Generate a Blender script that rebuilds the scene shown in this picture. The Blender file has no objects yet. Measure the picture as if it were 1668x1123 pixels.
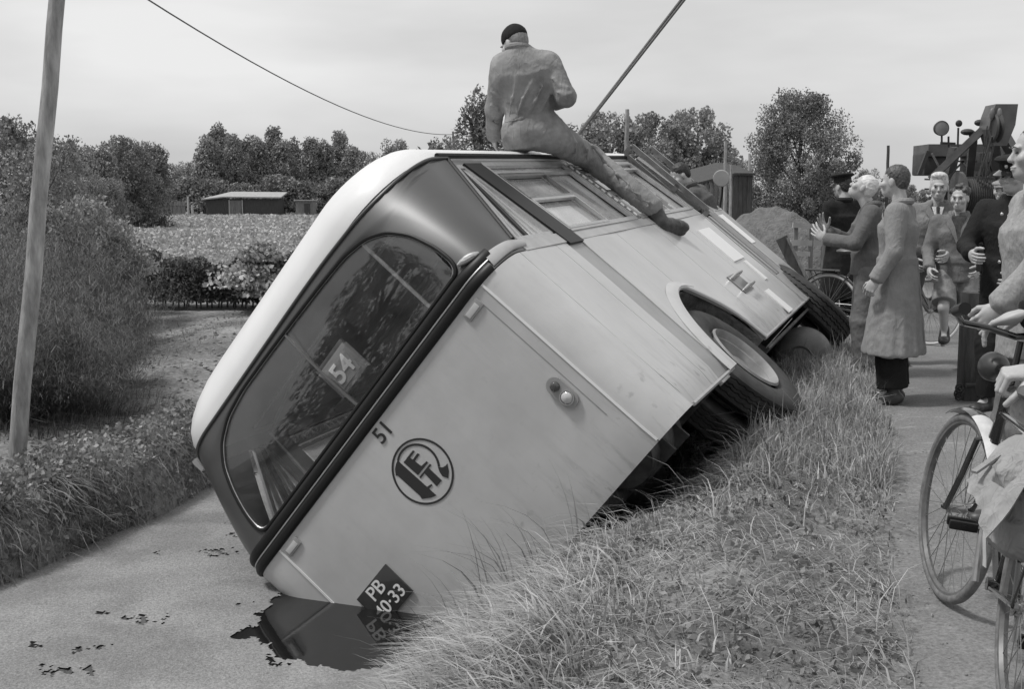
import bpy, bmesh, math, random
import numpy as np
from mathutils import Vector, Matrix, Euler, noise as mnoise

scene = bpy.context.scene
PI = math.pi
# ------------------------------------------------------------------ camera
F_PX, CXP, CYP, HZ = 1900.0, 834.0, 561.5, 322.0
CAM = Vector((0, 0, 1.535))
TH = math.atan((CYP - HZ) / F_PX)
cd = bpy.data.cameras.new('camera')
cam = bpy.data.objects.new('camera', cd)
scene.collection.objects.link(cam)
cam.location = CAM
cam.rotation_euler = (PI / 2 - TH, 0, 0)
cd.sensor_width = 36.0
cd.lens = F_PX / 1668.0 * 36.0
cd.clip_start = 0.05
cd.clip_end = 3000
scene.camera = cam
scene.render.resolution_x = 1024
scene.render.resolution_y = 690
# ------------------------------------------------------------------ world
SUN_EL, SUN_AZ = math.radians(60), math.radians(-100)      # azimuth clockwise from +Y (away from camera)
w = bpy.data.worlds.new('World'); scene.world = w; w.use_nodes = True
nt = w.node_tree; nt.nodes.clear()
N = nt.nodes.new; L = nt.links.new
out = N('ShaderNodeOutputWorld'); bg = N('ShaderNodeBackground'); L(bg.outputs[0], out.inputs[0])
sky = N('ShaderNodeTexSky'); sky.sky_type = 'NISHITA'; sky.sun_disc = False
sky.sun_elevation = SUN_EL; sky.sun_rotation = SUN_AZ; sky.dust_density = 4.0; sky.air_density = 1.0
bw = N('ShaderNodeRGBToBW'); L(sky.outputs[0], bw.inputs[0])
tc = N('ShaderNodeTexCoord')
mp = N('ShaderNodeMapping'); mp.inputs['Scale'].default_value = (1.0, 1.0, 4.0); L(tc.outputs['Generated'], mp.inputs[0])
nz = N('ShaderNodeTexNoise'); nz.inputs['Scale'].default_value = 1.9; nz.inputs['Detail'].default_value = 5; nz.inputs['Roughness'].default_value = 0.5
L(mp.outputs[0], nz.inputs[0])
rmp = N('ShaderNodeMapRange'); rmp.inputs['From Min'].default_value = 0.3; rmp.inputs['From Max'].default_value = 0.7
rmp.inputs['To Min'].default_value = 5.6; rmp.inputs['To Max'].default_value = 9.4; L(nz.outputs[0], rmp.inputs[0])
# overcast veil: nishita thinned to a third, the cloud deck over it
m1 = N('ShaderNodeMath'); m1.operation = 'MULTIPLY'; m1.inputs[1].default_value = 0.22; L(bw.outputs[0], m1.inputs[0])
m2 = N('ShaderNodeMath'); m2.operation = 'ADD'; L(m1.outputs[0], m2.inputs[0]); L(rmp.outputs[0], m2.inputs[1])
L(m2.outputs[0], bg.inputs[0]); bg.inputs[1].default_value = 0.077
# ------------------------------------------------------------------ sun
sd = bpy.data.lights.new('sun', 'SUN'); sd.energy = 2.3; sd.angle = math.radians(9); sd.color = (1.0, 0.99, 0.98)
so = bpy.data.objects.new('sun', sd); scene.collection.objects.link(so)
sv = Vector((math.sin(SUN_AZ) * math.cos(SUN_EL), math.cos(SUN_AZ) * math.cos(SUN_EL), math.sin(SUN_EL)))
so.rotation_euler = sv.to_track_quat('Z', 'Y').to_euler()
scene.view_settings.view_transform = 'Standard'
scene.view_settings.look = 'None'
scene.view_settings.exposure = 0.12
scene.view_settings.gamma = 1.0
scene.view_settings.use_curve_mapping = False
scene.render.engine = 'CYCLES'

# ------------------------------------------------------------------ helpers
def ray(u, v):
    x = (u - CXP) / F_PX; y = -(v - CYP) / F_PX
    return Vector((x, math.cos(TH) + y * math.sin(TH), -math.sin(TH) + y * math.cos(TH)))
def at_z(u, v, z=0.0):
    d = ray(u, v); return CAM + d * ((z - CAM.z) / d.z)
def at_d(u, v, D):
    d = ray(u, v); return CAM + d * (D / d.y)
TV = Vector((math.sin(math.radians(17)), math.cos(math.radians(17)), 0))   # along the road
NV = Vector((TV.y, -TV.x, 0))                                             # to the right of it
def st(s, t, z=0.0):
    p = NV * s + TV * t; return Vector((p.x, p.y, z))
def s_of(x, y): return x * NV.x + y * NV.y
def t_of(x, y): return x * TV.x + y * TV.y

MATS = {}
def mat(name, base, rough=0.6, var=0.0, scale=8.0, detail=4.0, bump=0.0, bscale=None, spec=0.5, metal=0.0,
        coat=0.0, stretch=(1, 1, 1), base2=None, bdist=0.01, croug=0.05, pts=None, trans=0.0, rvar=0.0):
    """grey procedural paint / cloth / soil: base value varied by noise, fine relief by bump"""
    if name in MATS: return MATS[name]
    m = bpy.data.materials.new(name); m.use_nodes = True
    t = m.node_tree; b = t.nodes['Principled BSDF']
    b.inputs['Roughness'].default_value = rough
    b.inputs['Specular IOR Level'].default_value = spec
    b.inputs['Metallic'].default_value = metal
    b.inputs['Coat Weight'].default_value = coat
    b.inputs['Coat Roughness'].default_value = croug
    if trans: b.inputs['Transmission Weight'].default_value = trans
    b.inputs['Base Color'].default_value = (base, base, base, 1)
    co = t.nodes.new('ShaderNodeTexCoord'); mpn = t.nodes.new('ShaderNodeMapping')
    mpn.inputs['Scale'].default_value = stretch
    t.links.new(co.outputs['Object'], mpn.inputs[0])
    if var > 0 or base2 is not None:
        n = t.nodes.new('ShaderNodeTexNoise'); n.inputs['Scale'].default_value = scale; n.inputs['Detail'].default_value = detail
        n.inputs['Roughness'].default_value = 0.62
        t.links.new(mpn.outputs[0], n.inputs[0])
        r = t.nodes.new('ShaderNodeValToRGB'); t.links.new(n.outputs[0], r.inputs[0])
        lo = base * (1 - var) if base2 is None else base
        hi = base * (1 + var) if base2 is None else base2
        e = r.color_ramp.elements
        e[0].position, e[1].position = pts or (0.32, 0.68)
        e[0].color = (lo, lo, lo, 1); e[1].color = (hi, hi, hi, 1)
        t.links.new(r.outputs[0], b.inputs['Base Color'])
        if rvar:
            mr = t.nodes.new('ShaderNodeMapRange'); mr.inputs['To Min'].default_value = rough - rvar; mr.inputs['To Max'].default_value = rough + rvar
            t.links.new(n.outputs[0], mr.inputs[0]); t.links.new(mr.outputs[0], b.inputs['Roughness'])
    if bump > 0:
        n2 = t.nodes.new('ShaderNodeTexNoise'); n2.inputs['Scale'].default_value = bscale or scale * 3; n2.inputs['Detail'].default_value = 5
        t.links.new(mpn.outputs[0], n2.inputs[0])
        bp_ = t.nodes.new('ShaderNodeBump'); bp_.inputs['Strength'].default_value = bump; bp_.inputs['Distance'].default_value = bdist
        t.links.new(n2.outputs[0], bp_.inputs['Height']); t.links.new(bp_.outputs[0], b.inputs['Normal'])
    MATS[name] = m
    return m

def leaf_mat(name, lo, hi, rough=0.55, scale=0.8, fine=14.0, sss=0.25):
    """foliage: leaf tone varies between clumps and between single leaves, light passes through a little"""
    if name in MATS: return MATS[name]
    m = bpy.data.materials.new(name); m.use_nodes = True
    t = m.node_tree; b = t.nodes['Principled BSDF']; o = t.nodes['Material Output']
    b.inputs['Roughness'].default_value = rough; b.inputs['Specular IOR Level'].default_value = 0.35
    g = t.nodes.new('ShaderNodeNewGeometry'); n = t.nodes.new('ShaderNodeTexNoise'); n.inputs['Scale'].default_value = scale; n.inputs['Detail'].default_value = 2
    t.links.new(g.outputs['Position'], n.inputs[0])
    mix = t.nodes.new('ShaderNodeMath'); mix.operation = 'MULTIPLY_ADD'; mix.inputs[1].default_value = 0.45
    t.links.new(g.outputs['Random Per Island'], mix.inputs[0]); t.links.new(n.outputs[0], mix.inputs[2])
    r = t.nodes.new('ShaderNodeValToRGB'); e = r.color_ramp.elements
    e[0].position = 0.42; e[1].position = 1.0; e[0].color = (lo, lo, lo, 1); e[1].color = (hi, hi, hi, 1)
    t.links.new(mix.outputs[0], r.inputs[0]); t.links.new(r.outputs[0], b.inputs['Base Color'])
    tr = t.nodes.new('ShaderNodeBsdfTranslucent'); t.links.new(r.outputs[0], tr.inputs[0])
    ms = t.nodes.new('ShaderNodeMixShader'); ms.inputs[0].default_value = sss
    t.links.new(b.outputs[0], ms.inputs[1]); t.links.new(tr.outputs[0], ms.inputs[2]); t.links.new(ms.outputs[0], o.inputs[0])
    MATS[name] = m
    return m

def link(o):
    scene.collection.objects.link(o); return o
def props(o, label=None, cat=None, group=None, kind=None):
    if label: o['label'] = label
    if cat: o['category'] = cat
    if group: o['group'] = group
    if kind: o['kind'] = kind
    return o
def thing(name, label, cat, loc=(0, 0, 0), rotz=0, group=None):
    o = bpy.data.objects.new(name, None); o.empty_display_size = 0.1
    o.location = loc; o.rotation_euler = (0, 0, rotz)
    return props(link(o), label, cat, group)
def meshobj(name, me, m, parent=None, smooth=True, loc=None):
    o = bpy.data.objects.new(name, me)
    if m is not None and len(me.materials) == 0: me.materials.append(m)
    if smooth == True: me.polygons.foreach_set('use_smooth', [True] * len(me.polygons))
    if parent is not None: o.parent = parent
    if loc is not None: o.location = loc
    return link(o)
def from_arrays(name, V, Fq):
    """numpy verts (n,3) and faces (m,k)"""
    me = bpy.data.meshes.new(name); V = np.asarray(V, np.float32); Fq = np.asarray(Fq, np.int32)
    k = Fq.shape[1]
    me.vertices.add(len(V)); me.vertices.foreach_set('co', V.ravel())
    me.loops.add(Fq.size); me.loops.foreach_set('vertex_index', Fq.ravel())
    me.polygons.add(len(Fq)); me.polygons.foreach_set('loop_start', np.arange(len(Fq), dtype=np.int32) * k)
    me.update(calc_edges=True); me.validate()
    return me
def copy_tree(o, parent=None, label=None):
    c = o.copy(); link(c)
    if parent is not None: c.parent = parent
    if label: c['label'] = label
    for ch in list(o.children): copy_tree(ch, c)
    return c

class MB:
    """collects solids and builds ONE mesh object"""
    def __init__(s): s.bm = bmesh.new()
    def box(s, c, d, rot=None, bev=0.0):
        r = bmesh.ops.create_cube(s.bm, size=1.0)
        vs = r['verts']
        M = Matrix.Translation(Vector(c)) @ (rot.to_4x4() if rot is not None else Matrix.Identity(4)) @ Matrix.Diagonal((d[0], d[1], d[2], 1))
        bmesh.ops.transform(s.bm, matrix=M, verts=vs)
        if bev > 0:
            es = list({e for v in vs for e in v.link_edges})
            bmesh.ops.bevel(s.bm, geom=es, offset=bev, segments=2, affect='EDGES', profile=0.6)
        return s
    def bar(s, a, b, w, h=None, up=(0, 0, 1), bev=0.0):
        a = Vector(a); b = Vector(b); h = h or w
        z = (b - a); Ln = z.length; z.normalize(); x = Vector(up).cross(z)
        if x.length < 1e-4: x = Vector((1, 0, 0)).cross(z)
        x.normalize(); y = z.cross(x)
        R = Matrix((x, y, z)).transposed()
        return s.box((a + b) / 2, (w, h, Ln), R, bev)
    def tube(s, pts, r, n=10, cap=True, closed=False):
        pts = [Vector(p) for p in pts]; m = len(pts)
        rs = r if isinstance(r, (list, tuple)) else [r] * m
        rings = []; prev = None
        for i, p in enumerate(pts):
            if closed: d = pts[(i + 1) % m] - pts[i - 1]
            elif i == 0: d = pts[1] - pts[0]
            elif i == m - 1: d = pts[-1] - pts[-2]
            else: d = pts[i + 1] - pts[i - 1]
            d.normalize()
            if prev is None:
                x = d.orthogonal().normalized()
            else:
                x = (prev - d * prev.dot(d)).normalized()
            prev = x; y = d.cross(x)
            rings.append([s.bm.verts.new(p + (x * math.cos(2 * PI * k / n) + y * math.sin(2 * PI * k / n)) * rs[i]) for k in range(n)])
        rng = range(m) if closed else range(m - 1)
        for i in rng:
            A, B = rings[i], rings[(i + 1) % m]
            if closed and i == m - 1:      # align the seam
                best = min(range(n), key=lambda q: (B[q].co - A[0].co).length); B = B[best:] + B[:best]
            for k in range(n):
                try: s.bm.faces.new((A[k], A[(k + 1) % n], B[(k + 1) % n], B[k]))
                except ValueError: pass
        if cap and not closed:
            s.bm.faces.new(rings[0][::-1]); s.bm.faces.new(rings[-1])
        return s
    def lathe(s, prof, axis='Z', c=(0, 0, 0), n=32, R=None, a0=0, a1=2 * PI):
        """profile [(radius, height)] about an axis"""
        full = abs(a1 - a0 - 2 * PI) < 1e-6; c = Vector(c)
        cols = []
        for k in range(n if full else n + 1):
            a = a0 + (a1 - a0) * k / n; col = []
            for (r, h) in prof:
                v = Vector((r * math.cos(a), r * math.sin(a), h))
                if axis == 'X': v = Vector((v.z, v.x, v.y))
                elif axis == 'Y': v = Vector((v.x, v.z, v.y))
                if R is not None: v = R @ v
                col.append(s.bm.verts.new(v + c))
            cols.append(col)
        for k in range(n):
            A = cols[k]; B = cols[(k + 1) % len(cols)]
            for i in range(len(prof) - 1):
                try: s.bm.faces.new((A[i], B[i], B[i + 1], A[i + 1]))
                except ValueError: pass
        return s
    def ball(s, c, r, n=12, sc=(1, 1, 1), R=None):
        q = bmesh.ops.create_uvsphere(s.bm, u_segments=n, v_segments=max(6, n // 2), radius=1.0)
        M = Matrix.Translation(Vector(c)) @ (R.to_4x4() if R is not None else Matrix.Identity(4)) @ Matrix.Diagonal((r * sc[0], r * sc[1], r * sc[2], 1))
        bmesh.ops.transform(s.bm, matrix=M, verts=q['verts']); return s
    def prism(s, poly, z0, z1, fn):
        """polygon [(a,b)], extruded between two depths; fn(a,b,z)->point"""
        A = [s.bm.verts.new(fn(a, b, z0)) for a, b in poly]; B = [s.bm.verts.new(fn(a, b, z1)) for a, b in poly]
        n = len(poly); s.bm.faces.new(A[::-1]); s.bm.faces.new(B)
        for i in range(n): s.bm.faces.new((A[i], A[(i + 1) % n], B[(i + 1) % n], B[i]))
        return s
    def slab(s, grid, thick):
        """grid[i][j] of points -> two-sided sheet of some thickness (offset along -normal)"""
        nu, nv = len(grid), len(grid[0])
        P = [[Vector(p) for p in row] for row in grid]
        def nrm(i, j):
            a = P[min(i + 1, nu - 1)][j] - P[max(i - 1, 0)][j]; b = P[i][min(j + 1, nv - 1)] - P[i][max(j - 1, 0)]
            q = a.cross(b); return q.normalized() if q.length > 1e-12 else Vector((0, 0, 1))
        A = [[s.bm.verts.new(P[i][j]) for j in range(nv)] for i in range(nu)]
        B = [[s.bm.verts.new(P[i][j] - nrm(i, j) * thick) for j in range(nv)] for i in range(nu)]
        for i in range(nu - 1):
            for j in range(nv - 1):
                s.bm.faces.new((A[i][j], A[i + 1][j], A[i + 1][j + 1], A[i][j + 1]))
                s.bm.faces.new((B[i][j], B[i][j + 1], B[i + 1][j + 1], B[i + 1][j]))
        for i in range(nu - 1):
            s.bm.faces.new((A[i][0], B[i][0], B[i + 1][0], A[i + 1][0])); s.bm.faces.new((A[i][-1], A[i + 1][-1], B[i + 1][-1], B[i][-1]))
        for j in range(nv - 1):
            s.bm.faces.new((A[0][j], A[0][j + 1], B[0][j + 1], B[0][j])); s.bm.faces.new((A[-1][j], B[-1][j], B[-1][j + 1], A[-1][j + 1]))
        return s
    def build(s, name, m, parent=None, smooth=True, angle=35, loc=None):
        bmesh.ops.recalc_face_normals(s.bm, faces=s.bm.faces)
        me = bpy.data.meshes.new(name); s.bm.to_mesh(me); s.bm.free()
        if smooth:
            me.polygons.foreach_set('use_smooth', [True] * len(me.polygons))
            me.set_sharp_from_angle(angle=math.radians(angle))
        return meshobj(name, me, m, parent, smooth=None, loc=loc)

def text_mesh(name, txt, size, M, m, parent, depth=0.004, spacing=1.0, bold=0.0):
    c = bpy.data.curves.new(name, 'FONT'); c.body = txt; c.size = size; c.extrude = depth / 2; c.align_x = 'CENTER'; c.align_y = 'CENTER'
    c.space_character = spacing; c.offset = bold; c.resolution_u = 4
    o = bpy.data.objects.new(name, c); link(o); bpy.context.view_layer.update()
    dg = bpy.context.evaluated_depsgraph_get(); me = bpy.data.meshes.new_from_object(o.evaluated_get(dg))
    bpy.data.objects.remove(o); me.transform(M); me.materials.clear()
    return meshobj(name, me, m, parent, smooth=False)
# ================================================================== terrain, water, path
def hsum(x, y, amp, sc, seed=0.0):
    """cheap vectorised value-like noise: sum of rotated sines"""
    r = np.random.RandomState(int(seed * 97) + 5); o = np.zeros_like(x); a = 1.0; tot = 0
    for k in range(7):
        th = r.rand() * 6.283; f = sc * (1.0 + 0.55 * k) * (0.8 + .4 * r.rand())
        o += a * np.sin((x * np.cos(th) + y * np.sin(th)) * f + r.rand() * 6.28 + 1.3 * np.sin((x * np.sin(th) - y * np.cos(th)) * f * .6 + r.rand() * 6)); tot += a * .6; a *= 0.82
    return amp * o / tot
WATER_Z = -0.73
def sstep(a, b, x):
    t = np.clip((x - a) / (b - a), 0, 1); return t * t * (3 - 2 * t)
def ground_h(s, t):
    s = np.asarray(s, float); t = np.asarray(t, float)
    wob = 0.10 * np.sin(t * 0.9) + 0.06 * np.sin(t * 2.3 + 1) + 0.04 * np.sin(t * 5.1)
    z = np.zeros_like(s)
    hump = 0.09 * np.exp(-((s + 0.45) / 0.35) ** 2)
    kb_ = sstep(5.3, 6.1, t) * (1 - sstep(9.0, 10.0, t)); bank = -1.15 * np.clip((-.85 + .27 * kb_ - s - wob * .5) / (1.9 - .60 * kb_), 0, 1) ** 2 * (3 - 2 * np.clip((-.85 + .27 * kb_ - s - wob * .5) / (1.9 - .60 * kb_), 0, 1))
    z = hump + bank
    zl = -1.2 + 0.87 * sstep(-4.62, -5.02, s + wob * .6) + 0.05 * sstep(-5.0, -6.2, s)
    zl += 0.20 * sstep(11.5, 17.0, t) * sstep(-5.2, -6.5, s)          # garden rises to the hedge
    zl += 0.28 * np.exp(-((s + 7.2) / 0.9) ** 2 - ((t - 12.2) / 1.6) ** 2)    # trodden heap of soil
    z = np.where(s < -3.6, zl, z)
    # ditch ends well behind the bus
    e = sstep(17.5, 20.0, t); z = z * (1 - e) + e * np.where(s < -4.8, np.maximum(zl, -.12), 0.0)
    z = z * (1 - sstep(26, 34, t)) + -0.08 * sstep(26, 34, t) * (s < -0.5)
    # fine relief
    near = np.clip(1 - (t - 3) / 30, 0, 1) * (t > 0)
    offp = sstep(0.35, -0.15, s) + sstep(4.2, 4.6, s)
    z += (hsum(s, t, 0.02, 3.1, .3) + hsum(s, t, 0.012, 11.0, .5) + hsum(s, t, 0.005, 37.0, .7)) * near * (0.15 + 0.85 * offp)
    return z
def grid_axis(pieces):
    o = []
    for a, b, n in pieces: o += list(np.linspace(a, b, n, endpoint=False))
    return np.array(o + [pieces[-1][1]])
sa = grid_axis([(-900, -60, 20), (-60, -14, 24), (-14, -6.5, 90), (-6.5, 1.2, 190), (1.2, 5, 20), (5, 40, 20), (40, 900, 16)])
ta = grid_axis([(-60, 1.5, 20), (1.5, 9, 170), (9, 20, 110), (20, 45, 60), (45, 200, 30), (200, 2500, 16)])
S_, T_ = np.meshgrid(sa, ta, indexing='ij')
Z_ = ground_h(S_, T_)
def grid_mesh(name, S, T, Z, mask=None):
    X = S * NV.x + T * TV.x; Y = S * NV.y + T * TV.y
    V = np.stack([X, Y, Z], -1).reshape(-1, 3); nu, nv = S.shape
    idx = np.arange(nu * nv).reshape(nu, nv)
    Fq = np.stack([idx[:-1, :-1], idx[1:, :-1], idx[1:, 1:], idx[:-1, 1:]], -1).reshape(-1, 4)
    if mask is not None:
        Fq = Fq[mask[:-1, :-1].ravel()]
        used = np.unique(Fq); remap = -np.ones(len(V), int); remap[used] = np.arange(len(used)); V = V[used]; Fq = remap[Fq]
    return from_arrays(name, V, Fq)
def attr(me, name, vals):
    a = me.attributes.new(name, 'FLOAT', 'POINT'); a.data.foreach_set('value', np.asarray(vals, np.float32).ravel())

def soil_mat():
    m = bpy.data.materials.new('soil_and_turf'); m.use_nodes = True; t = m.node_tree; b = t.nodes['Principled BSDF']
    b.inputs['Roughness'].default_value = 0.95; b.inputs['Specular IOR Level'].default_value = 0.15
    g = t.nodes.new('ShaderNodeNewGeometry')
    def noise(sc, det=6, ro=0.6):
        n = t.nodes.new('ShaderNodeTexNoise'); n.inputs['Scale'].default_value = sc; n.inputs['Detail'].default_value = det; n.inputs['Roughness'].default_value = ro
        t.links.new(g.outputs['Position'], n.inputs[0]); return n
    n1 = noise(1.3); n2 = noise(22, 8, 0.7)
    r1 = t.nodes.new('ShaderNodeValToRGB'); e = r1.color_ramp.elements; e[0].position = .38; e[1].position = .66; e[0].color = (.15,) * 3 + (1,); e[1].color = (.33,) * 3 + (1,)
    r2 = t.nodes.new('ShaderNodeValToRGB'); e = r2.color_ramp.elements; e[0].position = .3; e[1].position = .72; e[0].color = (.45,) * 3 + (1,); e[1].color = (1.5,) * 3 + (1,)
    t.links.new(n1.outputs[0], r1.inputs[0]); t.links.new(n2.outputs[0], r2.inputs[0])
    mx = t.nodes.new('ShaderNodeMix'); mx.data_type = 'RGBA'; mx.blend_type = 'MULTIPLY'; mx.inputs[0].default_value = 1
    t.links.new(r1.outputs[0], mx.inputs[6]); t.links.new(r2.outputs[0], mx.inputs[7]); t.links.new(mx.outputs[2], b.inputs['Base Color'])
    v = noise(45, 6, .7); bp_ = t.nodes.new('ShaderNodeBump'); bp_.inputs['Strength'].default_value = .9; bp_.inputs['Distance'].default_value = .02
    t.links.new(v.outputs[0], bp_.inputs['Height']); t.links.new(bp_.outputs[0], b.inputs['Normal'])
    return m
me = grid_mesh('ground', S_, T_, Z_)
props(meshobj('ground', me, soil_mat()), kind='structure')

# --- the path: compacted grit on tar, ragged left edge, 4 mm above the soil
ps = grid_axis([(0.0, 0.6, 24), (0.6, 4.3, 70)]); pt = grid_axis([(-8, 1.5, 8), (1.5, 10, 220), (10, 30, 90), (30, 90, 30)])
PS, PT = np.meshgrid(ps, pt, indexing='ij')
edge = 0.10 + hsum(PT * 0, PT, 0.05, 3.0, .2) + hsum(PT * 0, PT, 0.012, 17.0, .9)
PS2 = edge + (PS) * (4.3 - edge) / 4.3
PZ = np.maximum(ground_h(PS2, PT) * .3, 0) + 0.012 + hsum(PS2, PT, 0.004, 9.0, .4) + 0.018 * sstep(0, .35, PS) - 0.014
def path_mat():
    m = bpy.data.materials.new('path_grit'); m.use_nodes = True; t = m.node_tree; b = t.nodes['Principled BSDF']
    b.inputs['Roughness'].default_value = 0.85; b.inputs['Specular IOR Level'].default_value = 0.3
    g = t.nodes.new('ShaderNodeNewGeometry')
    def nse(sc, det, lo, hi, p0, p1, ro=.6, vec=None):
        n = t.nodes.new('ShaderNodeTexNoise'); n.inputs['Scale'].default_value = sc; n.inputs['Detail'].default_value = det; n.inputs['Roughness'].default_value = ro
        t.links.new(vec or g.outputs['Position'], n.inputs[0])
        r = t.nodes.new('ShaderNodeValToRGB'); e = r.color_ramp.elements; e[0].position = p0; e[1].position = p1
        e[0].color = (lo,) * 3 + (1,); e[1].color = (hi,) * 3 + (1,); t.links.new(n.outputs[0], r.inputs[0]); return r, n
    a, _ = nse(0.9, 5, .15, .23, .35, .65); c, nn = nse(60, 6, .45, 1.6, .3, .75, .8)
    mp_ = t.nodes.new('ShaderNodeMapping'); mp_.inputs['Scale'].default_value = (1.2, 3.4, 1); mp_.inputs['Rotation'].default_value = (0, 0, .2)
    t.links.new(g.outputs['Position'], mp_.inputs[0])
    d, _ = nse(2.1, 4, 1.0, 1.7, .62, .78, .5, mp_.outputs[0])
    def mul(x, y):
        mx = t.nodes.new('ShaderNodeMix'); mx.data_type = 'RGBA'; mx.blend_type = 'MULTIPLY'; mx.inputs[0].default_value = 1
        t.links.new(x, mx.inputs[6]); t.links.new(y, mx.inputs[7]); return mx.outputs[2]
    t.links.new(mul(mul(a.outputs[0], c.outputs[0]), d.outputs[0]), b.inputs['Base Color'])
    bp_ = t.nodes.new('ShaderNodeBump'); bp_.inputs['Strength'].default_value = .6; bp_.inputs['Distance'].default_value = .006
    t.links.new(nn.outputs[0], bp_.inputs['Height']); t.links.new(bp_.outputs[0], b.inputs['Normal'])
    return m
props(meshobj('path', grid_mesh('path', PS2, PT, PZ), path_mat()), kind='structure')

# --- still ditch water, and the duckweed that covers all of it but the hole by the bus
wm = mat('ditch_water', 0.012, rough=0.04, spec=0.6, bump=0.05, bscale=9, bdist=.01)
ws = np.linspace(-5.3, -0.9, 30); wt = np.linspace(-3, 20, 60); WS, WT = np.meshgrid(ws, wt, indexing='ij')
props(meshobj('ditch_water', grid_mesh('ditch_water', WS, WT, WS * 0 + WATER_Z), wm), kind='structure')
ds = np.linspace(-5.25, -1.9, 270); dt = np.concatenate([np.linspace(-3, 4, 20), np.linspace(4.02, 12, 560), np.linspace(12.1, 20, 60)])
DS, DT = np.meshgrid(ds, dt, indexing='ij')
def hole_dist(S, T):
    X = S * NV.x + T * TV.x; Y = S * NV.y + T * TV.y
    # open water: a wedge trailing from the bus's submerged corner along its rear wall
    A = HOLE; d = np.full(S.shape, 1e9); inside = np.zeros(S.shape, bool); n = len(A)
    for i in range(n):
        x0, y0 = A[i]; x1, y1 = A[(i + 1) % n]
        ex, ey = x1 - x0, y1 - y0; tt = np.clip(((X - x0) * ex + (Y - y0) * ey) / (ex * ex + ey * ey), 0, 1)
        d = np.minimum(d, np.hypot(X - x0 - tt * ex, Y - y0 - tt * ey))
        c = ((y0 > Y) != (y1 > Y)) & (X < (x1 - x0) * (Y - y0) / (y1 - y0 + 1e-12) + x0); inside ^= c
    return np.where(inside, -d, d)
HOLE = [tuple(at_z(u, v, WATER_Z)[:2]) for u, v in [(372, 1040), (420, 1000), (466, 962), (520, 900), (760, 880), (800, 1010), (700, 1080), (590, 1092), (500, 1086), (452, 1080), (440, 1048)]]
hd = hole_dist(DS, DT) + hsum(DS, DT, 0.05, 9, .1) + hsum(DS, DT, 0.03, 31, .6)
cr = hsum(DS, DT * .45, 1.0, 2.6, .8) + hsum(DS, DT, .55, 17, .35) + hsum(DS, DT, .28, 60, .15)     # little cracks in the carpet
mask = (hd > 0) & (cr < np.quantile(cr, .988))
_X = DS * NV.x + DT * TV.x; _Y = DS * NV.y + DT * TV.y; _nz = hsum(_X, _Y * .6, 1.0, 38, .44) + hsum(_X, _Y, .6, 95, .71)
for _u, _v, _rx, _ry in ((225, 1012, .17, .13), (140, 1060, .12, .09), (105, 1096, .22, .10), (60, 1052, .09, .05), (350, 902, .16, .14), (250, 905, .05, .06), (460, 1078, .14, .10), (400, 985, .06, .05), (170, 1000, .10, .05)):
    _p = at_z(_u, _v, WATER_Z); mask &= ~((((_X - _p.x) / _rx) ** 2 + ((_Y - _p.y) / _ry) ** 2 + _nz * .9) < -.05)
DZ = WATER_Z + 0.004 + np.abs(hsum(DS, DT, 0.0035, 60, .9))
dwm = mat('duckweed', 0.17, rough=0.85, base2=0.37, scale=75, detail=9, bump=1.0, bscale=110, bdist=.008, spec=.2, pts=(.30, .70))
_t = dwm.node_tree; _b = _t.nodes['Principled BSDF']; _n = _t.nodes.new('ShaderNodeTexNoise'); _n.inputs['Scale'].default_value = 1.7; _n.inputs['Detail'].default_value = 6; _n.inputs['Distortion'].default_value = .8
_t.links.new([q for q in _t.nodes if q.type == 'MAPPING'][0].outputs[0], _n.inputs[0]); _r = _t.nodes.new('ShaderNodeMapRange'); _r.inputs['From Min'].default_value = .35; _r.inputs['From Max'].default_value = .65; _r.inputs['To Min'].default_value = .80; _r.inputs['To Max'].default_value = 1.12; _t.links.new(_n.outputs[0], _r.inputs[0])
_m = _t.nodes.new('ShaderNodeMix'); _m.data_type = 'RGBA'; _m.blend_type = 'MULTIPLY'; _m.inputs[0].default_value = 1; _t.links.new(_b.inputs['Base Color'].links[0].from_socket, _m.inputs[6]); _t.links.new(_r.outputs[0], _m.inputs[7]); _t.links.new(_m.outputs[2], _b.inputs['Base Color'])
props(meshobj('duckweed', grid_mesh('duckweed', DS, DT, DZ, mask), dwm), 'pale carpet of duckweed covering the ditch water', 'duckweed', kind='stuff')
# ================================================================== the bus
RB = Matrix(((0.582043, 0.353343, -0.732376), (-0.244193, 0.935037, 0.257051), (0.775626, 0.029226, 0.630516)))
TB = Vector((-0.74066, 6.19847, 0.32052))
def busw(p): return RB @ Vector(p) + TB
LIFT = 1.65
bus = bpy.data.objects.new('bus', None); link(bus); bus.empty_display_size = .3
bus.matrix_world = Matrix.Translation(busw((0, 0, -LIFT))) @ RB.to_4x4()
props(bus, 'pale bus with white roof and dark window band lying tilted in the ditch', 'bus')
OFF = (0, 0, LIFT)
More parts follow.
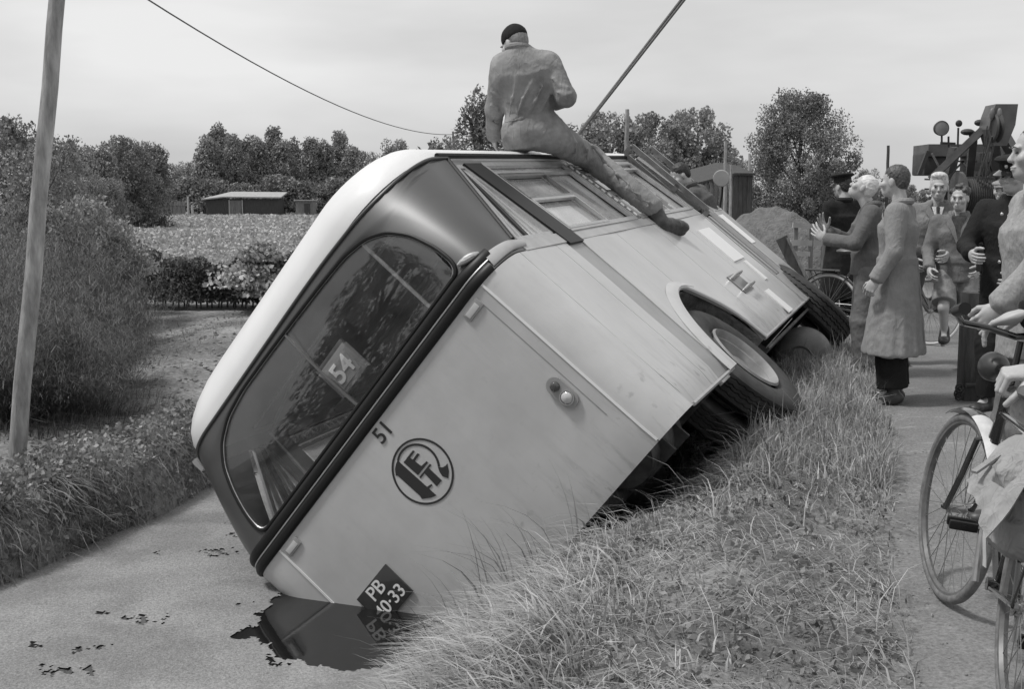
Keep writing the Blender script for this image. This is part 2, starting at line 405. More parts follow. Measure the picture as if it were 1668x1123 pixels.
# paints
P_BODY = mat('body_paint', 0.51, rough=0.36, var=0.09, scale=2.2, detail=5, bump=0.10, bscale=2.2, bdist=.03, coat=.35, croug=.18, rvar=.06)
def add_dirt(m, z0, z1, dark):
    t = m.node_tree; b = t.nodes['Principled BSDF']; co = [q for q in t.nodes if q.type == 'TEX_COORD'][0]
    mp_ = t.nodes.new('ShaderNodeMapping'); mp_.inputs['Scale'].default_value = (9, 9, 1.4); t.links.new(co.outputs['Object'], mp_.inputs[0])
    n = t.nodes.new('ShaderNodeTexNoise'); n.inputs['Scale'].default_value = 1.6; n.inputs['Detail'].default_value = 8; n.inputs['Roughness'].default_value = .7; t.links.new(mp_.outputs[0], n.inputs[0])
    n2 = t.nodes.new('ShaderNodeTexNoise'); n2.inputs['Scale'].default_value = 14; n2.inputs['Detail'].default_value = 6; t.links.new(co.outputs['Object'], n2.inputs[0])
    sx = t.nodes.new('ShaderNodeSeparateXYZ'); t.links.new(co.outputs['Object'], sx.inputs[0])
    mr = t.nodes.new('ShaderNodeMapRange'); mr.inputs['From Min'].default_value = z0; mr.inputs['From Max'].default_value = z1; mr.inputs['To Min'].default_value = 1.0; mr.inputs['To Max'].default_value = .12; t.links.new(sx.outputs['Z'], mr.inputs[0])
    r = t.nodes.new('ShaderNodeMapRange'); r.inputs['From Min'].default_value = .50; r.inputs['From Max'].default_value = .72; t.links.new(n.outputs[0], r.inputs[0])
    r2 = t.nodes.new('ShaderNodeMapRange'); r2.inputs['From Min'].default_value = .62; r2.inputs['From Max'].default_value = .70; t.links.new(n2.outputs[0], r2.inputs[0])
    ad = t.nodes.new('ShaderNodeMath'); ad.operation = 'MAXIMUM'; t.links.new(r.outputs[0], ad.inputs[0]); t.links.new(r2.outputs[0], ad.inputs[1])
    mu = t.nodes.new('ShaderNodeMath'); mu.operation = 'MULTIPLY'; t.links.new(ad.outputs[0], mu.inputs[0]); t.links.new(mr.outputs[0], mu.inputs[1])
    mx = t.nodes.new('ShaderNodeMix'); mx.data_type = 'RGBA'; t.links.new(mu.outputs[0], mx.inputs[0]); t.links.new(b.inputs['Base Color'].links[0].from_socket, mx.inputs[6]); mx.inputs[7].default_value = (dark,) * 3 + (1,); t.links.new(mx.outputs[2], b.inputs['Base Color'])
add_dirt(P_BODY, -1.2, -.75, .27)
P_ROOF = mat('roof_paint', 0.74, rough=0.45, var=0.03, scale=2.5, bump=0.05, bscale=3, bdist=.02, coat=.2, croug=.2)
P_DARK = mat('dark_band_paint', 0.06, rough=0.46, var=0.10, scale=2.0, bump=0.08, bscale=2.5, bdist=.03, coat=.55, croug=.38, spec=.35)
P_BLACK = mat('black_rubber_trim', 0.012, rough=0.45, spec=.3, bump=.1, bscale=30, bdist=.002)
P_ALU = mat('aluminium', 0.55, rough=0.38, metal=.8, var=.1, scale=20)
P_SILL = mat('grey_sill_paint', 0.38, rough=.4, var=.12, scale=6, coat=.2)
P_STRIP = mat('grey_strip_paint', 0.30, rough=.4, var=.10, scale=4, coat=.2)
P_WOODFR = mat('varnished_window_frame', 0.13, rough=.35, var=.35, scale=9, stretch=(1, 8, 1), coat=.3)
P_UNDER = mat('oily_chassis', 0.035, rough=.6, base2=.15, scale=6, bump=.4, bscale=30)
P_TYRE = mat('tyre_rubber', 0.028, rough=.75, base2=.06, scale=9, bump=.4, bscale=60, bdist=.003)
P_RIM = mat('pale_wheel_paint', 0.25, rough=.7, var=.30, scale=6)
P_DRUM = mat('dusty_drum', 0.22, rough=.6, var=.25, scale=5)
P_MUD = mat('mud', 0.06, rough=.9, base2=.14, scale=12, bump=.8, bscale=25, bdist=.02)
P_INT = mat('interior_lining', 0.34, rough=.7, var=.1, scale=3)
P_SEAT = mat('seat_leather', 0.10, rough=.45, var=.2, scale=5)
P_GREYLENS = mat('clear_lens', 0.55, rough=.15, coat=1)
P_REDLENS = mat('dark_lens', 0.06, rough=.12, coat=1)
P_WHITE = mat('white_lettering', 0.8, rough=.5)
P_INK = mat('dark_lettering', 0.03, rough=.4, spec=.5)
P_PLATE = mat('plate_enamel', 0.045, rough=.25, coat=.6)
def glass_mat(name, lo, hi, dv):
    m = bpy.data.materials.new(name); m.use_nodes = True; t = m.node_tree; t.nodes.clear()
    o = t.nodes.new('ShaderNodeOutputMaterial'); tr = t.nodes.new('ShaderNodeBsdfTransparent'); tr.inputs[0].default_value = (.93, .93, .93, 1)
    gl = t.nodes.new('ShaderNodeBsdfGlossy'); gl.inputs['Roughness'].default_value = 0.02
    lw = t.nodes.new('ShaderNodeLayerWeight'); lw.inputs[0].default_value = .5; pw = t.nodes.new('ShaderNodeMath'); pw.operation = 'POWER'; pw.inputs[1].default_value = 4.5; t.links.new(lw.outputs['Facing'], pw.inputs[0])
    fr = t.nodes.new('ShaderNodeMath'); fr.operation = 'MULTIPLY_ADD'; fr.inputs[1].default_value = .94; fr.inputs[2].default_value = .055; t.links.new(pw.outputs[0], fr.inputs[0])
    mu = t.nodes.new('ShaderNodeMath'); mu.operation = 'MULTIPLY'; mu.inputs[1].default_value = 1.15; mu.use_clamp = True; t.links.new(fr.outputs[0], mu.inputs[0])
    di = t.nodes.new('ShaderNodeBsdfDiffuse'); di.inputs[0].default_value = (dv, dv, dv, 1)
    co = t.nodes.new('ShaderNodeTexCoord'); n = t.nodes.new('ShaderNodeTexNoise'); n.inputs['Scale'].default_value = 5; n.inputs['Detail'].default_value = 5; t.links.new(co.outputs['Object'], n.inputs[0])
    mr = t.nodes.new('ShaderNodeMapRange'); mr.inputs['From Min'].default_value = .35; mr.inputs['From Max'].default_value = .8; mr.inputs['To Min'].default_value = lo; mr.inputs['To Max'].default_value = hi
    t.links.new(n.outputs[0], mr.inputs[0])
    m0 = t.nodes.new('ShaderNodeMixShader'); t.links.new(mr.outputs[0], m0.inputs[0]); t.links.new(tr.outputs[0], m0.inputs[1]); t.links.new(di.outputs[0], m0.inputs[2])
    mx = t.nodes.new('ShaderNodeMixShader'); t.links.new(mu.outputs[0], mx.inputs[0]); t.links.new(m0.outputs[0], mx.inputs[1]); t.links.new(gl.outputs[0], mx.inputs[2]); t.links.new(mx.outputs[0], o.inputs[0])
    return m
P_GLASS = glass_mat('window_glass', .015, .07, .35)
P_SGLASS = glass_mat('sky_sheen_dusty_glass', .30, .72, .80)  # pale diffuse mix stands for sky reflected in the right panes, plus dust
def bpart(mb, name, m, parent=None, **k):
    par = parent or bus
    return mb.build(name, m, par, loc=OFF if par is bus else None, **k)

WR, WL = 1.19, 1.28
LEN = 6.15
ZT = 0.87
def wid(side, z):
    zz = max(z, 0.0); return (WR - 0.075 * zz) if side > 0 else (WL - 0.03 * zz)
def rear_y(z):
    zz = max(z, 0.0); return 0.12 * zz + 0.18 * zz * zz
def corner_r(side, z):
    zz = max(z, 0.0); return (0.24 + 0.30 * zz) if side > 0 else (0.15 + 0.22 * zz)
def SP(u, z, off=0.0):
    """point on the bus skin: u runs round the tail from its middle (positive = right side), off = outwards"""
    sd = 1 if u >= 0 else -1
    wdt = wid(sd, z); y0 = rear_y(z); r = corner_r(sd, z); s = abs(u); a = wdt - r
    zc = z
    if z < -1.05: y0 += 0.5 * (z + 1.05) ** 2
    if s < a: x, y, nx, ny = s, y0, 0, -1
    elif s < a + r * PI / 2:
        q = (s - a) / r; x = a + r * math.sin(q); y = y0 + r - r * math.cos(q); nx, ny = math.sin(q), -math.cos(q)
    else: x, y, nx, ny = wdt, y0 + r + s - a - r * PI / 2, 1, 0
    return Vector((sd * (x + nx * off), y + ny * off, z))
def u_at_y(side, y, z):
    """surface parameter of the side wall at length y"""
    r = corner_r(side, z); a = wid(side, z) - r
    return side * (a + r * PI / 2 + (y - rear_y(z) - r))
def side_pt(side, y, z, off=0.0): return Vector((side * (wid(side, z) + off), y, z))

# ---- lower rear wall, one panel between the two bead seams, and the two wrapped corners
def patch(u0, u1, z0, z1, nu, nz, th=.02, off=0.0, mb=None, fn=SP):
    mb = mb or MB()
    g = [[fn(u0 + (u1 - u0) * i / nu, z0 + (z1 - z0) * j / nz, off) for j in range(nz + 1)] for i in range(nu + 1)]
    return mb.slab(g, th)
bpart(patch(-1.0, 0.997, -1.2, -0.002, 24, 16), 'rear_panel', P_BODY)
bpart(patch(1.003, u_at_y(1, 0.245, 0), -1.2, -0.002, 14, 16), 'corner_panel', P_BODY)
bpart(patch(u_at_y(-1, 0.30, 0), -1.006, -1.2, -0.002, 14, 16), 'corner_panel', P_BODY)
for u in (1.0, -1.003):
    bpart(patch(u - .006, u + .006, -1.19, -0.004, 1, 12, .012, .006), 'seam_bead', P_ROOF)
bpart(patch(0.925, 0.929, -0.92, -0.05, 1, 4, .003, .002), 'hatch_seam', P_STRIP)
# ---- lower side panels with real gaps between them
ARCH = dict(c=2.05, rx=.62, rz=.62)
def arch_z(y, side):
    q = (y - ARCH['c']) / ARCH['rx']
    if abs(q) < 1:
        e = -1.2 + ARCH['rz'] * math.sqrt(1 - q * q) ** (1.0)
        if side > 0 and q > 0.2: e -= 0.05 * math.sin((q - .2) / .8 * PI)      # the lip is buckled here
        return e
    return -1.2
def side_panel(side, y0, y1, name, m, z0=None, z1=-0.002, off=0.0, th=.02):
    n = max(3, int((y1 - y0) / .035)); mb = MB(); g = []
    for i in range(n + 1):
        y = y0 + (y1 - y0) * i / n; zb = arch_z(y, side) if z0 is None else z0
        col = []
        for j in range(13):
            z = zb + (z1 - zb) * j / 12
            w_ = 0.0025 * math.sin(y * 5 + z * 3) * math.sin(z * 7 + y)
            d = off + w_
            if z < -1.08: d -= (z + 1.08) ** 2 * 1.2
            if side > 0: d += .018 * math.exp(-((y - 2.75) / .22) ** 2 - ((z + 1.02) / .16) ** 2)   # dent by the wheel arch
            col.append(side_pt(side, y, z, d))
        g.append(col)
    if side < 0: g = g[::-1]
    return bpart(mb.slab(g, th), name, m)
for side in (1, -1):
    ys = [0.25 if side > 0 else .305, .84, 1.04, 1.31, 2.10, 3.08, 3.95, 4.93]
    for a, b in zip(ys[:-1], ys[1:]):
        strip = abs(a - 1.04) < .01
        side_panel(side, a + .003, b - .003, 'side_panel', P_STRIP if strip else P_BODY, off=-.006 if strip else 0)
    side_panel(side, 5.55, LEN - .2, 'side_panel', P_STRIP if side > 0 else P_BODY)
    if side > 0: pass
    else: side_panel(side, 4.936, 5.547, 'side_panel', P_BODY)
# wheel-arch lips
for side in (1, -1):
    mb = MB(); pts = [side_pt(side, y, arch_z(y, side), .006) for y in np.linspace(ARCH['c'] - .62, ARCH['c'] + .62, 41)]
    mb.tube(pts, .016, 8); bpart(mb, 'wheel_arch_lip', P_BODY)
    mb = MB()
    g = []
    for k in range(21):
        a = PI * k / 20; g.append([(side * x_, ARCH['c'] - .60 * math.cos(a), -1.2 + .60 * math.sin(a)) for x_ in (.55, .8, 1.0, 1.165)])
    mb.slab(g, .012); bpart(mb, 'wheel_housing', P_MUD)
# raised flare round the right arch (rear half)
g = []
for k in range(25):
    a = PI * (0.0 + 0.62 * k / 24); row = []
    for q in range(4):
        rr = .63 + .07 * q / 3; y = ARCH['c'] - rr * math.cos(a) - .02 * q; z = -1.2 + rr * math.sin(a) * .985
        row.append(side_pt(1, y, z, .004 + .022 * (1 - (q / 3) ** 2)))
    g.append(row)
bpart(MB().slab(g, .004), 'arch_flare', P_BODY)

# ---- inner dark shell so gaps read dark, floor and chassis
mb = MB(); mb.box((-.04, 3.1, -.93), (2.30, 5.9, .05)); bpart(mb, 'floor', P_UNDER)
mb = MB()
for s in (-1, 1): mb.box((s * .42, 3.1, -1.08), (.08, 6.0, .16))
for y in (.2, 1.2, 2.9, 4.2, 5.4): mb.box((0, y, -1.06), (2.2, .07, .10))
bpart(mb, 'chassis_rail', P_UNDER)
mb = MB(); mb.tube([(-1.0, 2.05, -1.2), (1.0, 2.05, -1.2)], .055, 12); mb.ball((0, 2.05, -1.2), .2, 20, (1, .8, 1)); bpart(mb, 'rear_axle', P_UNDER)
mb = MB(); mb.tube([(-1.0, 5.72, -1.25), (1.0, 5.72, -1.25)], .045, 10); bpart(mb, 'front_axle', P_UNDER)
for s in (-1, 1):
    mb = MB()
    for k in range(6):
        hl = .62 - .09 * k
        mb.tube([(s * .52, 2.05 + hl * q, -1.13 - .014 * k - .06 * (1 - q * q) - (.0)) for q in (-1, -.6, -.2, .2, .6, 1)], .012, 6)
        for q in (-1, 1): mb.box((s * .52, 2.05 + q * hl * .9, -1.145 - .014 * k - .06 * (1 - .81)), (.06, .05, .012))
    bpart(mb, 'leaf_spring', P_UNDER)
mb = MB(); mb.tube([(.35, .12, -1.17), (.36, .8, -1.18), (.3, 1.4, -1.12), (.28, 3.8, -1.12)], .035, 10); mb.tube([(.36, .5, -1.18), (.34, 1.15, -1.17)], .085, 14); bpart(mb, 'exhaust', P_UNDER)
mb = MB(); mb.tube([(.60, .55, -1.10), (.60, 1.28, -1.10)], .17, 20); mb.box((.60, .75, -1.1), (.36, .03, .36)); mb.box((.60, 1.1, -1.1), (.36, .03, .36)); bpart(mb, 'fuel_tank', P_UNDER)
mb = MB(); mb.box((-.15, .6, -1.12), (.55, .5, .26), bev=.02)
for k in range(7): mb.box((-.15 + .0, .36 + .07 * k, -1.265), (.5, .02, .02))
bpart(mb, 'battery_box', P_UNDER)
mb = MB()
for y in (.03, .18): mb.box((.0, y + .02, -1.16), (1.95, .05, .05))
mb.box((.88, .3, -1.14), (.05, .5, .06)); mb.box((.3, .2, -1.14), (.05, .3, .06)); bpart(mb, 'rear_bracket', P_UNDER)
mb = MB()
mb.tube([(.2, .05, -1.2), (.23, .02, -1.235), (.19, .04, -1.25), (.21, .03, -1.22), (.24, .05, -1.24)], .013, 6)
mb.tube([(.22, .05, -1.24), (.42, .3, -1.28), (.55, .25, -1.42), (.62, .1, -1.6)], .006, 6); bpart(mb, 'rope_end', mat('hemp_rope', .5, rough=.9, var=.3, scale=80))

# ---- skirt edge trim
for side in (1, -1):
    mb = MB(); mb.tube([side_pt(side, y, -1.2, -.012) for y in np.linspace(.3, ARCH['c'] - .62, 8)], .012, 6); bpart(mb, 'skirt_edge', P_ALU)
    mb = MB(); mb.tube([side_pt(side, y, -1.2, -.012) for y in np.linspace(ARCH['c'] + .62, 5.4, 8)], .012, 6); bpart(mb, 'skirt_edge', P_ALU)
mb = MB(); mb.box((1.165, 1.12, -1.212), (.03, .22, .03), bev=.004); bpart(mb, 'step_strip', P_ALU)
mb = MB(); mb.box((1.165, 5.48, -1.212), (.03, .3, .03), bev=.004); bpart(mb, 'step_strip', P_ALU)
mb = MB(); mb.box((1.03, 4.1, -1.26), (.16, 2.5, .02)); mb.box((.92, 3.2, -1.2), (.05, .7, .14)); bpart(mb, 'skirt_stay', P_UNDER)

# ---- wheels: tyre, rim and hub
def tyre_prof(R=.48, W=.21, r0=.27):
    h = W / 2; return [(r0, -h * .62), (r0 + .04, -h * .92), (R * .80, -h), (R - .045, -h * .98), (R - .012, -h * .84), (R, -h * .72),
            (R, -h * .52), (R - .012, -h * .50), (R - .012, -h * .44), (R, -h * .42), (R, -h * .16), (R - .012, -h * .14), (R - .012, -h * .08), (R + .001, -h * .06),
            (R + .001, h * .06), (R - .012, h * .08), (R - .012, h * .14), (R, h * .16), (R, h * .42), (R - .012, h * .44), (R - .012, h * .50), (R, h * .52),
            (R, h * .72), (R - .012, h * .84), (R - .045, h * .98), (R * .80, h), (r0 + .04, h * .92), (r0, h * .62)]
def rim_prof(s, W=.21, deep=True):
    h = W / 2 * s
    return [(.275, h * .9), (.262, h * 1.02), (.252, h * .9), (.245, h * .55), (.232, h * .5), (.225, h * .1), (.205, -h * .3 if deep else h * .5), (.19, -h * .22 if deep else h * .55), (.13, -h * .5 if deep else h * .75), (.11, -h * .1 if deep else h), (.0, -h * .1 if deep else h * 1.05)]
def wheel(c, side, out_deep=True, R=.48, W=.21, steer=0.0):
    o = bpy.data.objects.new('wheel', None); link(o); o.parent = bus; o.location = (c[0], c[1], c[2] + LIFT); o.rotation_euler = (0, 0, steer)
    ty = MB().lathe(tyre_prof(R, W), 'X', n=144).build('tyre', P_TYRE, o)
    for v in ty.data.vertices:
        rr_ = math.hypot(v.co.y, v.co.z)
        if rr_ > R - .02 and abs(v.co.x) < W * .30: v.co.x += .007 * (abs(((math.atan2(v.co.z, v.co.y) / (2 * PI) * 48) % 1) - .5) * 4 - 1)
    MB().lathe(rim_prof(side, W, out_deep), 'X', n=40).build('rim', P_RIM if out_deep else P_DRUM, o)
    mb = MB(); mb.tube([(side * -.06, 0, 0), (side * .045, 0, 0)], [.085, .065], 16)
    for k in range(8):
        a = k * PI / 4; mb.tube([(-.02 * side, .165 * math.cos(a), .165 * math.sin(a)), (.004 * side, .165 * math.cos(a), .165 * math.sin(a))], .013, 6)
    mb.build('hub', P_DRUM, o); return o
for side in (1, -1):
    wheel((side * 1.04, ARCH['c'], -1.2), side); wheel((side * .77, ARCH['c'], -1.2), side)
    wheel((side * 1.04, 5.72, -1.22), side, True, .48, .26, .30 if side > 0 else 0)
# domed cover below the front axle
mb = MB(); mb.lathe([(0, -.12), (.07, -.12), (.10, -.10), (.12, -.125), (.17, -.115), (.21, -.08), (.245, -.03), (.26, .03), (.26, .12)], 'Y', n=48)
bpart(mb, 'brake_drum', P_DRUM)
bpy.data.objects['brake_drum'].location = (0.78, 4.98, -1.50 + LIFT)

# ---- dark window band round the tail with the wide rear window in it
WIN = [(-1.0, .14), (-.5, .14), (0, .14), (.5, .14), (.95, .14), (.975, .20), (.955, .34), (.90, .50), (.81, .63), (.69, .715), (.52, .765), (.28, .785), (0, .80),
       (-.28, .81), (-.55, .815), (-.74, .79), (-.88, .72), (-.965, .61), (-1.01, .46), (-1.035, .30), (-1.03, .18)]
def resample(poly, n):
    P = [Vector((a, b, 0)) for a, b in poly]; m = len(P); Ls = [(P[(i + 1) % m] - P[i]).length for i in range(m)]; tot = sum(Ls); o = []
    i = 0; acc = 0
    for k in range(n):
        d = tot * k / n
        while acc + Ls[i] < d - 1e-9: acc += Ls[i]; i += 1
        q = P[i].lerp(P[(i + 1) % m], (d - acc) / Ls[i]); o.append((q.x, q.y))
    return o
def smooth_poly(P, it=2):
    for _ in range(it): P = [((P[i - 1][0] + 2 * P[i][0] + P[(i + 1) % len(P)][0]) / 4, (P[i - 1][1] + 2 * P[i][1] + P[(i + 1) % len(P)][1]) / 4) for i in range(len(P))]
    return P
NW = 160
win = smooth_poly(resample(WIN, NW), 2)
uR0, uR1 = u_at_y(1, .33, 0.0), u_at_y(1, .93, ZT); uL0, uL1 = u_at_y(-1, .33, 0.0), u_at_y(-1, .93, ZT)
OUTER = [(uL0, .005), (-1.1, .005), (-.5, .005), (0, .005), (.5, .005), (1.1, .005), (uR0, .005), (uR0 * .5 + uR1 * .5 + .02, .44), (uR1, ZT - .012), (1.2, ZT - .035), (.92, ZT - .045), (.69, ZT - .035), (.46, ZT - .025), (0, ZT - .01), (-.46, ZT), (-1.2, ZT - .01), (uL1, ZT - .012), (uL0 * .5 + uL1 * .5, .44)]
# pair every window-outline point with the outer outline along a ray from the window's middle
def hit(poly, c, d):
    best = None
    for i in range(len(poly)):
        a = Vector((poly[i][0] - c[0], poly[i][1] - c[1])); b = Vector((poly[(i + 1) % len(poly)][0] - c[0], poly[(i + 1) % len(poly)][1] - c[1])); e = b - a
        den = d.x * e.y - d.y * e.x
        if abs(den) < 1e-12: continue
        t_ = (a.x * e.y - a.y * e.x) / den; s_ = (a.x * d.y - a.y * d.x) / den
        if t_ > 0 and -1e-9 <= s_ <= 1 + 1e-9 and (best is None or t_ < best): best = t_
    return best
cw = (0.0, .45)
def radial(p):                     # blend ray direction with plain sideways/vertical for even quads
    d = Vector((p[0] - cw[0], p[1] - cw[1])); t_ = hit(OUTER, cw, d); return (cw[0] + d.x * t_, cw[1] + d.y * t_)
outp = [radial(p) for p in win]
# put the outer corners exactly in
for cpt in ((uR0, .005), (uR1, ZT - .012), (uL0, .005), (uL1, ZT - .012)):
    k = min(range(NW), key=lambda i: (outp[i][0] - cpt[0]) ** 2 * .3 + (outp[i][1] - cpt[1]) ** 2); outp[k] = cpt
mb = MB(); K = 8; g = []
for i in range(NW + 1):
    a = win[i % NW]; b = outp[i % NW]; row = []
    for k in range(K + 1):
        q = k / K; u = a[0] + (b[0] - a[0]) * q; z = a[1] + (b[1] - a[1]) * q
        row.append(SP(u, z, -.012 * (1 - min(1, q * 5)) ** 2 + .003))
    g.append(row)
mb.slab(g[::-1], .025); bpart(mb, 'window_band', P_DARK, angle=60)
# rubber gasket and pane
mb = MB(); mb.tube([SP(u, z, -.002) for u, z in win], .012, 8, closed=True); bpart(mb, 'window_gasket', P_BLACK)
inn = [(cw[0] + (u - cw[0]) * .992, cw[1] + (z - cw[1]) * .98) for u, z in win]
mb = MB(); mb.tube([SP(u, z, -.004) for u, z in inn[:]], .006, 6, closed=True); bpart(mb, 'window_trim', P_ALU)
def pane_cols(u0, u1, n, off, th=.006, name='rear_window_pane'):
    mb = MB(); g = []
    for i in range(n + 1):
        u = u0 + (u1 - u0) * i / n
        zs = []
        for a, b in zip(win, win[1:] + win[:1]):
            if (a[0] - u) * (b[0] - u) <= 0 and abs(a[0] - b[0]) > 1e-9: zs.append(a[1] + (b[1] - a[1]) * (u - a[0]) / (b[0] - a[0]))
        if len(zs) < 2: continue
        lo, hi = min(zs), max(zs)
        g.append([SP(u, lo + (hi - lo) * j / 12, off) for j in range(13)])
    return bpart(mb.slab(g, th), name, P_GLASS)
pane_cols(-1.03, -.045, 30, -.010); pane_cols(-.042, .972, 30, -.010)
mb = MB(); mb.slab([[SP(u - .005 - .13 * (.66 * j / 8), .14 + .66 * j / 8, .0) for j in range(9)] for u in (-.006, .006)], .03); bpart(mb, 'window_mullion', P_SEAT)
# small handles at the upper rim of the window
# ---- belt moulding: two rounded black beads with a bright line between, round the tail
def belt(z, r, m, name, off, u0, u1):
    us = np.linspace(u0, u1, 110); mb = MB(); n = 10
    g = [[SP(u, z + r * 1.0 * math.sin(a), off + r * .62 * math.cos(a)) for a in np.linspace(-PI / 2, PI / 2, 9)] for u in us]
    mb.slab(g, .008); bpart(mb, name, m)
belt(.098, .032, P_BLACK, 'belt_moulding', .004, -1.30, 1.14)
belt(.030, .030, P_BLACK, 'belt_moulding', .004, u_at_y(-1, .33, 0), 1.10)
belt(.064, .005, P_ALU, 'belt_bead', .012, -1.28, 1.12)
# bright cast end piece at the right corner where band, belt and sill meet
mb = MB(); g = [[SP(u, .06 + .045 * math.sin(a) * (1 - .35 * q), .004 + .016 * math.cos(a)) for a in np.linspace(-PI / 2, PI / 2, 9)] for q, u in zip(np.linspace(0, 1, 14), np.linspace(1.11, u_at_y(1, .42, .05), 14))]
mb.slab(g, .006); bpart(mb, 'belt_end_cap', P_SILL)
mb = MB(); mb.tube([SP(u, .165 - .3 * (u - .98), .016) for u in np.linspace(.98, 1.10, 6)], [.008, .018, .022, .022, .018, .008], 10); bpart(mb, 'window_clip', P_ALU)

# ---- above the belt on the sides: sill, pillars, framed panes, gutter
def sbar(side, y0, y1, z0, z1, name, m, off=0.0, th=.03, skew=(0, 0)):
    """flat piece of the side wall; skew = extra length at the top for both edges"""
    g = []
    for i in range(5):
        col = []
        for j in range(9):
            q = j / 8; z = z0 + (z1 - z0) * q; a = y0 + skew[0] * q; b = y1 + skew[1] * q
            col.append(side_pt(side, a + (b - a) * i / 4, z, off))
        g.append(col)
    if side < 0: g = g[::-1]
    return bpart(MB().slab(g, th), name, m)
for side in (1, -1):
    sbar(side, .36, 4.93, .0, .085, 'window_sill', P_SILL, .004, .05)
    sbar(side, .36, 4.93, .785, ZT, 'cant_rail', P_SILL, -.004, .03) if side < 0 else sbar(side, .93, 4.93, .80, ZT, 'cant_rail', P_STRIP, -.008, .03)
    sbar(side, 1.05, 1.32, .0 if side < 0 else -.02, .80, 'window_pillar', P_BLACK if side > 0 else P_SILL, .012, .05)
    for y0, y1 in ((2.94, 3.05), (4.86, 4.94)): sbar(side, y0, y1, .085, .80, 'window_pillar', P_WOODFR, .008, .05)
    # quarter light: sloping rear edge, upright bars
    def fr(y0, y1, z0, z1, w_, name='window_frame', m=P_ALU, off=0.0, skew=(0, 0)):
        mb = MB(); q = lambda y, z: side_pt(side, y, z, off - .012)
        pts = [(y0, z0), (y1, z0), (y1 + skew[1], z1), (y0 + skew[0], z1)]
        for i in range(4):
            a = pts[i]; b = pts[(i + 1) % 4]; mb.bar(q(*a), q(*b), w_, .024, up=(side, 0, 0))
        return bpart(mb, name, m)
    f1 = fr(.44, 1.03, .10, .78, .03, m=P_ALU, skew=(.50, 0))
    for (ya, yb, mm, w_) in ((.54, .95, P_ALU, .03), (.66, .99, P_BLACK, .05), (.76, 1.0, P_ALU, .02), (.86, 1.02, P_ALU, .035)):
        mb = MB(); mb.bar(side_pt(side, ya, .10, -.02), side_pt(side, yb, .77, -.02), w_, .02, up=(side, 0, 0)); bpart(mb, 'window_bar', mm)
    def pane(y0, y1, z0, z1, off=-.022, skew=(0, 0), m=None, name='side_window_pane'):
        m = P_SGLASS if side > 0 else P_GLASS
        g = [[side_pt(side, y0 + (y1 - y0) * i / 6 + (skew[0] * (1 - i / 6) + skew[1] * i / 6) * j / 4, z0 + (z1 - z0) * j / 4, off) for j in range(5)] for i in range(7)]
        if side < 0: g = g[::-1]
        return bpart(MB().slab(g, .005), name, m)
    pane(.45, 1.03, .10, .78, skew=(.48, 0))
    for (y0, y1) in ((1.335, 2.93), (3.06, 4.85)):
        fr(y0, y1, .095, .79, .035, m=P_WOODFR if side < 0 else P_ALU, off=.012)
        ym = y0 + (y1 - y0) * .55
        fr(y0 + .02, ym, .11, .40, .022, m=P_ALU, off=.016)
        fr(y0 + .02, ym, .42, .66, .022, m=P_WOODFR, off=.016)
        fr(ym + .03, y1 - .02, .11, .70, .022, m=P_ALU, off=.004)
        pane(y0 + .03, ym - .01, .115, .395); pane(y0 + .03, ym - .01, .425, .655); pane(ym + .04, y1 - .03, .115, .695, off=-.03); pane(y0 + .02, y1 - .02, .705, .785, off=-.018)
        mb = MB(); mb.bar(side_pt(side, y0 + .02, .70, 0), side_pt(side, y1 - .02, .70, 0), .02, .02, up=(side, 0, 0)); bpart(mb, 'window_bar', P_ALU)
    mb = MB()
    for k in range(11): mb.box(side_pt(side, 2.995, .13 + .06 * k, .014), (.008, .025, .035))
    bpart(mb, 'rivet_strip', P_WHITE)
    mb = MB(); mb.tube([side_pt(side, y, ZT + (.008 if y > 1 else .008 + (1 - y) * .0), .012) for y in np.linspace(.80, 5.3, 30)], .016, 8); bpart(mb, 'gutter', P_BLACK)
    mb = MB(); mb.tube([side_pt(side, y, ZT + .03, .0) for y in np.linspace(.86, 5.3, 30)], .010, 8); bpart(mb, 'gutter', P_ROOF)
# a length of tape-like bead bordering the band where it meets the quarter light
mb = MB(); mb.tube([side_pt(1, .36 + .56 * q, .10 + .75 * q, .004) if q > .25 else SP(u_at_y(1, .36 + .56 * q, .1 + .75 * q), .10 + .75 * q, .004) for q in np.linspace(0, 1, 12)], .013, 8); bpart(mb, 'window_gasket', P_BLACK)
# ---- roof: domed shell
RZ0, RZT = ZT, 1.37
def outline(n):
    """rounded outline of the roof at gutter height, from the tail's middle round to the front"""
    pts = []
    us = np.linspace(u_at_y(-1, LEN - .75, ZT), u_at_y(1, LEN - .75, ZT), n)
    return [SP(u, ZT) for u in us]
ol = outline(150)
fl = ol[0]; frr = ol[-1]; nf = 50
for k in range(1, nf):
    a = PI * k / nf; ol.append(Vector((((frr.x + fl.x) / 2) + (frr.x - fl.x) / 2 * math.cos(a), LEN - .75 + .6 * math.sin(a), ZT)))
g = []
for p in ol + [ol[0]]:
    yq = min(max(p.y, 1.75), LEN - 1.3); q = Vector((-.045 + (p.x + .045) * .0, yq, 0)); row = []
    for k in range(15):
        e = 1 - math.cos(k / 14 * PI / 2); ee = math.sin(k / 14 * PI / 2)
        row.append(Vector((p.x + (q.x - p.x) * e, p.y + (q.y - p.y) * e, RZ0 - (.0 if k else .012) + (RZT - RZ0) * ee)))
    g.append(row)
mb = MB(); mb.slab(g, .02); bmesh.ops.remove_doubles(mb.bm, verts=mb.bm.verts, dist=.0005); bpart(mb, 'roof', P_ROOF, angle=60)
